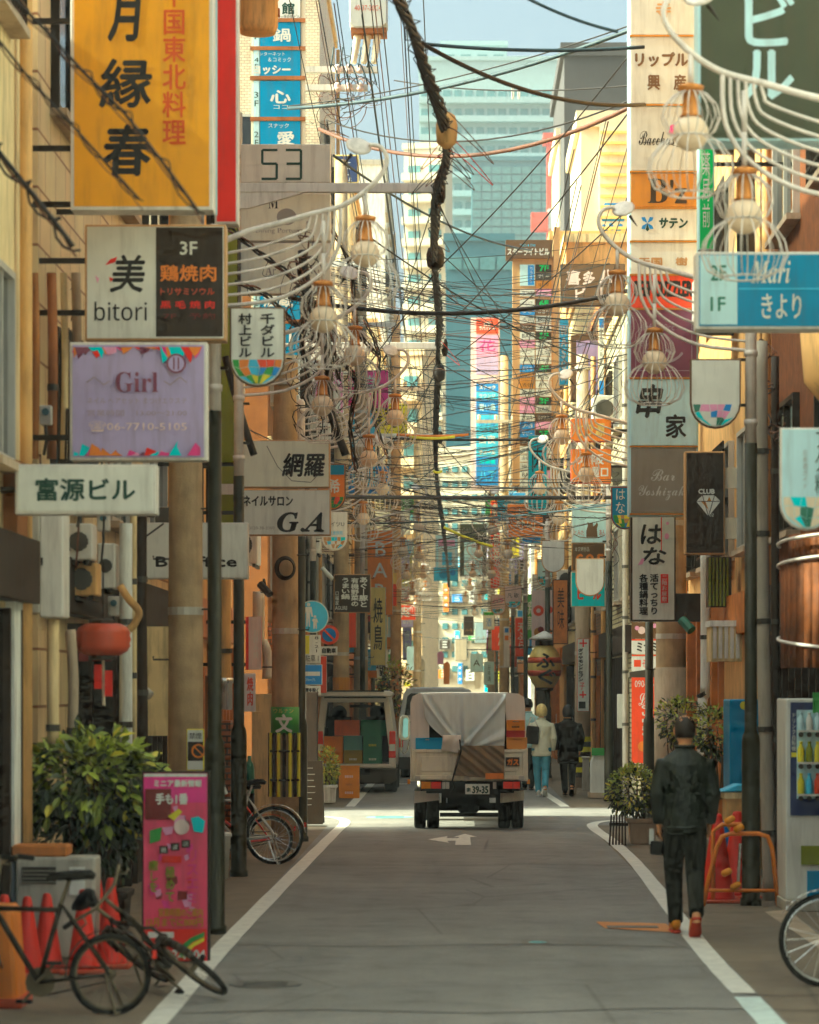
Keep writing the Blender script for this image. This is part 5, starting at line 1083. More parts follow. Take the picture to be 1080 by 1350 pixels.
    for i in range(m_+1):
        th = math.pi*max(.01, min(.99, i/m_))
        for q in range(n):
            an = 2*math.pi*q/n; wv_ = 1+.018*math.sin(q*5.1+i*.7); hm.v.append(c+V((rx*wv_*math.sin(th)*math.cos(an), ry*wv_*math.sin(th)*math.sin(an), rz*math.cos(th))))
    for i in range(m_):
        for q in range(n):
            th = (i+.5)/m_; an = 2*math.pi*(q+.5)/n; front = math.sin(an)
            keep = th < .52 and not (front > .55 and th > .33)
            if hairstyle == 'bald': keep = .20 < th < .66 and front < .38 and not (th < .3 and (q*7+i*3) % 5 == 0)
            elif hairstyle == 'bob': keep = th < .74 and not (front > .45 and th > .36)
            elif hairstyle == 'short': keep = th < .64 and not (front > .35 and th > .36)
            if keep: hm.f.append((b0+i*n+q, b0+(i+1)*n+q, b0+(i+1)*n+(q+1) % n, b0+i*n+(q+1) % n))
    ho = hm.build('hair', hair, root, smooth=True); sd = ho.modifiers.new('s', 'SOLIDIFY'); sd.thickness = .003 if hairstyle == 'bald' else .016; sd.offset = 1
    for s_ in (-1, 1): MB().ball((s_*.030,.098,1.622), .0095, 8, 6).build('eye', 'ink', root)
    MB().ball((0,.102,1.556), (.022,.008,.007), 8, 6).build('mouth', 'rust_red', root)
    return root, A, L
P('leather', (34,40,28), rough=.5, var=.3, grime=0, sc_=9, bump=.8, bs=8, bd=.025, spec=.4); P('trouser_dark', (34,34,22), rough=.8, var=.2, grime=0, sc_=8, bump=.8, bs=9, bd=.02); P('shoe_yellow', (190,112,20), rough=.6, var=.2, grime=0); P('sole_red', (150,40,16), rough=.6, var=.1, grime=0)
P('hair_dark', (44,30,16), rough=.55, var=.25, grime=0, sc_=30); P('hair_blond', (206,160,104), rough=.5, var=.2, grime=0, sc_=30); P('hair_black', (26,20,14), rough=.4, var=.2, grime=0, sc_=30)
P('coat_cream', (196,182,160), rough=.8, var=.08, grime=0, sc_=8, bump=.8, bs=9, bd=.04); P('denim', (70,128,146), rough=.85, var=.15, grime=0, sc_=10, bump=.15); P('coat_black', (34,28,18), rough=.85, var=.15, grime=0); P('shirt_blue', (150,186,196), rough=.8, var=.1, grime=0)
man, A, L = figure('man in dark leather jacket and yellow shoes walking away along the white line', X_(903, 22.75), 22.75, 1.71, 'leather', 'trouser_dark', 'shoe_yellow', 'hair_dark', 'bald', step=.27, swing=.03, sole='sole_red', wide=.90, sleeve_r=.95, hips=.92, coat=.80)
bg_ = thing('pouch', 'small dark pouch with white paper held by the walking man', 'bag', (X_(903,22.75)+A[-1][2].x-.02, 22.75+A[-1][2].y, .70)); c = V(bg_.location)
MB().prism([(c.x-.05, c.z-.06), (c.x+.05, c.z-.07), (c.x+.055, c.z+.04), (c.x-.045, c.z+.05)], c.y-.03, c.y+.03).build('pouch_body', 'coat_black', bg_, bev=.015, seg=2)
MB().box(c.x-.055, c.y-.01, c.z+.02, c.x-.02, c.y+.012, c.z+.14).build('paper', 'white', bg_)
wom, A, L = figure('blonde woman in cream jacket and blue jeans beside the truck', X_(714, 52.2), 52.2, 1.62, 'coat_cream', 'denim', 'white', 'hair_blond', 'bob', step=.14, swing=.05, wide=.95, coat=.76, elbow={-1: [(-.27,-.06,1.13), (-.24,.16,1.08)]})
tb = thing('tote_bag', 'black tote bag on the arm of the blonde woman', 'bag', (X_(702, 52.1), 52.05, .98)); c = V(tb.location)
MB().prism([(c.x-.13, c.z-.02), (c.x+.10, c.z-.04), (c.x+.12, c.z+.28), (c.x-.10, c.z+.30)], c.y-.05, c.y+.06).build('bag_body', 'coat_black', tb, bev=.02, seg=2)
MB().tube([(c.x-.08, c.y, c.z+.28), (c.x-.03, c.y-.02, c.z+.45), (c.x+.03, c.y, c.z+.45), (c.x+.09, c.y, c.z+.28)], .01, 6).build('strap', 'chrome', tb)
figure('person in long black coat walking beside the blonde woman', X_(749, 52.6), 52.6, 1.60, 'coat_black', 'coat_black', 'coat_black', 'hair_black', 'bob', step=.18, swing=.16, wide=1.06, coat=.62, sleeve_r=1.15)
figure('dark haired person in pale blue top half hidden by the truck', X_(696, 55.5), 55.5, 1.72, 'shirt_blue', 'trouser_dark', 'coat_black', 'hair_black', 'short', step=.1, swing=.05, lift=0)
for i, (px, D, t_, b_) in enumerate(((560, 128, 'coat_black', 'denim'), (578, 118, 'coat_cream', 'trouser_dark'))):
    figure(('far pedestrian in black beyond the white van', 'far pedestrian in a light top beyond the white van')[i], X_(px, D), D, 1.68, t_, b_, 'coat_black', 'hair_black', 'short', lift=0)
# ================================================================ plants
def leaf_pts(c, d, n, ln, wd):
    s_ = d.cross(n).normalized(); q = [c, c+d*ln*.3+s_*wd*.42+n*wd*.10, c+d*ln*.65+s_*wd*.40+n*wd*.06, c+d*ln-n*ln*.10, c+d*ln*.65-s_*wd*.40+n*wd*.06, c+d*ln*.3-s_*wd*.42+n*wd*.10, c+d*ln*.5-n*wd*.12]
    return q, [(0,1,6),(1,2,6),(2,3,6),(3,4,6),(4,5,6),(5,0,6)]
def foliage(root, c, rad, n, ln, mats, seed=1, droop=.2, lump=.25, name='foliage'):
    r = random.Random(seed); c = V(c); mbs = [MB() for _ in mats]
    lumps = [(V((r.gauss(0,1), r.gauss(0,1), r.gauss(0,1))).normalized(), r.uniform(1-lump, 1+lump*.6)) for _ in range(14)]
    for i in range(n):
        v = V((r.gauss(0,1), r.gauss(0,1), r.gauss(0,1))).normalized()
        sc_ = sum(w_*max(0, v.dot(d))**6 for d, w_ in lumps)/max(.05, sum(max(0, v.dot(d))**6 for d, _ in lumps))
        t = r.uniform(.35, 1)**.5*sc_; p = c+V((v.x*rad[0]*t, v.y*rad[1]*t, v.z*rad[2]*t))
        d = (v+V((r.gauss(0,.5), r.gauss(0,.5), r.gauss(0,.5)-droop))).normalized(); nn = V((r.gauss(0,.4), r.gauss(0,.4)-.3, 1)).normalized()
        nn = (nn-d*nn.dot(d)).normalized()
        k = 0 if r.random() < .45+.4*max(-.6, v.z) and t > .6 else 1  # lighter leaves on top and outside, darker within: light and shade by colour
        if len(mats) > 2 and r.random() < .08: k = 2
        l = ln*r.uniform(.65, 1.25); a, f = leaf_pts(p, d, nn, l, l*.52); mbs[k].add(a, f)
    for mb, m_ in zip(mbs, mats):
        if mb.f: mb.build(name, m_, root, smooth=False)
def stems(root, base, c, rad, n=6, seed=3, r0=.016):
    r = random.Random(seed)
    for i in range(n):
        b = V(base)+V((r.uniform(-.08,.08), r.uniform(-.08,.08), 0)); e = V(c)+V((r.uniform(-.6,.6)*rad[0], r.uniform(-.6,.6)*rad[1], r.uniform(-.2,.6)*rad[2])); m_ = b.lerp(e,.5)+V((r.uniform(-.05,.05), r.uniform(-.05,.05), 0))
        MB().tube([b, m_, e], [r0, r0*.8, r0*.3], 6).build('stem', 'bark', root)
def planter(root, x0, x1, D, z1, deep, mt, name='planter', taper=.88):
    cx = (x0+x1)/2; w_ = (x1-x0)/2; mb = MB()
    b = [(cx-w_*taper, D+deep*.06, 0), (cx+w_*taper, D+deep*.06, 0), (cx+w_*taper, D+deep*.94, 0), (cx-w_*taper, D+deep*.94, 0)]; t = [(x0, D, z1), (x1, D, z1), (x1, D+deep, z1), (x0, D+deep, z1)]
    mb.add(b+t, [(0,3,2,1),(0,1,5,4),(1,2,6,5),(2,3,7,6),(3,0,4,7),(4,5,6,7)]); mb.box(x0-.02, D-.02, z1-.04, x1+.02, D+deep+.02, z1+.012)
    return mb.build(name, mt, root, bev=.008)
b1 = thing('shrub', 'big leafy evergreen shrub beside the pink signboard', 'shrub', (X_(115, 21.6), 21.6, 0))
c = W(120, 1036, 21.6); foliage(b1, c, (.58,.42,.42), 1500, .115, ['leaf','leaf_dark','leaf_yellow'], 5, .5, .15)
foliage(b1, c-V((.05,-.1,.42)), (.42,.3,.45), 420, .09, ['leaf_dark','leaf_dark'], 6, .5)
stems(b1, (X_(120,21.7), 21.7, .25), c, (.5,.3,.3), 9, 4, .02); planter(b1, X_(75,21.5), X_(165,21.5), 21.5, .42, .45, 'dark_wood')
b2 = thing('shrub', 'bushy shrub in a concrete planter at the crossing corner', 'shrub', (X_(836, 36.2), 36.2, 0))
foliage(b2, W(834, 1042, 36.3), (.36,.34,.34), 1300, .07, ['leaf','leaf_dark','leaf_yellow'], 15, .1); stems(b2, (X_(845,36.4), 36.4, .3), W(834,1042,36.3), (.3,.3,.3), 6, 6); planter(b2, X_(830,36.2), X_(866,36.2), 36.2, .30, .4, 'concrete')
pf = thing('planter_fence', 'small dark picket edging in front of the corner planter', 'fence', G(812, 1100))
for k in range(6): MB().prism([(X_(802+k*4.2,36), 0), (X_(804.4+k*4.2,36), 0), (X_(806.6+k*3.6,36), .38), (X_(804.6+k*3.6,36), .38)], 35.9, 35.93).build('picket', 'dark_wood', pf)
MB().box(X_(803,36), 35.935, .24, X_(828,36), 35.95, .28).build('rail', 'dark_wood', pf)
for i, (px, py, rx, rz, n, D, lb, pot) in enumerate(((893,950,.27,.30,700,33.5,'loose potted tree behind the head of the walking man','dark_wood'),(940,968,.26,.34,700,31.2,'airy potted tree beside the wooden columns','concrete'))):
    t = thing('potted_tree', lb, 'tree', (X_(px, D), D, 0)); c = W(px, py, D)
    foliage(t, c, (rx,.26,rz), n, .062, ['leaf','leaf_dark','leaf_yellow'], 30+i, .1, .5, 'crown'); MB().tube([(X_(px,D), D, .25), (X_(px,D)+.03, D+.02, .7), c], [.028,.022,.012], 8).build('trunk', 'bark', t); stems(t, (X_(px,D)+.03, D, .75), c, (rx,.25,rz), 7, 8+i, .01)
    planter(t, X_(px,D)-.18, X_(px,D)+.18, D-.18, .32, .36, pot, 'pot')
b4 = thing('potted_plant', 'yellow green potted plant behind the chalkboard', 'plant', (X_(432, 49.3), 49.3, 0))
foliage(b4, W(431, 1012, 49.4), (.24,.22,.36), 800, .065, ['leaf_yellow','leaf','leaf_dark'], 41, .1); planter(b4, X_(419,49.2), X_(443,49.2), 49.2, Z_(1036,49.2), .32, 'plaster_white', 'pot'); stems(b4, (X_(431,49.4), 49.4, .3), W(431,1012,49.4), (.2,.2,.3), 5)
for i, (px, py, rx, rz, D) in enumerate(((520,905,.55,.8,80),(508,890,.5,.6,92),(690,985,.3,.3,70))):
    t = thing('shrub', ('dark street tree beyond the white van','smaller far tree with orange fruit colours','low far shrub at the foot of the lantern')[i], 'shrub', (X_(px, D), D, 0)); c = W(px, py, D)
    foliage(t, c, (rx,.4,rz), 600, .13, ['leaf','leaf_dark','orange'], 60+i, .1, .4); MB().tube([(c.x, c.y, 0), (c.x+.02, c.y, c.z*.5), c], [.05,.04,.02], 7).build('stem', 'bark', t)
# ================================================================ bicycles
P('dull_steel', (96,86,66), rough=.5, metal=.5, var=.2, grime=.2)
def bicycle(label, loc, rz, r=.33, wb=1.06, frame='dark_metal', guard='chrome', basket=False, lean=0., low=False, bars=True, shine='chrome'):
    root = thing('bicycle', label, 'bicycle', loc, 'parked bicycles', local=True, rz=rz); root.rotation_euler = (lean, 0, rz)
    rot = Matrix.Rotation(math.pi/2, 3, 'X')
    for x in (0, wb):
        w_ = MB().tube([(x+r*.97*math.cos(t*math.pi/16), 0, r+r*.97*math.sin(t*math.pi/16)) for t in range(32)], .019, 8, closed=True).build('wheel', 'rubber', root, smooth=True)
        MB().tube([(x+r*.90*math.cos(t*math.pi/16), 0, r+r*.90*math.sin(t*math.pi/16)) for t in range(32)], .011, 6, closed=True).build('rim', shine, w_, smooth=True)
        sp = MB()
        for k in range(20):
            an = k*math.pi/10; sp.tube([(x+.02*math.cos(an+1.2), .025*(1 if k % 2 else -1), r+.02*math.sin(an+1.2)), (x+r*.9*math.cos(an), 0, r+r*.9*math.sin(an))], .0016, 3)
        sp.build('spoke', shine, w_); MB().lathe([(.02,-.05),(.028,-.04),(.018,-.03),(.018,.03),(.028,.04),(.02,.05)], (x,0,r), 10, rot).build('hub', shine, w_)
        g = MB(); A0, A1 = ((.02, 1.12) if x == 0 else (.0, .72))
        if x == 0: arc = [math.pi*(-.03+1.0*q/14) for q in range(15)]
        else: arc = [math.pi*(.18+.78*q/14) for q in range(15)]
        for a, b in zip(arc, arc[1:]):
            for w0, w1 in ((-.026,.026),):
                p = [(x+(r+.035)*math.cos(q), w, r+(r+.035)*math.sin(q)) for q in (a, b) for w in (w0, w1)]; g.poly([p[0], p[1], p[3], p[2]])
        go = g.build('mudguard', guard, root, smooth=True); s_ = go.modifiers.new('s','SOLIDIFY'); s_.thickness = .004
    bb = V((.43,0,r-.05)); st = V((.30,0,r+.42)); hd = V((wb-.20,0,r+.42)); hd2 = V((wb-.23,0,r+.52)); ax0 = V((0,0,r)); ax1 = V((wb,0,r))
    dn = (hd-bb); f = MB().tube([bb, st], .016, 8).tube([bb, hd], .018, 8).tube([hd, hd2], .02, 8)
    f.tube([st*.92+bb*.08, hd-dn*.06] if not low else [bb.lerp(st,.35), hd-dn*.1], .015, 8)
    for s_ in (-1, 1):
        o_ = V((0,s_*.05,0)); f.tube([bb, bb.lerp(ax0,.3)+o_, ax0+o_], .010, 6).tube([st, st.lerp(ax0,.3)+o_*.8, ax0+o_], .009, 6)
    f.build('frame', frame, root, smooth=True)
    fk = MB().tube([hd2, hd, hd+V((.02,0,-.06))], .016, 8)
    for s_ in (-1, 1): fk.tube([hd+V((.02,0,-.05)), hd+V((.03,s_*.045,-.10)), ax1+V((-.04,s_*.05,.10)), ax1+V((0,s_*.05,0))], .011, 6)
    fk.build('fork', frame, root, smooth=True)
    sp_ = MB().tube([st, st+V((-.05,0,.14))], .013, 8); s2 = sp_.build('seat_post', shine, root)
    sd = MB(); sd.tube([st+V((-.20,0,.16)), st+V((-.17,0,.175)), st+V((-.08,0,.17)), st+V((.03,0,.165)), st+V((.09,0,.155))], [(.03,.02),(.09,.03),(.085,.032),(.035,.026),(.014,.014)], 12, V((0,1,0))); sd.build('saddle', 'rubber', s2, smooth=True)
    if bars:
        h = hd2+V((-.02,0,.14)); hb = MB().tube([hd2, h], .013, 8).tube([h+V((-.14,-.27,.03)), h+V((-.05,-.22,.04)), h+V((.02,-.1,.01)), h, h+V((.02,.1,.01)), h+V((-.05,.22,.04)), h+V((-.14,.27,.03))], .012, 8).build('handlebar', shine, root, smooth=True)
        for s_ in (-1, 1): MB().tube([h+V((-.06,s_*.225,.04)), h+V((-.15,s_*.275,.03))], .017, 8).build('grip', 'rubber', hb); MB().tube([h+V((-.02,s_*.17,.03)), h+V((.04,s_*.20,.0)), h+V((-.02,s_*.24,-.01))], .006, 5).build('brake_lever', shine, hb)
    cr = MB().lathe([(.09,-.004),(.09,.004)], bb+V((0,-.05,0)), 20, rot).build('chainring', shine, root)
    MB().tube([bb+V((0,-.07,0)), bb+V((.11,-.08,-.12))], .010, 6).tube([bb+V((0,.07,0)), bb+V((-.11,.08,.12))], .010, 6).build('crank', shine, cr)
    for s_, e in ((-1, V((.11,-.12,-.12))), (1, V((-.11,.12,.12)))): MB().cb(bb+e, (.09,.07,.022)).build('pedal', 'rubber', cr)
    MB().tube([bb+V((0,-.05,.085)), ax0+V((0,-.05,.04))], .005, 4).tube([bb+V((0,-.05,-.085)), ax0+V((0,-.05,-.04))], .005, 4).build('chain', 'dark_metal', root)
    MB().tube([ax0+V((.02,-.06,0)), (-.06,-.16,.01)], .009, 6).tube([ax0+V((.02,.06,0)), (-.06,.16,.01)], .009, 6).tube([(-.06,-.16,.01), (-.06,.16,.01)], .009, 6).build('stand', shine, root)
    MB().cb((-.0-r-.03,0,r+.12), (.02,.05,.05)).build('reflector', 'lens_red', root)
    if basket:
        b = MB(); c = V((wb+.06,0,r+.48))
        for k in range(9): q = -.16+k*.04; b.box(c.x-.13, q-.003, c.z-.1, c.x-.124, q+.003, c.z+.12); b.box(c.x+.13, q-.003, c.z-.1, c.x+.136, q+.003, c.z+.12)
        for z in (-.1,-.03,.04,.12):
            for yy in (-.165,.16): b.box(c.x-.13, yy, c.z+z-.004, c.x+.136, yy+.005, c.z+z+.004)
            for xx in (-.13,.13): b.box(c.x+xx, -.165, c.z+z-.004, c.x+xx+.006, .165, c.z+z+.004)
        b.build('basket', 'dark_metal', root)
    return root
bx = G(362, 1139)
bicycle('silver bicycle whose rear wheel shows past the dark lamp post', (bx.x, bx.y, 0), math.pi*.97, .315, 1.05, 'alu', 'chrome')
bicycle('red framed bicycle behind the silver one by the utility pole', (bx.x-.08, bx.y+.45, 0), math.pi*1.02, .25, .95, 'red', 'red', low=True)
g1 = G(143, 1343); bicycle('dark small wheeled bicycle standing at the front edge of the pavement', (g1.x-.02, g1.y+.25, 0), math.pi*.985, .235, .92, 'dark_metal', 'dark', low=False, lean=.05, shine='dull_steel')
g2 = G(218, 1300); bicycle('dark bicycle fallen over beside the pink signboard', (g2.x, g2.y, .04), math.radians(-62), .25, .92, 'dark_metal', 'dark', lean=.85, shine='dull_steel')
g3 = G(1102, 1301); bicycle('bicycle entering the frame by the vending machine', (g3.x+.92, g3.y, 0), math.pi*.99, .30, .98, 'dark_metal', 'chrome', basket=False)
# ================================================================ foreground things
ba = thing('signboard', 'tall pink pavement signboard crowded with coloured lettering', 'signboard', G(232, 1272)); D_ = 20.6
MB().box(X_(187,D_), D_, Z_(1270,D_), X_(276,D_), D_+.10, Z_(1017,D_)).build('frame', 'dark_metal', ba, bev=.006)
MB().box(X_(189.5,D_), D_-.008, Z_(1267,D_), X_(273.5,D_), D_+.02, Z_(1019.5,D_)).build('panel', 'sign_rose', ba)
rp = random.Random(9); el = [('r',190,1020,273,1058,'hot_pink'),('r',190,1020,273,1024,'white')]
for k in range(20):
    x, y, s_ = rp.uniform(194,250), rp.uniform(1062,1195), rp.uniform(6,17); el.append(('p', [(x,y),(x+s_,y+rp.uniform(-3,3)),(x+s_*rp.uniform(.8,1.1),y+s_*rp.uniform(.5,1)),(x+s_*rp.uniform(-.1,.4),y+s_)], rp.choice(['pink','sign_rose','pink','hot_pink','maroon','red'])))
el += [('t','ミニア最新情報',204,1028,266,1037,'white',{'b':.4}),('r',192,1040,226,1080,'maroon'),('t','手も1番',206,1046,248,1060,'white',{'b':.6}),('c',240,1090,10,'pale_pink'),('p',[(252,1078),(262,1076),(271,1082),(268,1098),(256,1096)],'teal'),('p',[(222,1076),(236,1066),(241,1070),(230,1082)],'yellow'),('p',[(198,1095),(214,1090),(212,1108),(198,1112)],'green'),
 ('r',211,1115,222,1125,'dark'),('r',226,1111,237,1121,'dark'),('r',240,1107,251,1117,'dark'),('t','難',213,1117,220,1123.5,'white'),('t','波',228,1113,235,1119.5,'white'),('t','店',242,1109,249,1115.5,'white'),
 ('r',214,1128,240,1137,'red'),('v','リスエミ',247,1120,262,1190,'hot_pink',{'b':.3}),('v','癒しを',197,1134,209,1175,'olive',{'b':.4}),('v','極めて',219,1142,231,1188,'olive',{'b':.4}),('t','営業時間のご案内',210,1197,268,1208,'gold',{'b':.4}),('t','12月までに800円',194,1210,268,1221,'gold',{'b':.5}),('r',190,1224,273,1266,'red'),('r',196,1228,230,1236,'white'),
 ('p',[(236,1262),(240,1246),(252,1236),(270,1228),(270,1234),(254,1242),(246,1250),(243,1262)],'green'),('p',[(241,1262),(246,1250),(256,1242),(270,1235),(270,1240),(257,1247),(250,1254),(247,1262)],'yellow'),('t','212-1004',212,1252,271,1264,'white',{'b':.6})]
put_els(ba, el, D_, D_-.008)
for x in (192, 268): MB().tube([(X_(x,D_), D_-.12, .03), (X_(x,D_), D_+.05, .05), (X_(x,D_), D_+.35, .03)], .02, 8).build('foot', 'rubber', ba)
ac = thing('outdoor_unit', 'white outdoor unit with dark vent under a wooden board', 'air conditioner', G(72, 1290, 0)); D_ = 20.2
MB().box(X_(20,D_), D_, .06, X_(126,D_), D_+.32, Z_(1130,D_)).build('casing', 'plaster_grey', ac, bev=.02, seg=2)  # white casing coloured grey to imitate the dim light of this corner
MB().box(X_(29,D_), D_-.012, Z_(1165,D_), X_(74,D_), D_+.01, Z_(1143,D_)).build('vent', 'interior', ac)
for k in range(4): MB().box(X_(29,D_), D_-.02, Z_(1148+k*5,D_)-.004, X_(74,D_), D_-.006, Z_(1148+k*5,D_)+.004).build('louvre', 'grey', ac)
MB().box(X_(92,D_), D_-.015, Z_(1180,D_), X_(112,D_), D_, Z_(1143,D_)).build('service_panel', 'white', ac)
for x in (28, 112): MB().box(X_(x,D_), D_+.02, 0, X_(x+8,D_), D_+.3, .06).build('foot', 'rubber', ac)
tag(MB().box(X_(14,D_), D_+.02, Z_(1130,D_)+.002, X_(88,D_), D_+.34, Z_(1115,D_)).build('wooden_board', 'wood', loc=W(50,1130,D_), bev=.012), 'thick wooden board lying on the white outdoor unit', 'board')
def cone(label, px, py, D, h=.7, r=.12):
    c = V((X_(px, D), D, 0)); t = thing('traffic_cone', label, 'traffic cone', c, 'red traffic cones')
    MB().lathe([(r,.03),(r*.92,.05),(r*.26,h-.02),(r*.2,h),(.01,h+.005)], c, 16).build('cone', 'cone_red', t, smooth=True); MB().box(c.x-r*1.25, c.y-r*1.25, 0, c.x+r*1.25, c.y+r*1.25, .032).build('base', 'rust_red', t, bev=.01)
    return t
for px, D, lb, h in ((36,19.6,'red traffic cone behind the saddle of the dark bicycle',.62),(62,19.9,'red traffic cone against the white outdoor unit',.62),(110,19.8,'red traffic cone between handlebar and outdoor unit',.66),(146,20.2,'tallest red traffic cone beside the shrub',.72),(128,20.5,'red traffic cone standing furthest back by the shrub',.70),(6,19.3,'red traffic cone at the picture edge behind the orange block',.66)): cone(lb, px, 0, D, h*.86, .12)
cone('red traffic cone beside the orange pipe barrier', 946, 0, 26.4, .80, .17); cone('second red traffic cone behind the dark lamp post', 972, 0, 26.9, .80, .17)
ob = thing('barrier_block', 'bulky orange plastic barrier cut by the left picture edge', 'barrier', G(5, 1330)); D_ = 17.6
MB().prism([(X_(a,D_), Z_(b,D_)) for a, b in ((-40,1330),(24,1330),(22,1290),(17,1230),(15,1200),(8,1196),(-40,1196))], D_, D_+.4).build('shell', 'orange', ob, bev=.03, seg=2)
MB().box(X_(-40,D_), D_-.03, 0, X_(30,D_), D_+.43, .06).build('base', 'rust_red', ob, bev=.01)
lb_ = thing('lantern', 'flattened red paper lantern hanging over the shrub', 'lantern', W(136, 866, 22.4)); c = W(136, 843, 22.4)
MB().lathe([(.05,-.13),(.14,-.12),(.19,-.09),(.212,-.05),(.205,-.03),(.218,0),(.205,.03),(.212,.05),(.19,.09),(.14,.12),(.05,.13)], c, 24).build('paper_shade', 'rust_red', lb_, smooth=True)
MB().lathe([(.11,.12),(.11,.15),(.07,.16)], c, 16).build('cap', 'dark', lb_); MB().lathe([(.07,-.16),(.11,-.15),(.11,-.12)], c, 16).build('bottom_ring', 'dark', lb_); MB().tube([c+V((0,0,.15)), c+V((0,.0,.6))], .006, 5).build('cord', 'wire_black', lb_)
for i, (x, y0, y1) in enumerate(((130,876,908),(144,884,918))): MB().box(X_(x-5,22.4), 22.36, Z_(y1,22.4), X_(x+5,22.4), 22.38, Z_(y0,22.4)).build('tassel_card', 'red', lb_)
MB().tube([W(136,866,22.4), W(137,930,22.4)], .012, 6).build('tassel', 'cream', lb_)
# ---------------------------------------------------------------- clutter on the near left wall
def simple(name, label, cat, fn, mt, loc, **k):
    mb = MB(); fn(mb); return tag(mb.build(name, mt, loc=loc, **k), label, cat)
t = thing('wall_cabinet', 'grey metal wall cabinet below the white building sign', 'cabinet', W(52, 815, 21.3)); D_ = 21.3
MB().prism([(X_(a,D_), Z_(b,D_)) for a, b in ((20,676),(20,808),(52,808),(52,676))], D_-.0, D_+.4).build('side_body', 'plaster_grey', t, bev=.01); MB().box(X_(52,D_), D_+.02, Z_(814,D_), X_(83,D_), D_+.38, Z_(674,D_)).build('door', 'pale_metal', t, bev=.012, seg=2); MB().box(X_(54,D_), D_+.0, Z_(745,D_), X_(56,D_), D_+.02, Z_(735,D_)).build('latch', 'dark_metal', t)
simple('pilaster', 'pale pilaster at the edge of the nearest building', 'column', lambda m_: m_.box(X_(-30,20.3), 20.3, 0, X_(19,20.3), 20.75, Z_(762,20.3)), 'plaster_white', W(0,1200,20.3))
simple('fascia_board', 'brown fascia board above the pale pilaster', 'fascia', lambda m_: m_.box(X_(-30,20.2), 20.2, Z_(758,20.2), X_(23,20.2), 20.7, Z_(606,20.2)), 'plaster_brown', W(0,758,20.2))
def acunit(label, x0, y0, x1, y1, D, deep=.3, mt='pale_metal'):
    t = thing('outdoor_unit', label, 'air conditioner', W((x0+x1)/2, y1, D), 'outdoor units on the walls')
    a, b, z0, z1 = X_(x0,D), X_(x1,D), Z_(y1,D), Z_(y0,D); MB().box(a, D, z0, b, D+deep, z1).build('casing', mt, t, bev=.012)
    c = ((a+b)/2-.03*(b-a), D-.012, (z0+z1)/2); r = min(b-a, z1-z0)*.38
    MB().lathe([(r,-.008),(r,.008),(r*.9,.012)], c, 20, Matrix.Rotation(math.pi/2, 3, 'X')).build('fan_ring', 'dark_grey', t)
    for k in range(5): MB().box(c[0]-r, D-.022, c[2]-r*.8+k*r*.4-.004, c[0]+r, D-.014, c[2]-r*.8+k*r*.4+.004).build('grille_bar', mt, t)
    MB().box(a+.03, D, z0-.04, a+.07, D+deep+.2, z0).box(b-.07, D, z0-.04, b-.03, D+deep+.2, z0).build('bracket', 'dark_metal', t); return t
acunit('small outdoor unit above the red lantern', 88, 690, 122, 738, 23.4); acunit('outdoor unit with hoses under the small one', 90, 742, 128, 785, 23.6, mt='plaster_tan')
acunit('outdoor unit beside the white vertical pipe', 128, 716, 152, 776, 24.2)
def hose(label, pts, D, r, mt, cat='pipe', n=8, group=None):
    P_ = [W(a, b, D if len(q_) == 0 else q_[0]) for a, b, *q_ in pts]; Q = []
    for i in range(len(P_)-1):
        p0, p1, p2, p3 = P_[max(i-1,0)], P_[i], P_[i+1], P_[min(i+2,len(P_)-1)]
        for k in range(5): t = k/5; Q.append(.5*((2*p1)+(p2-p0)*t+(2*p0-5*p1+4*p2-p3)*t*t+(3*p1-p0-3*p2+p3)*t**3))
    Q.append(P_[-1]); o = tag(MB().tube(Q, r, n).build('pipe' if cat == 'pipe' else 'cable', mt, smooth=True, loc=P_[-1]), label, cat, group)
    if cat == 'pipe' and r > .028:
        acc = 0.
        for a_, b_ in zip(Q, Q[1:]):
            acc += (b_-a_).length
            if acc > .75:
                acc = 0.; MB().tube([b_, b_+(b_-a_).normalized()*.05], r*1.16, 10).build('clamp', 'dark_grey', o)
    return o
hose('white vertical pipe on the wall behind the red lantern', [(166,690),(166,850),(166,1000)], 24.3, .055, 'plaster_white')
hose('second thinner pipe right beside the white vertical one', [(176,640),(176,800),(176,1000)], 24.6, .03, 'plaster_cream'); hose('brown bent pipe leaning over the red lantern', [(158,772),(170,790),(183,806),(178,822),(170,830)], 24.0, .032, 'plaster_tan'); hose('dark bundled riser pipe at the edge of the low cream building', [(187,640),(186,760),(188,990)], 25.2, .05, 'dark_wood')
hose('cream pipe below the grey cabinet', [(70,816),(70,980)], 21.5, .045, 'plaster_peach'); hose('grey downpipe between cabinet and lantern', [(93,830),(97,900),(95,990)], 22.2, .04, 'concrete')
hose('thin diagonal stay wire behind the split white sign', [(156,734),(216,690)], 25.5, .008, 'wire_black', 'cable')
for i, x in enumerate((46, 68, 84, 100)): hose(('copper brown','rusty','cream','grey')[i]+' vertical conduit above the long white building sign', [(x,360),(x+2,480),(x,605)], 21.9+i*.5, .028+.01*(i % 2), ('plaster_brown','rust','plaster_cream','concrete')[i])
simple('wall_panel', 'cream panel behind the utility pole with a spot lamp on it', 'panel', lambda m_: m_.box(X_(172,27.6), 27.6, Z_(970,27.6), X_(226,27.6), 27.75, Z_(826,27.6)), 'plaster_cream', W(200,970,27.6))
t = thing('spot_lamp', 'small white spot lamp on the cream panel', 'lamp', W(186, 912, 27.3)); MB().tube([W(181,904,27.3), W(189,909,27.25), W(197,917,27.2)], [.03,.045,.05], 10).build('lamp_head', 'white', t, smooth=True); MB().tube([W(182,904,27.3), W(178,902,27.6)], .012, 6).build('arm', 'dark_metal', t)
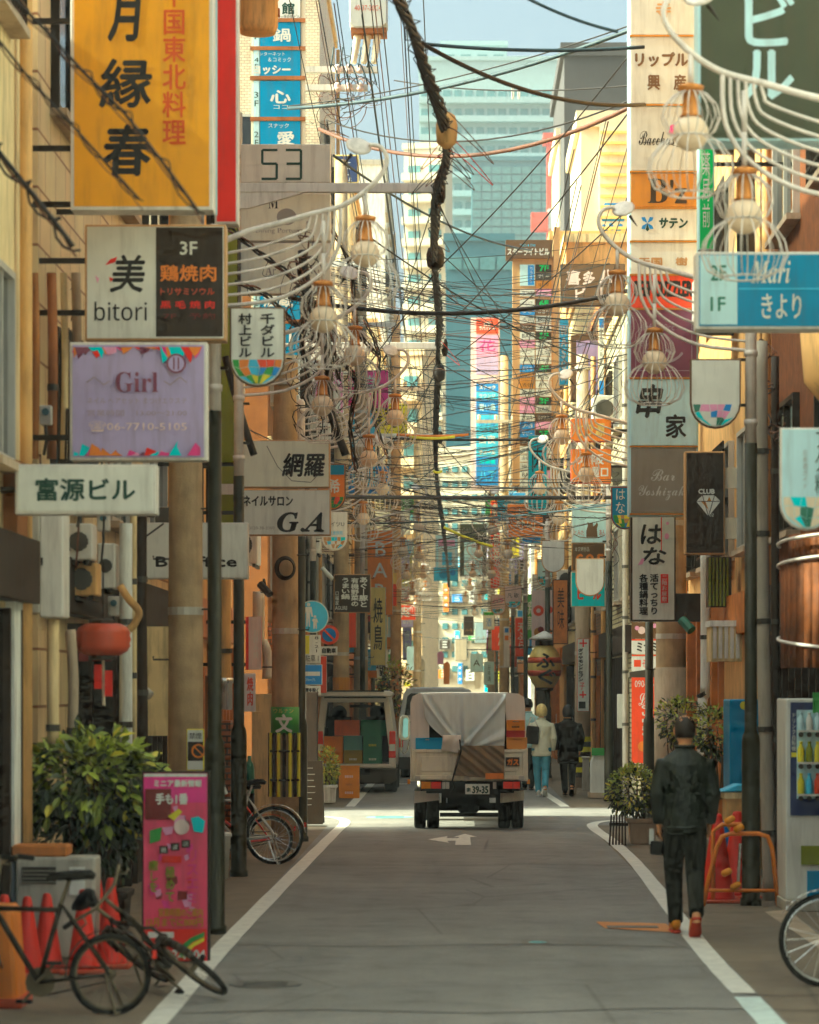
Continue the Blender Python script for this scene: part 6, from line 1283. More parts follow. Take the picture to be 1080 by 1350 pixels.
sign('warning_plate', 'white plate with an orange ban ring beside the concrete pole', 246, 961, 269, 1016, 25.6, 'white', 'yellow', 1.4, .03, [('r',248,978,268,1003,'dark'),('c',262,990,9.5,'orange'),('c',262,990,6.8,'dark'),('l',[(256,984),(268,996)],2,'orange'),('t','禁煙',250,966,266,974,'ink')])
hose('fat pale ventilation duct by the dark lamp posts', [(295,755),(295,840),(296,905)], 33.2, .085, 'plaster_tan'); simple('duct_collar', 'shiny metal collar at the foot of the ventilation duct', 'duct', lambda m_: m_.lathe([(.09,0),(.10,.01),(.10,.30),(.115,.31),(.115,.36),(.09,.37)], W(295,936,33.2), 18), 'chrome', W(295,936,33.2), smooth=True)
hose('silver vertical duct high beside the utility pole', [(341,780),(341,850)], 36.5, .075, 'pale_metal'); hose('curved silver duct under the vertical one', [(346,845),(352,860),(352,895)], 36.6, .06, 'pale_metal')
simple('storage_cabinet', 'beige storage cabinet between the bicycles and the pole', 'cabinet', lambda m_: m_.box(X_(332,37.2), 37.2, .05, X_(359,37.2), 37.7, Z_(915,37.2)).box(X_(334,37.2), 37.185, Z_(938,37.2)-.01, X_(345,37.2), 37.2, Z_(938,37.2)), 'plaster_cream', G(345,1100), bev=.01)
t = thing('gas_bottle', 'dark teal gas bottle standing by the beige cabinet', 'bottle', W(329, 1046, 35.6)); MB().lathe([(.055,0),(.06,.02),(.06,.28),(.05,.36),(.025,.40),(.025,.46)], W(329,1046,35.6), 14).build('bottle_body', 'mid_green', t, smooth=True); MB().box(X_(325,35.6), 35.52, Z_(1100,35.6), X_(335,35.6), 35.7, Z_(1046,35.6)).build('stand', 'interior', t)
sign('cloth_banner', 'white cloth banner with red brush strokes on the dark lamp post', 322, 888, 337, 938, 31, 'pale_pink', 'white', .3, .01, [('v','焼肉',326,893,334,930,'bright_red',{'b':.4})])
simple('brick_plinth', 'low red brick plinth between the two dark lamp posts', 'wall', lambda m_: m_.box(X_(280,33.0), 33.0, 0, X_(304,33), 33.4, Z_(950,33)), 'brick_red', G(290,1130))
simple('white_bin', 'white plastic bin between the two dark lamp posts', 'bin', lambda m_: m_.lathe([(.08,0),(.10,.42),(.115,.43),(.115,.46),(.10,.47),(.02,.48)], G(291,1158), 16), 'white', G(291,1158), smooth=True)
simple('hose_reel', 'white hose reel bracket on the dark lamp post', 'tap', lambda m_: (m_.tube([W(279,1030,26.5), W(290,1032,26.4), W(296,1048,26.4)], .035, 8), m_.tube([W(281,1036,26.5), W(282,1090,26.5)], .04, 8)), 'plaster_white', W(288,1090,26.5), smooth=True)
for i, (x, y, D) in enumerate(((352,778,34.4),(434,757,55.5))):
    t = thing('security_camera', ('black security camera beside the coil of cable','white security camera on the bracket by the black sign')[i], 'camera', W(x, y, D)); MB().tube([W(x-9,y-8,D), W(x+4,y+6,D-.1)], .045, 10).build('camera_body', ('dark','white')[i], t); MB().tube([W(x-2,y-2,D), W(x-4,y-14,D+.1)], .018, 6).build('mount', 'dark_metal', t)
cbd = thing('chalkboard', 'black folding chalkboard standing by the dark lamp post', 'chalkboard', G(414, 1088)); D_ = 41.3
for s_ in (0, 1):
    y0, y1 = (D_-.25, D_-.02) if s_ == 0 else (D_+.25, D_+.02); a, b = X_(402,D_), X_(427,D_)
    MB().add([(a,y0,.02),(b,y0,.02),(b-.02,y1,Z_(1003,D_)),(a+.02,y1,Z_(1003,D_)),(a,y0+.03,.02),(b,y0+.03,.02),(b-.02,y1+.03,Z_(1003,D_)),(a+.02,y1+.03,Z_(1003,D_))], [(0,1,2,3),(7,6,5,4),(0,4,5,1),(1,5,6,2),(2,6,7,3),(3,7,4,0)]).build('board', 'dark', cbd)
mb = MB(); rl = random.Random(3)
for k in range(7): put_line(mb, [(406,1012+k*8), (406+rl.uniform(6,14),1012+k*8)], 1.0, D_, D_-.27+.0)
mb.build('lettering', 'grey_white', cbd)
fb = thing('shop_wall', 'tan weathered shop column behind the chalkboard', 'column', G(410, 1075)); MB().box(X_(404,46.4), 46.2, 0, X_(419,46.4), 46.55, Z_(912,46.4)).build('column_body', 'dark_wood', fb, bev=.01)  # tan column coloured dark in place of shade, to cancel the sun
se = thing('shop_entrance', 'dark shop entrance with hanging cloth below the red lantern', 'entrance', (X_(118,24.4), 24.4, 0)); D_ = 24.4
MB().box(X_(60,D_), D_, 0, X_(158,D_), D_+.08, Z_(826,D_)).build('shade_panel', 'black', se)  # flat black panel stands in for the shade inside the opening
for x in (84, 118, 150): MB().box(X_(x,D_), D_-.06, 0, X_(x+5,D_), D_, Z_(830,D_)).build('post', 'dark_wood', se)
MB().box(X_(58,D_), D_-.08, Z_(834,D_), X_(160,D_), D_, Z_(822,D_)).build('lintel', 'dark_wood', se)
for k in range(4): MB().box(X_(90+k*15,D_), D_-.05, Z_(872,D_), X_(103+k*15,D_), D_-.04, Z_(835,D_)).build('curtain_strip', 'maroon', se)
# ---------------------------------------------------------------- right side things
vm = thing('vending_machine', 'white and navy drinks vending machine cut by the right edge', 'vending machine', G(1075, 1204)); D_ = 25.3
MB().box(X_(1036,D_), D_, .10, X_(1170,D_), D_+.7, Z_(921,D_)).build('cabinet', 'white', vm, bev=.015, seg=2)
MB().box(X_(1042,D_), D_-.02, Z_(1075,D_), X_(1168,D_), D_+.02, Z_(926,D_)).build('display_frame', 'navy', vm); MB().box(X_(1050,D_), D_-.026, Z_(1053,D_), X_(1160,D_), D_-.018, Z_(936,D_)).build('display_window', 'pale_blue', vm)
rv = random.Random(8)
for row, (y0, y1, cols) in enumerate(((939,962,['pale_blue','white','pale_blue']),(977,1004,['yellow','olive','yellow']),(1019,1046,['yellow','sky_blue','bright_red','yellow']))):
    sh = MB().box(X_(1051,D_), D_-.10, Z_(y1+3,D_), X_(1159,D_), D_-.03, Z_(y1+.6,D_)).build('shelf', 'white', vm)
    for k in range(10):
        x = 1056+k*11; c = W(x, y1+.5, D_-.06); hgt = (y1-y0)*D_/F
        MB().lathe([(.028,0),(.03,.01),(.03,hgt*.62),(.014,hgt*.82),(.014,hgt*.93),(.016,hgt*.94),(.016,hgt)], c, 10).build('drink', cols[k % len(cols)], vm, smooth=True)
        MB().lathe([(.022,-.004),(.022,.004)], W(x, y1+6.5, D_-.03), 10, Matrix.Rotation(math.pi/2,3,'X')).build('button', 'dark_grey', vm)
put_els(vm, [('v','ドリンク自販機',1043.5,940,1049,990,'white'),('r',1043,992,1051,998,'yellow')], D_, D_-.02)
MB().box(X_(1071,D_), D_-.05, Z_(940,D_), X_(1170,D_), D_-.02, Z_(913,D_)).build('top_board', 'green', vm)
MB().box(X_(1056,D_), D_-.02, Z_(1140,D_), X_(1120,D_), D_+.0, Z_(1115,D_)).build('delivery_flap', 'olive', vm); MB().box(X_(1064,D_), D_-.012, Z_(1190,D_), X_(1170,D_), D_+.0, Z_(1148,D_)).build('lower_panel', 'teal_blue', vm); MB().box(X_(1034,D_), D_-.06, 0, X_(1170,D_), D_+.68, .10).build('plinth', 'plaster_grey', vm, bev=.01)
vm2 = thing('vending_machine', 'dark blue machine with a yellow round sticker behind the lamp post', 'vending machine', (X_(977,30), 30.2, 0)); D_ = 30.2
MB().box(X_(962,D_), D_, .05, X_(1003,D_), D_+.7, Z_(922,D_)).build('cabinet', 'teal_blue', vm2, bev=.012); put_els(vm2, [('c',981,930,5.5,'yellow')], D_, D_)
bn = thing('litter_bin', 'beige bin with a bright blue lid behind the orange barrier', 'bin', (X_(978, 27.6), 27.6, 0)); D_ = 27.6
MB().box(X_(957,D_), D_, 0, X_(1003,D_), D_+.35, Z_(1046,D_)).build('bin_body', 'plaster_tan', bn, bev=.015); MB().box(X_(955,D_), D_-.02, Z_(1053,D_), X_(1005,D_), D_+.37, Z_(1045,D_)).build('rim', 'plaster_cream', bn); MB().prism([(X_(949,D_), Z_(1044,D_)), (X_(1006,D_), Z_(1044,D_)), (X_(1004,D_), Z_(1036,D_)), (X_(972,D_), Z_(1034,D_))], D_-.03, D_+.38).build('lid', 'sky_blue', bn, bev=.01)
wb_ = thing('water_bottle', 'blue water bottle on the ground by the litter bin', 'bottle', W(953, 1110, 27.2)); MB().lathe([(.07,0),(.08,.02),(.08,.10),(.072,.12),(.08,.14),(.08,.26),(.03,.34),(.03,.38)], (X_(953,27.2), 27.2, 0.32), 14).build('bottle_body', 'blue', wb_, smooth=True); MB().box(X_(945,27.2), 27.1, 0, X_(962,27.2), 27.3, .32).build('crate_stand', 'navy', wb_)
ob2 = thing('pipe_barrier', 'orange pipe barrier with yellow clamps by the red cones', 'barrier', G(955, 1196)); D_ = 25.9
for dx, dy in ((0, 0), (14, .35)):
    pts = [W(927+dx,1195,D_+dy), W(934+dx,1160,D_+dy), W(945+dx,1118,D_+dy), W(952+dx,1103,D_+dy), W(964+dx,1099,D_+dy), W(1000+dx,1099,D_+dy), W(1012+dx,1103,D_+dy), W(1018+dx,1118,D_+dy), W(1026+dx,1195,D_+dy)]
    if dy == 0: MB().tube(pts, .021, 8).build('hoop', 'orange', ob2, smooth=True); MB().tube([W(934,1174,D_), W(1024,1174,D_)], .016, 8).build('crossbar', 'orange', ob2, smooth=True)
    else: MB().tube([W(940,1192,D_+dy), W(940,1096,D_+dy), W(952,1087,D_+dy), W(1000,1087,D_+dy)], .021, 8).build('hoop', 'orange', ob2, smooth=True)
for x, y in ((962,1081),(974,1092),(970,1168),(958,1150)): MB().lathe([(.012,-.05),(.03,-.035),(.03,.035),(.018,.05)], W(x,y,D_-.04), 12, Matrix.Rotation(1.1,3,'Y')).build('clamp', 'plastic_orange', ob2, smooth=True)
MB().tube([W(976,1112,D_), W(973,1168,D_)], .014, 6).build('stay', 'chrome', ob2)
hose('grey conduit pipe standing beside the dark lamp post', [(1003,450),(1004,700),(1008,900),(1016,1196)], 26.6, .065, 'plaster_grey'); hose('pale downpipe behind the lamp with the blank plate', [(1022,470),(1022,900),(1022,1190)], 28.2, .04, 'dark_wood')
hose('white downpipe beside the wooden columns', [(930,730),(930,905),(926,930),(926,1085)], 34.5, .06, 'plaster_white')
for i, (x0, x1, D) in enumerate(((906,919,37.2),(919,926,36.4),(938,946,33.2),(948,955,32.4))): simple('wooden_column', ('wide orange wood column behind the upright hiragana sign','narrow wood column next to the wide orange one','slim wood post beside the pale downpipe','slim wood post nearest the blue machine')[i], 'column', lambda m_, a=x0, b=x1, d=D: m_.box(X_(a,d), d, 0, X_(b,d), d+.18, Z_(800 if d > 35 else 860, d)), 'wood', G((x0+x1)/2, 1100))
t = thing('balcony_box', 'pale slatted balcony box over the wooden posts', 'balcony', W(955, 870, 32.2)); D_ = 32.2
MB().box(X_(938,D_), D_, Z_(872,D_), X_(978,D_), D_+.6, Z_(822,D_)).build('box', 'plaster_cream', t)
for k in range(5): MB().box(X_(940+k*7.6,D_), D_-.02, Z_(868,D_), X_(944.5+k*7.6,D_), D_, Z_(826,D_)).build('slat', 'pale_metal', t)
MB().box(X_(936,D_), D_-.03, Z_(826,D_), X_(980,D_), D_+.62, Z_(818,D_)).build('cap', 'plaster_white', t)
t = thing('louvre_screen', 'dark louvre screen under the club sign', 'screen', W(946, 802, 33)); D_ = 33.3
MB().box(X_(934,D_), D_+.05, Z_(800,D_), X_(965,D_), D_+.3, Z_(734,D_)).build('box', 'dark', t)
for k in range(6): MB().box(X_(935+k*4.6,D_), D_, Z_(799,D_), X_(937.5+k*4.6,D_), D_+.06, Z_(735,D_)).build('slat', 'olive', t)
cv = thing('curved_balcony', 'curved brown balcony front with pale hoops at the right edge', 'balcony', W(1090, 890, 22.5)); D_ = 22.8
cx, cy = X_(1150,D_), D_+.6; rad = cx-X_(1041,D_)
for z0, z1, rr_ in ((Z_(880,D_), Z_(738,D_), rad), (Z_(735,D_), Z_(700,D_), rad*.9)):
    mb = MB()
    for k in range(14):
        a, b = math.pi*(.9+.62*k/14), math.pi*(.9+.62*(k+1)/14); q = [(cx+rr_*math.cos(t), cy+rr_*math.sin(t)) for t in (a, b)]
        mb.poly([(q[0][0],q[0][1],z0),(q[1][0],q[1][1],z0),(q[1][0],q[1][1],z1),(q[0][0],q[0][1],z1)])
    o = mb.build('panel', 'rust_wall', cv, smooth=True); s_ = o.modifiers.new('s','SOLIDIFY'); s_.thickness = .03
for py in (706, 735, 838): MB().tube([(cx+(rad+.02)*math.cos(math.pi*(.9+.62*k/20)), cy+(rad+.02)*math.sin(math.pi*(.9+.62*k/20)), Z_(py,D_)+(.10*(k/20-.5) if py < 740 else -.14*k/20)) for k in range(21)], .014, 6).build('hoop', 'lamp_white', cv, smooth=True)
cv2 = simple('eave_roll', 'tan rounded eave above the curved balcony', 'eave', lambda m_: m_.lathe([(.02,-.42),(.30,-.40),(.46,-.2),(.5,.3)], W(1135,470,23.4), 24), 'plaster_tan', W(1135,520,23.4), smooth=True)
# red advertising column past the crossing
rc = thing('advert_column', 'red vertical advertising banner with white plates above, behind the lamp post', 'banner', W(849, 1006, 44)); D_ = 47.6
MB().box(X_(833,D_), D_, Z_(1006,D_), X_(867,D_), D_+.06, Z_(892,D_)).build('banner', 'bright_red', rc); put_els(rc, [('t','090-',837,897,852,906,'white'),('t','57',859,897,866,906,'white'),('t','𝓛',842,914,852,930,'white'),('v','ounge',846,930,854,970,'white',{'b':.3}),('c',848,984,7,'orange'),('c',858,975,4,'orange')], D_, D_)
for y0, y1, c_, e in ((820,842,'brown',[('c',846,831,5,'pale_pink'),('c',840,828,3,'pink'),('c',863,825,3,'pink')]),(844,862,'white',[('t','ミナミ',840,847,866,859,'ink',{'b':.4}),('r',833,842.5,867,844.5,'bright_red')]),(864,885,'white',[('r',836,870,845,879,'bright_red'),('t','そば',847,869,858,880,'bright_red'),('r',833,863,867,865,'bright_red')])):
    pn = MB().box(X_(833,D_), D_, Z_(y1,D_), X_(867,D_), D_+.06, Z_(y0,D_)).build('panel', c_, rc); put_els(pn, e, D_, D_)
simple('steel_bracket', 'grey steel canopy edge over the red banner', 'canopy', lambda m_: m_.prism([(X_(830,44), Z_(893,44)), (X_(866,44), Z_(893,44)), (X_(866,44), Z_(881,44)), (X_(830,44), Z_(886,44))], 44, 44.3), 'dark_grey', W(848,893,44))
lt = thing('lantern', 'giant striped paper lantern with brush characters hanging by the far lamp', 'lantern', W(718, 907, 62)); D_ = 62; c = W(718, 879, D_); k = D_/F
pr = [(.17,-.46),(.18,-.44)]+[(.36*math.sqrt(max(.0,1-(q/10)**2*.86))*(1+(.012 if (q % 2) else 0)), q*.047) for q in range(-9, 10)]+[(.18,.44),(.17,.46)]
MB().lathe(pr, c, 26).build('paper_shade', 'pale_gold', lt, smooth=True)
for q0, q1 in ((-.20,-.08),(.08,.20)):
    MB().lathe([(.36*math.sqrt(1-(z/.47)**2*.86)+.010, z) for z in (q0, (q0+q1)/2, q1)], c, 26).build('stripe', 'rust_red', lt, smooth=True)
mb = MB(); put_text(mb, 'ふ', 707, 862, 730, 880, D_, c.y-.40, bold=.7); put_text(mb, 'ぐ', 709, 883, 732, 902, D_, c.y-.40, bold=.8); mb.build('lettering', 'ink', lt)
MB().lathe([(.20,.45),(.20,.56),(.14,.58)], c, 18).build('cap', 'dark', lt); MB().lathe([(.14,-.52),(.19,-.50),(.19,-.45)], c, 18).build('bottom_ring', 'dark', lt); MB().tube([c+V((0,0,.56)), c+V((0,0,.75)), c+V((.5,0,.78)), c+V((1.1,0,.78))], .02, 6).build('hanger', 'dark_metal', lt)
MB().lathe([(.03,.16),(.34,.0),(.32,-.02),(.02,.12)], c+V((0,0,.60)), 20).build('rain_hood', 'pale_metal', lt, smooth=True)
st = thing('folding_sign', 'white rounded folding sign on the pavement past the crossing', 'sign', G(802, 1052)); D_ = 51.6
for s_, y in ((0, D_), (1, D_+.3)):
    mb = MB().prism([(X_(a,D_), Z_(b,D_)) for a, b in ((779,1050),(779,1005),(783,995),(791,990),(801,990),(806,996),(807,1050))], y, y+.05); mb.build('board', 'white', st, bev=.012, seg=2)
MB().box(X_(776,D_), D_-.03, 0, X_(810,D_), D_+.4, .09).build('foot', 'concrete', st); MB().box(X_(780,D_), D_-.06, Z_(996,D_), X_(799,D_), D_-.02, Z_(986,D_)).build('header', 'green', st)
simple('box_sign', 'small blank white box sign on the tiled wall', 'sign', lambda m_: m_.box(X_(814,49.5), 49.5, Z_(960,49.5), X_(829,49.5), 49.62, Z_(915,49.5)), 'white', W(821,960,49.5), bev=.008)
t = thing('spot_lamp', 'dark floodlight under the upright hiragana sign', 'lamp', W(906, 830, 35)); MB().tube([W(899,817,35), W(912,831,34.9)], .06, 10).build('lamp_head', 'mid_green', t); MB().tube([W(902,816,35), W(904,808,35.3)], .015, 6).build('arm', 'dark_metal', t)
for i, (x0, x1, y1, h, D, mt, lb) in enumerate(((744,760,1048,.75,53.5,'concrete','grey concrete bollard box behind the person in black'),(768,778,1042,.6,55.5,'plaster_grey','grey rubbish bin near the folding sign'),(654,664,1052,.5,52.6,'crate_red','small red stand between truck and blonde woman'))):
    simple('pavement_box', lb, 'box', lambda m_, a=x0, b=x1, d=D, hh=h: m_.prism([(X_(a,d), 0), (X_(b,d), 0), (X_(b-1,d), hh), (X_(a+1,d), hh)], d, d+.3).box(X_(a-.5,d), d-.02, hh, X_(b+.5,d), d+.32, hh+.04), mt, (X_((x0+x1)/2,D), D, 0), bev=.01)
ye = thing('hazard_post', 'yellow and black striped post foot behind the couple', 'post', (X_(769,56.3), 56.3, 0))
for k in range(8): MB().lathe([(.165,.2+k*.1),(.165,.3+k*.1)], (X_(768,57), 57, 0), 14).build('stripe', 'yellow' if k % 2 else 'dark', ye)
# sunlit orange flag figures and lights far down
for i, (px, y0, y1, D, mt, lb) in enumerate(((589,872,902,118,'orange','orange banner glowing in the sun at the second crossing'),(556,868,906,116,'far_white','sunlit white post at the second crossing'),(630,882,908,112,'far_white','second sunlit post near the second crossing'),(581,858,876,120,'pink','pink flag over the orange banner'),(537,898,905,108,'yellow','yellow lamp box above the white van'))):
    simple('street_banner', lb, 'banner', lambda m_, a=px, b=y0, c_=y1, d=D: m_.prism([(X_(a-4,d), Z_(c_,d)), (X_(a+3.5,d), Z_(c_,d)), (X_(a+4.5,d), Z_(b+4,d)), (X_(a+1,d), Z_(b,d)), (X_(a-4.5,d), Z_(b+3,d))], d, d+.2), mt, W(px, y1, D))

rfs = random.Random(77); used = set(); words = ['酒','寿司','焼鳥','カラオケ','麺','喫茶','BAR','花','肉','天ぷら','鮨','串','ホテル','薬','食堂','旅館']
CW = {'bright_red':'red','orange':'orange','sky_blue':'light blue','white':'white','yellow':'yellow','teal':'turquoise','hot_pink':'pink','blue':'blue','green':'green','pale_gold':'pale gold','dark':'black','lilac':'lilac'}
n_ = 0
while n_ < 44:
    side = rfs.choice((-1, 1)); col = rfs.choice(list(CW)); tall = rfs.random() < .6; D = rfs.uniform(64, 132); lvl = rfs.choice((0, 1))
    key = (side, col, tall, lvl)
    if key in used: continue
    used.add(key); n_ += 1
    wd, ht = (rfs.uniform(.35,.6), rfs.uniform(1.0,2.2)) if tall else (rfs.uniform(.8,1.3), rfs.uniform(.5,.9))
    xc = side*(rfs.uniform(1.75,2.45) if side > 0 else rfs.uniform(1.6,2.3)); zc = rfs.uniform(5.6,9.5) if lvl else rfs.uniform(2.9,5.2)
    px, py, k = VX+xc*F/D, VY-(zc-H)*F/D, F/D; x0, x1, y0, y1 = px-wd*k/2, px+wd*k/2, py-ht*k/2, py+ht*k/2
    ink = 'ink' if col in ('white','yellow','pale_gold','teal') else 'white'; t = rfs.choice(words)
    el = [('v' if tall else 't', t*(2 if tall and len(t) < 2 else 1), x0+(x1-x0)*.22, y0+(y1-y0)*.14, x1-(x1-x0)*.22, y1-(y1-y0)*.2, ink, {'b':.2})]
    sign('far_sign', f"{CW[col]} {'upright' if tall else 'broad'} far sign {'high' if lvl else 'low'} on the {'van' if side < 0 else 'lantern'} side", x0, y0, x1, y1, D, col, 'alu', .5, .2, el, 'L' if side < 0 else 'R', brs=(.3,), wall=2.9, group='small signs far down the street')
# ================================================================ overhead cables
def sag_pts(a, b, s_, n=14, r=None):
    a, b = V(a), V(b); P_ = []
    for i in range(n+1):
        t = i/n; p = a.lerp(b, t); p.z -= s_*4*t*(1-t); P_.append(p)
    return P_
def wire(label, a, b, sag=.2, r=.012, mt='wire_black', group=None, n=14):
    Q = sag_pts(a, b, sag, n); return tag(MB().tube(Q, r, 5).build('overhead_cable', mt, smooth=True, loc=V(a)), label, 'cable', group)
# the single cables one can follow across the picture
for (x0, y0, D0_, x1, y1, D1, sg, r, mt, lb) in (
 (438,655,47,905,655,47,.02,.034,'wire_black','thick dark pipe like cable crossing level with the nail salon sign'),
 (420,573,52,860,573,52,.10,.022,'wire_black','dark cable crossing just below the far steel beam'),
 (380,392,38,850,378,38,.28,.030,'wire_black','thick black cable sagging across in front of the teal building'),
 (380,143,42,860,28,36,.22,.028,'wire_blue','heavy cable rising to the sign tower across the pale tower'),
 (380,140,42.3,860,23,36.2,.16,.010,'wire_black','thin messenger wire just above the heavy rising cable'),
 (420,170,45,845,134,36,.55,.030,'wire_brown','brown cable sagging across the middle of the pale tower'),
 (430,158,45,845,126,36,.45,.012,'wire_black','thin wire sagging just over the brown cable'),
 (560,58,30,850,62,30,.05,.020,'wire_blue','blurred bluish cable below the top of the frame'),
 (690,-5,24,815,42,24,.03,.014,'wire_blue','short bluish cable entering at the top of the frame'),
 (548,52,28,850,138,32,.20,.024,'wire_black','dark cable running down to the sign tower from the bundle'),
 (520,106,50,840,112,36,.12,.012,'wire_black','thin cable with two white spacers over the pale tower'),
 (455,690,52,840,660,44,.10,.016,'wire_blue','bluish cable under the thick pipe like cable'),
 (540,640,56,900,638,40,.06,.013,'wire_black','thin level cable above the thick pipe'),
 (582,350,40,838,62,35,.10,.009,'wire_black','thin stay wire climbing steeply to the sign tower'),
 (600,420,42,850,120,35,.10,.010,'wire_black','second thin stay wire climbing to the sign tower'),
 (600,470,46,890,215,35,.10,.009,'wire_black','third stay wire climbing past the brown sign'),
 (440,205,33,700,330,48,.20,.016,'wire_blue','bluish cable slanting down over the lamp swan neck to the tenant board'),
 (470,300,38,830,490,52,.25,.012,'wire_black','long thin cable slanting down to the tiled corner')):
    wire(lb, W(x0,y0,D0_), W(x1,y1,D1), sg, r, mt)
for x, lb in ((676,'x'), (684,'y')):
    pass
t = thing('cable_spacer', 'pair of white ring spacers on the thin cable over the pale tower', 'spacer', W(680, 122, 43))
for x in (676, 684): MB().tube([W(x+1.2*math.cos(q*math.pi/5), 122+9*math.sin(q*math.pi/5), 43) for q in range(10)], .012, 5, closed=True).build('ring', 'white', t)
for i, (x0, x1, y, D, mt, lb) in enumerate(((523,618,573,51.9,'orange','orange protective sleeve on the cable below the far beam'),(540,600,576,51.8,'yellow','yellow sleeve beside the orange one'),(571,583,621,54,'yellow','short yellow marker tube across the cable bundle'),(585,650,695,58,'yellow','long yellow sleeve slanting down from the bundle'))):
    y2 = y+(26 if i == 3 else 0); wire(lb, W(x0,y,D), W(x1,y2,D), .03, .026 if i < 3 else .03, mt, n=6)
# long twisted bundle that runs along the street, seen end on
bp = [(512,-30,20.8),(540,30,22.6),(562,95,24.6),(586,165,26.8),(588,215,29),(577,252,31),(574,300,33.5),(573,345,36),(577,390,39.5),(580,430,43),(578,458,45),(577,510,50),(575,560,56),(575,610,62),(578,650,68),(584,690,76),(588,725,88),(591,752,104),(592,775,122)]
PB = [W(*p) for p in bp]; Q = []
for i in range(len(PB)-1):
    p0, p1, p2, p3 = PB[max(i-1,0)], PB[i], PB[i+1], PB[min(i+2,len(PB)-1)]
    for k in range(10): t = k/10; Q.append(.5*((2*p1)+(p2-p0)*t+(2*p0-5*p1+4*p2-p3)*t*t+(3*p1-p0-3*p2+p3)*t**3))
cbn = thing('cable_bundle', 'thick black twisted cable bundle running down the middle of the street', 'cable', PB[0])
rw = random.Random(12)
for j in range(6):
    ph = j*math.pi/3; MB().tube([p+V((math.cos(ph+i*.55), 0, math.sin(ph+i*.55)))*(.034+.014*math.sin(i*.9+j*2)) for i, p in enumerate(Q)], .017, 5).build('strand', 'wire_black', cbn, smooth=True)
MB().tube([p+V((math.cos(i*1.9)*.085, 0, math.sin(i*1.9)*.085)) for i, p in enumerate(Q)], .0055, 4).build('lashing_wire', 'wire_black', cbn)
for i in range(26):
    k = rw.randrange(25, len(Q)-6); p = Q[k]; s_ = rw.choice((-1,1)); a = rw.uniform(.12,.36)
    MB().tube([p.lerp(Q[min(k+4,len(Q)-1)], q/12)+V((s_*a*math.sin(q/12*math.pi)*(1+.4*math.sin(q/4)), 0, -a*1.3*math.sin(q/12*math.pi)**1.5)) for q in range(13)], .005, 4).build('loose_loop', rw.choice(['wire_black','wire_black','wire_brown','red']), cbn, smooth=True)
for px, py, D, rx, rz, mt in ((589,172,27,.10,.17,'plaster_tan'),(574,340,35.8,.11,.15,'wire_black'),(579,492,47,.10,.14,'wire_black')):
    c = W(px, py, D); MB().lathe([(rx*.3,-rz),(rx*.9,-rz*.7),(rx,-rz*.2),(rx,rz*.3),(rx*.8,rz*.8),(rx*.3,rz)], c, 12).build('splice_box', mt, cbn, smooth=True)
# foreground cables in front of the orange sign (out of focus)
for i, (pts, r) in enumerate(((((-20,-40),(60,40),(110,95),(165,150),(215,215),(270,290)), .014), (((-20,30),(40,105),(95,165),(140,215),(190,270)), .011), (((-10,190),(30,240),(70,290),(100,330)), .022))):
    D = 15.5+i*.6; P_ = [W(a, b, D) for a, b in pts]; t = thing('overhead_cable', ('blurred cable with lashed loops crossing the orange sign','second blurred looped cable below the first over the orange sign','thick blurred cable entering at the picture edge above the white building sign')[i], 'cable', P_[0])
    Q2 = []
    for a, b in zip(P_, P_[1:]): Q2 += [a.lerp(b, k/8) for k in range(8)]
    MB().tube(Q2, r*.7, 5).build('core', 'wire_black', t, smooth=True); MB().tube([p+V((math.cos(k*.8)*r*2.2, 0, math.sin(k*.8)*r*2.2)) for k, p in enumerate(Q2)], r*.35, 4).build('lashing_wire', 'wire_black', t, smooth=True); MB().tube([p+V((.02,.0,-.03-.03*abs(math.sin(k*.35)))) for k, p in enumerate(Q2)], r*.3, 4).build('drop_wire', 'wire_brown', t, smooth=True)
# cross wires from house to house, whole families that nothing tells apart
def fam(n, label, group, fn, seed):
    r = random.Random(seed)
    for i in range(n): a, b, s_, rad, mt = fn(r); wire(label, a, b, s_, rad, mt, group, 12)
WM = ['wire_black','wire_black','wire_black','wire_blue','wire_brown']
def bundle(n, label, group, fn, seed):
    """spans of a few parallel wires each, sagging together"""
    r = random.Random(seed); k = 0
    while k < n:
        a, b, s_ = fn(r); m_ = r.choice((1, 2, 3, 4))
        for q in range(m_):
            if k >= n: break
            o = V((0, r.uniform(-.15,.15), -.05*q+r.uniform(-.02,.02))); wire(label, a+o, b+o*r.uniform(.4,1.6), s_*r.uniform(.85,1.25), r.uniform(.004,.009), r.choice(WM), group, 12); k += 1
def span(ya, yb, za, zb, tilt, dy=4): return lambda r: (lambda y, z: (V((-2.9, y, z)), V((3.0, y+r.uniform(-dy,dy), z+r.uniform(-tilt,tilt))), r.uniform(.08,.45)))(r.uniform(ya,yb), r.uniform(za,zb))
bundle(84, 'thin overhead wire strung between the two sides just past the crossing', 'wires past the crossing', span(44, 62, 4.7, 9.8, 1.3), 101)
bundle(90, 'thin overhead wire in the dense far web of wires over the road', 'wires in the far web', span(62, 112, 4.0, 10.5, .8, 7), 102)
fam(30, 'thin overhead wire fanning from the cable bundle to the houses', 'wires fanning from the bundle', lambda r: (Q[r.randrange(45, len(Q)-2)], V((r.choice((-2.9,3.0)), r.uniform(40,85), r.uniform(4.6,9.5))), r.uniform(.05,.35), r.uniform(.005,.010), r.choice(WM)), 103)
fam(14, 'thin wire running lengthwise high along the van side roofs', 'lengthwise wires above the roofs', lambda r: ((lambda x, z: (V((x, 30, z)), V((x+r.uniform(-.3,.3), 120, z+r.uniform(-.6,.6)))))(r.uniform(-2.0,-.35), r.uniform(8.5,12.5))+(r.uniform(.2,.6), r.uniform(.006,.010), r.choice(WM))), 104)
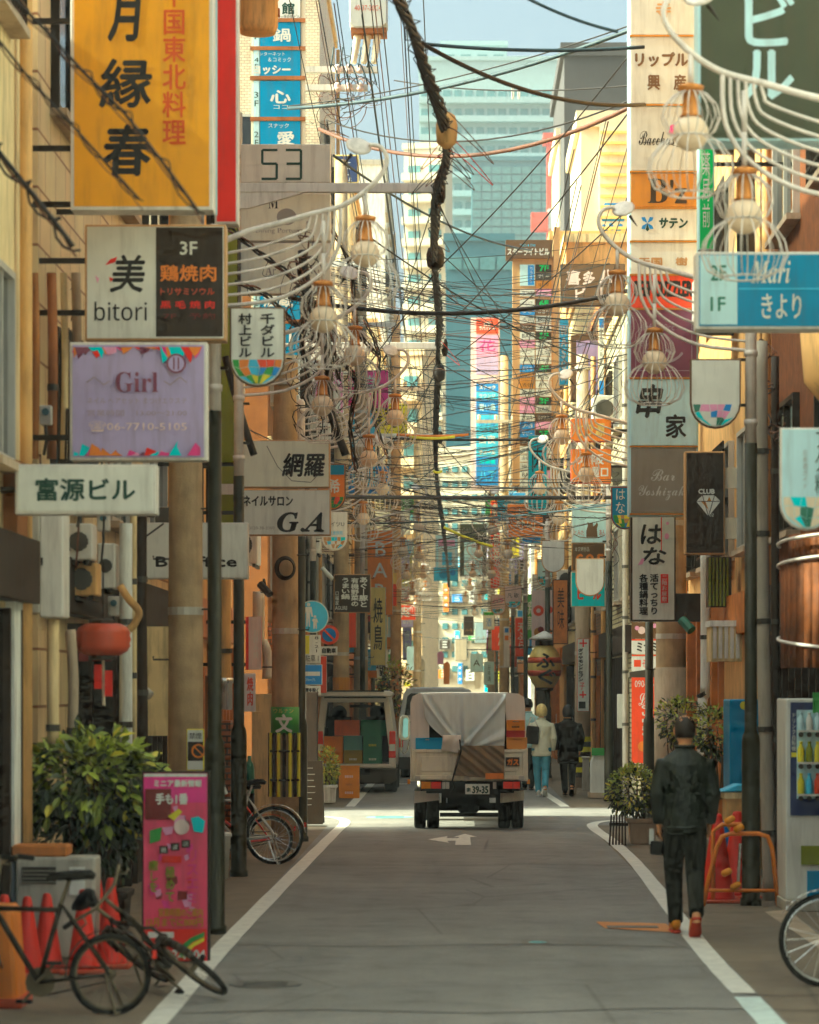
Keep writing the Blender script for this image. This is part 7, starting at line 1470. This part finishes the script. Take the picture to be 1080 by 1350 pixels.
fam(12, 'thin wire running lengthwise among the lamps on the shaded kerb side', 'lengthwise wires among the lamps', lambda r: ((lambda x, z: (V((x, 38, z)), V((x+r.uniform(-.3,.3), 118, z+r.uniform(-.5,.5)))))(r.uniform(1.2,2.6), r.uniform(6.2,9.5))+(r.uniform(.2,.6), r.uniform(.006,.010), r.choice(WM))), 105)
# tangles of cable slack lashed to the poles: nobody could count them
def tangle(label, c, rad, n, seed, r0=.006, mts=('wire_black','wire_brown')):
    r = random.Random(seed)
    for mi, mt in enumerate(mts):
        mb = MB()
        for i in range(n):
            o_ = V(c)+V((r.gauss(0,rad[0]*.45), r.gauss(0,rad[1]*.45), r.gauss(0,rad[2]*.45))); a = r.uniform(.25,.8)*min(rad[0], rad[2]); e = r.uniform(.5,2.2); ph = r.uniform(0,6.3); tu = r.uniform(.6,1.25)
            ti = r.uniform(-1.2,1.2); dr = V((r.gauss(0,.25)*rad[0], r.gauss(0,.3)*rad[1], r.gauss(0,.25)*rad[2]))
            pts = []
            for k in range(15):
                t = k/14; an = ph+t*6.28*tu; x, z = a*math.cos(an), a*e*.6*math.sin(an)
                pts.append(o_+V((x*math.cos(ti)-z*math.sin(ti), .15*math.sin(an*2), x*math.sin(ti)+z*math.cos(ti)))+dr*t)
            mb.tube(pts, r0*r.uniform(.6,1.4), 4)
        o = mb.build('cable_tangle', mt, smooth=True); o['kind'] = 'stuff'; o['label'] = label
tangle('tangled cable slack around the near lamp arms', W(398,380,27.5), (.16,.5,.5), 9, 1, .007)
tangle('tangled cable slack along the lamp ribs above the nail salon sign', W(425,490,34), (.3,1.5,.6), 14, 2, .006)
tangle('tangled cable slack under the transformer', W(452,130,46), (.55,.6,.4), 11, 4, .007)
tangle('cable slack at the near wall behind the orange sign', W(62,420,24.5), (.16,.3,.7), 8, 8, .007)
tangle('cable slack on the tiled corner wall', W(812,610,49), (.2,.5,1.6), 8, 9, .007)
tangle('cable slack around the right conduit pipe', W(1010,540,27.4), (.14,.3,.5), 6, 10, .006)
# thick dark stem of cables leaning from the first left lamp to the cream sign
hose('thick bent cable stem leaning down to the cream brush sign', [(297,470),(310,520),(325,570),(335,600)], 30.2, .038, 'wire_black', 'cable')
hose('dark cable stem hanging from the cage lamp down to the nail salon sign', [(398,330),(410,400),(432,470),(436,540),(456,600)], 31.5, .045, 'wire_black', 'cable')
# ================================================================ more small wall clutter
rk = random.Random(31)
def meter(label, px, py, D):
    t = thing('meter_box', label, 'meter', W(px, py, D), 'meter boxes on the near wall'); k = D/F
    MB().box(X_(px-8,D), D, Z_(py,D), X_(px+8,D), D+.12, Z_(py-26,D)).build('box', 'pale_metal', t, bev=.008)
    MB().lathe([(.028,-.01),(.028,.01)], W(px, py-17, D-.01), 14, Matrix.Rotation(math.pi/2,3,'X')).build('dial', 'glass_blue', t)
    MB().tube([W(px,py,D+.05), W(px+1,py+22,D+.05), W(px-2,py+40,D+.06)], .012, 6).build('feed_pipe', 'dark_grey', t)
for i, (x, y, D) in enumerate(((104,655,23.0),(136,700,24.6),(60,560,22.3),(150,812,24.9))):
    meter(('meter box behind the end of the white building sign','meter box above the outdoor unit by the white pipe','meter box among the conduits above the white building sign','small meter box beside the bent brown pipe')[i], x, y, D)
for i in range(9):
    x = 40+i*15+rk.uniform(-4,4); D = 21.6+i*.42; y0 = rk.uniform(470,640); y1 = y0+rk.uniform(160,300)
    hose(f"{('thin black','thin brown','thin grey')[i % 3]} cable running down the near wall, number {('one','two','three','four','five','six','seven','eight','nine')[i]} from the picture edge", [(x,y0),(x+rk.uniform(-5,5),(y0+y1)/2-30),(x+rk.uniform(-8,8),(y0+y1)/2+30),(x+rk.uniform(-4,4),y1)], D, .009, ('wire_black','wire_brown','wire_blue')[i % 3], 'cable')
# outdoor units and pipes along the middle walls
for i, (sd, y, z) in enumerate(((-1,35.5,5.6),(-1,38.5,3.6),(-1,49,6.4),(-1,57,4.6),(-1,66,6.6),(1,33.5,6.2),(1,37,7.6),(1,50.5,5.4),(1,54,6.9),(1,60,5.0),(1,68,6.6),(1,72,4.4))):
    X = 2.92 if sd > 0 and y > 45 else (3.1 if sd > 0 else 2.75); x0 = VX+sd*(X)*F/y; k = F/y
    a, b = (x0-.28*k, x0+.18*k); py = VY-(z-H)*k
    acunit(f"outdoor unit {('high' if z > 5.5 else 'low')} on the {('van' if sd < 0 else 'lantern')} side wall, {('first','second','third','fourth','fifth','sixth','seventh')[i if sd < 0 else i-5]} along the street", a, py-.5*k, b, py, y, .7)
for i, (sd, y, X, z1) in enumerate(((-1,39.6,3.0,9.8),(-1,47.2,2.9,8.8),(-1,55.5,2.8,8.6),(1,41.0,3.28,9.5),(1,48.3,3.0,8.0),(1,58.2,2.95,8.6))):
    hose(f"{('grey','tan')[i % 2]} rain pipe on the {('van' if sd < 0 else 'lantern')} side, {('first','second','third')[i % 3]} along the street", [(VX+sd*(X-.1)*F/y, VY-(z1-H)*F/y), (VX+sd*(X-.1)*F/y, VY-(4-H)*F/y), (VX+sd*(X-.1)*F/y, VY+(H-.1)*F/y)], y, .05, ('plaster_grey','plaster_tan')[i % 2])
# ================================================================ lashed cables, drooping stems, signs on the closing building
rl_ = random.Random(55)
def curve(P_, n=6):
    Q_ = []
    for i in range(len(P_)-1):
        p0, p1, p2, p3 = P_[max(i-1,0)], P_[i], P_[i+1], P_[min(i+2,len(P_)-1)]
        for k in range(n): t = k/n; Q_.append(.5*((2*p1)+(p2-p0)*t+(2*p0-5*p1+4*p2-p3)*t*t+(3*p1-p0-3*p2+p3)*t**3))
    return Q_+[P_[-1]]
for i in range(12):
    y = 40+i*2.6; z = rl_.uniform(5.2, 9.2); a = V((-2.9, y, z)); b = V((3.0, y+rl_.uniform(-5,5), z+rl_.uniform(-1.4,1.4)))
    Q_ = sag_pts(a, b, rl_.uniform(.15,.5), 90); t = thing('overhead_cable', 'cable wrapped in a coiled lashing wire between the two sides past the crossing', 'cable', a, 'coil lashed cables past the crossing')
    MB().tube(Q_[::6], .009, 5).build('core', 'wire_black', t, smooth=True); MB().tube([p+V((0, math.cos(k*1.25)*.035, math.sin(k*1.25)*.035)) for k, p in enumerate(Q_)], .003, 3).build('lashing_wire', rl_.choice(['wire_black','wire_brown']), t)
drops = (([(300,300),(345,335),(392,372),(430,430),(448,500)], 29, 'dark cable stem running from the sign corner across the lamp ribs'), ([(392,340),(404,400),(398,450),(412,520)], 30.5, 'dark cable stem hanging straight below the near cage lamp'),
 ([(312,372),(350,388),(392,430),(436,462)], 31, 'dark cable stem sagging behind the arched white plate'), ([(446,470),(470,505),(462,560),(470,620)], 34, 'dark cable stem dropping beside the far steel beam end'), ([(436,300),(462,350),(470,430),(500,470)], 36, 'dark cable stem looping behind the second globe'),
 ([(480,420),(500,470),(492,540),(510,600)], 42, 'dark cable stem among the far lamp ribs'))
for pts, D, lb in drops:
    Q_ = curve([W(a, b, D+k*.3) for k, (a, b) in enumerate(pts)], 9); t = thing('overhead_cable', lb, 'cable', Q_[0])
    for j in range(3): MB().tube([p+V((math.cos(k*.5+j*2.1)*.022, 0, math.sin(k*.5+j*2.1)*.022)) for k, p in enumerate(Q_)], .012, 5).build('strand', ('wire_black','wire_black','wire_brown')[j], t, smooth=True)
    for j in range(7):
        k = rl_.randrange(0, len(Q_)-8); e = Q_[k+rl_.randrange(4,8)]; s_ = rl_.choice((-1,1)); a_ = rl_.uniform(.08,.26)
        MB().tube([Q_[k].lerp(e, q/10)+V((s_*a_*math.sin(q/10*math.pi), 0, -a_*.7*math.sin(q/10*math.pi))) for q in range(11)], .004, 4).build('loose_loop', 'wire_black', t, smooth=True)
cols = ['bright_red','orange','blue','white','teal','yellow','hot_pink','dark','sky_blue','green','lilac','pale_gold']
cn_ = ['red','orange','blue','white','turquoise','yellow','pink','black','light blue','green','lilac','pale gold']
for i in range(24):
    u = -2.6+(i % 6)*.86+rl_.uniform(-.15,.15); z = 2.6+(i//6)*2.3+rl_.uniform(-.4,.4); c_ = i % 12; tall = (i//12+i) % 2 == 0
    w_, h_ = (rl_.uniform(.3,.42), rl_.uniform(1.1,1.8)) if tall else (rl_.uniform(.55,.75), rl_.uniform(.5,.8))
    px = b1_.location.x; ca, sa = math.cos(-.30), math.sin(-.30)
    t = thing('far_sign', f"{cn_[c_]} {'upright' if tall else 'squarish'} sign on the sunlit white building closing the street, {'upper' if i >= 12 else 'lower'} half", 'sign', (px+u*ca+.35*sa, 168+u*sa-.35*ca, z), 'signs on the closing building', local=True, rz=-.30)
    MB().box(-w_/2, 0, -h_/2, w_/2, .18, h_/2).build('casing', 'alu', t); MB().box(-w_/2+.03, -.02, -h_/2+.03, w_/2-.03, .02, h_/2-.03).build('panel', cols[c_], t); MB().box(-.05, .18, -.05, .05, .36, .05).build('bracket', 'dark_metal', t)
    ink = 'ink' if cols[c_] in ('white','yellow','pale_gold','teal') else 'white'; mk = MB()
    for q in range(3): mk.box(-w_*.22, -.026, h_*(.26-.26*q)-.05*h_, w_*(.22-.05*(q % 2)), -.02, h_*(.26-.26*q)+.05*h_)
    mk.build('print', ink, t)
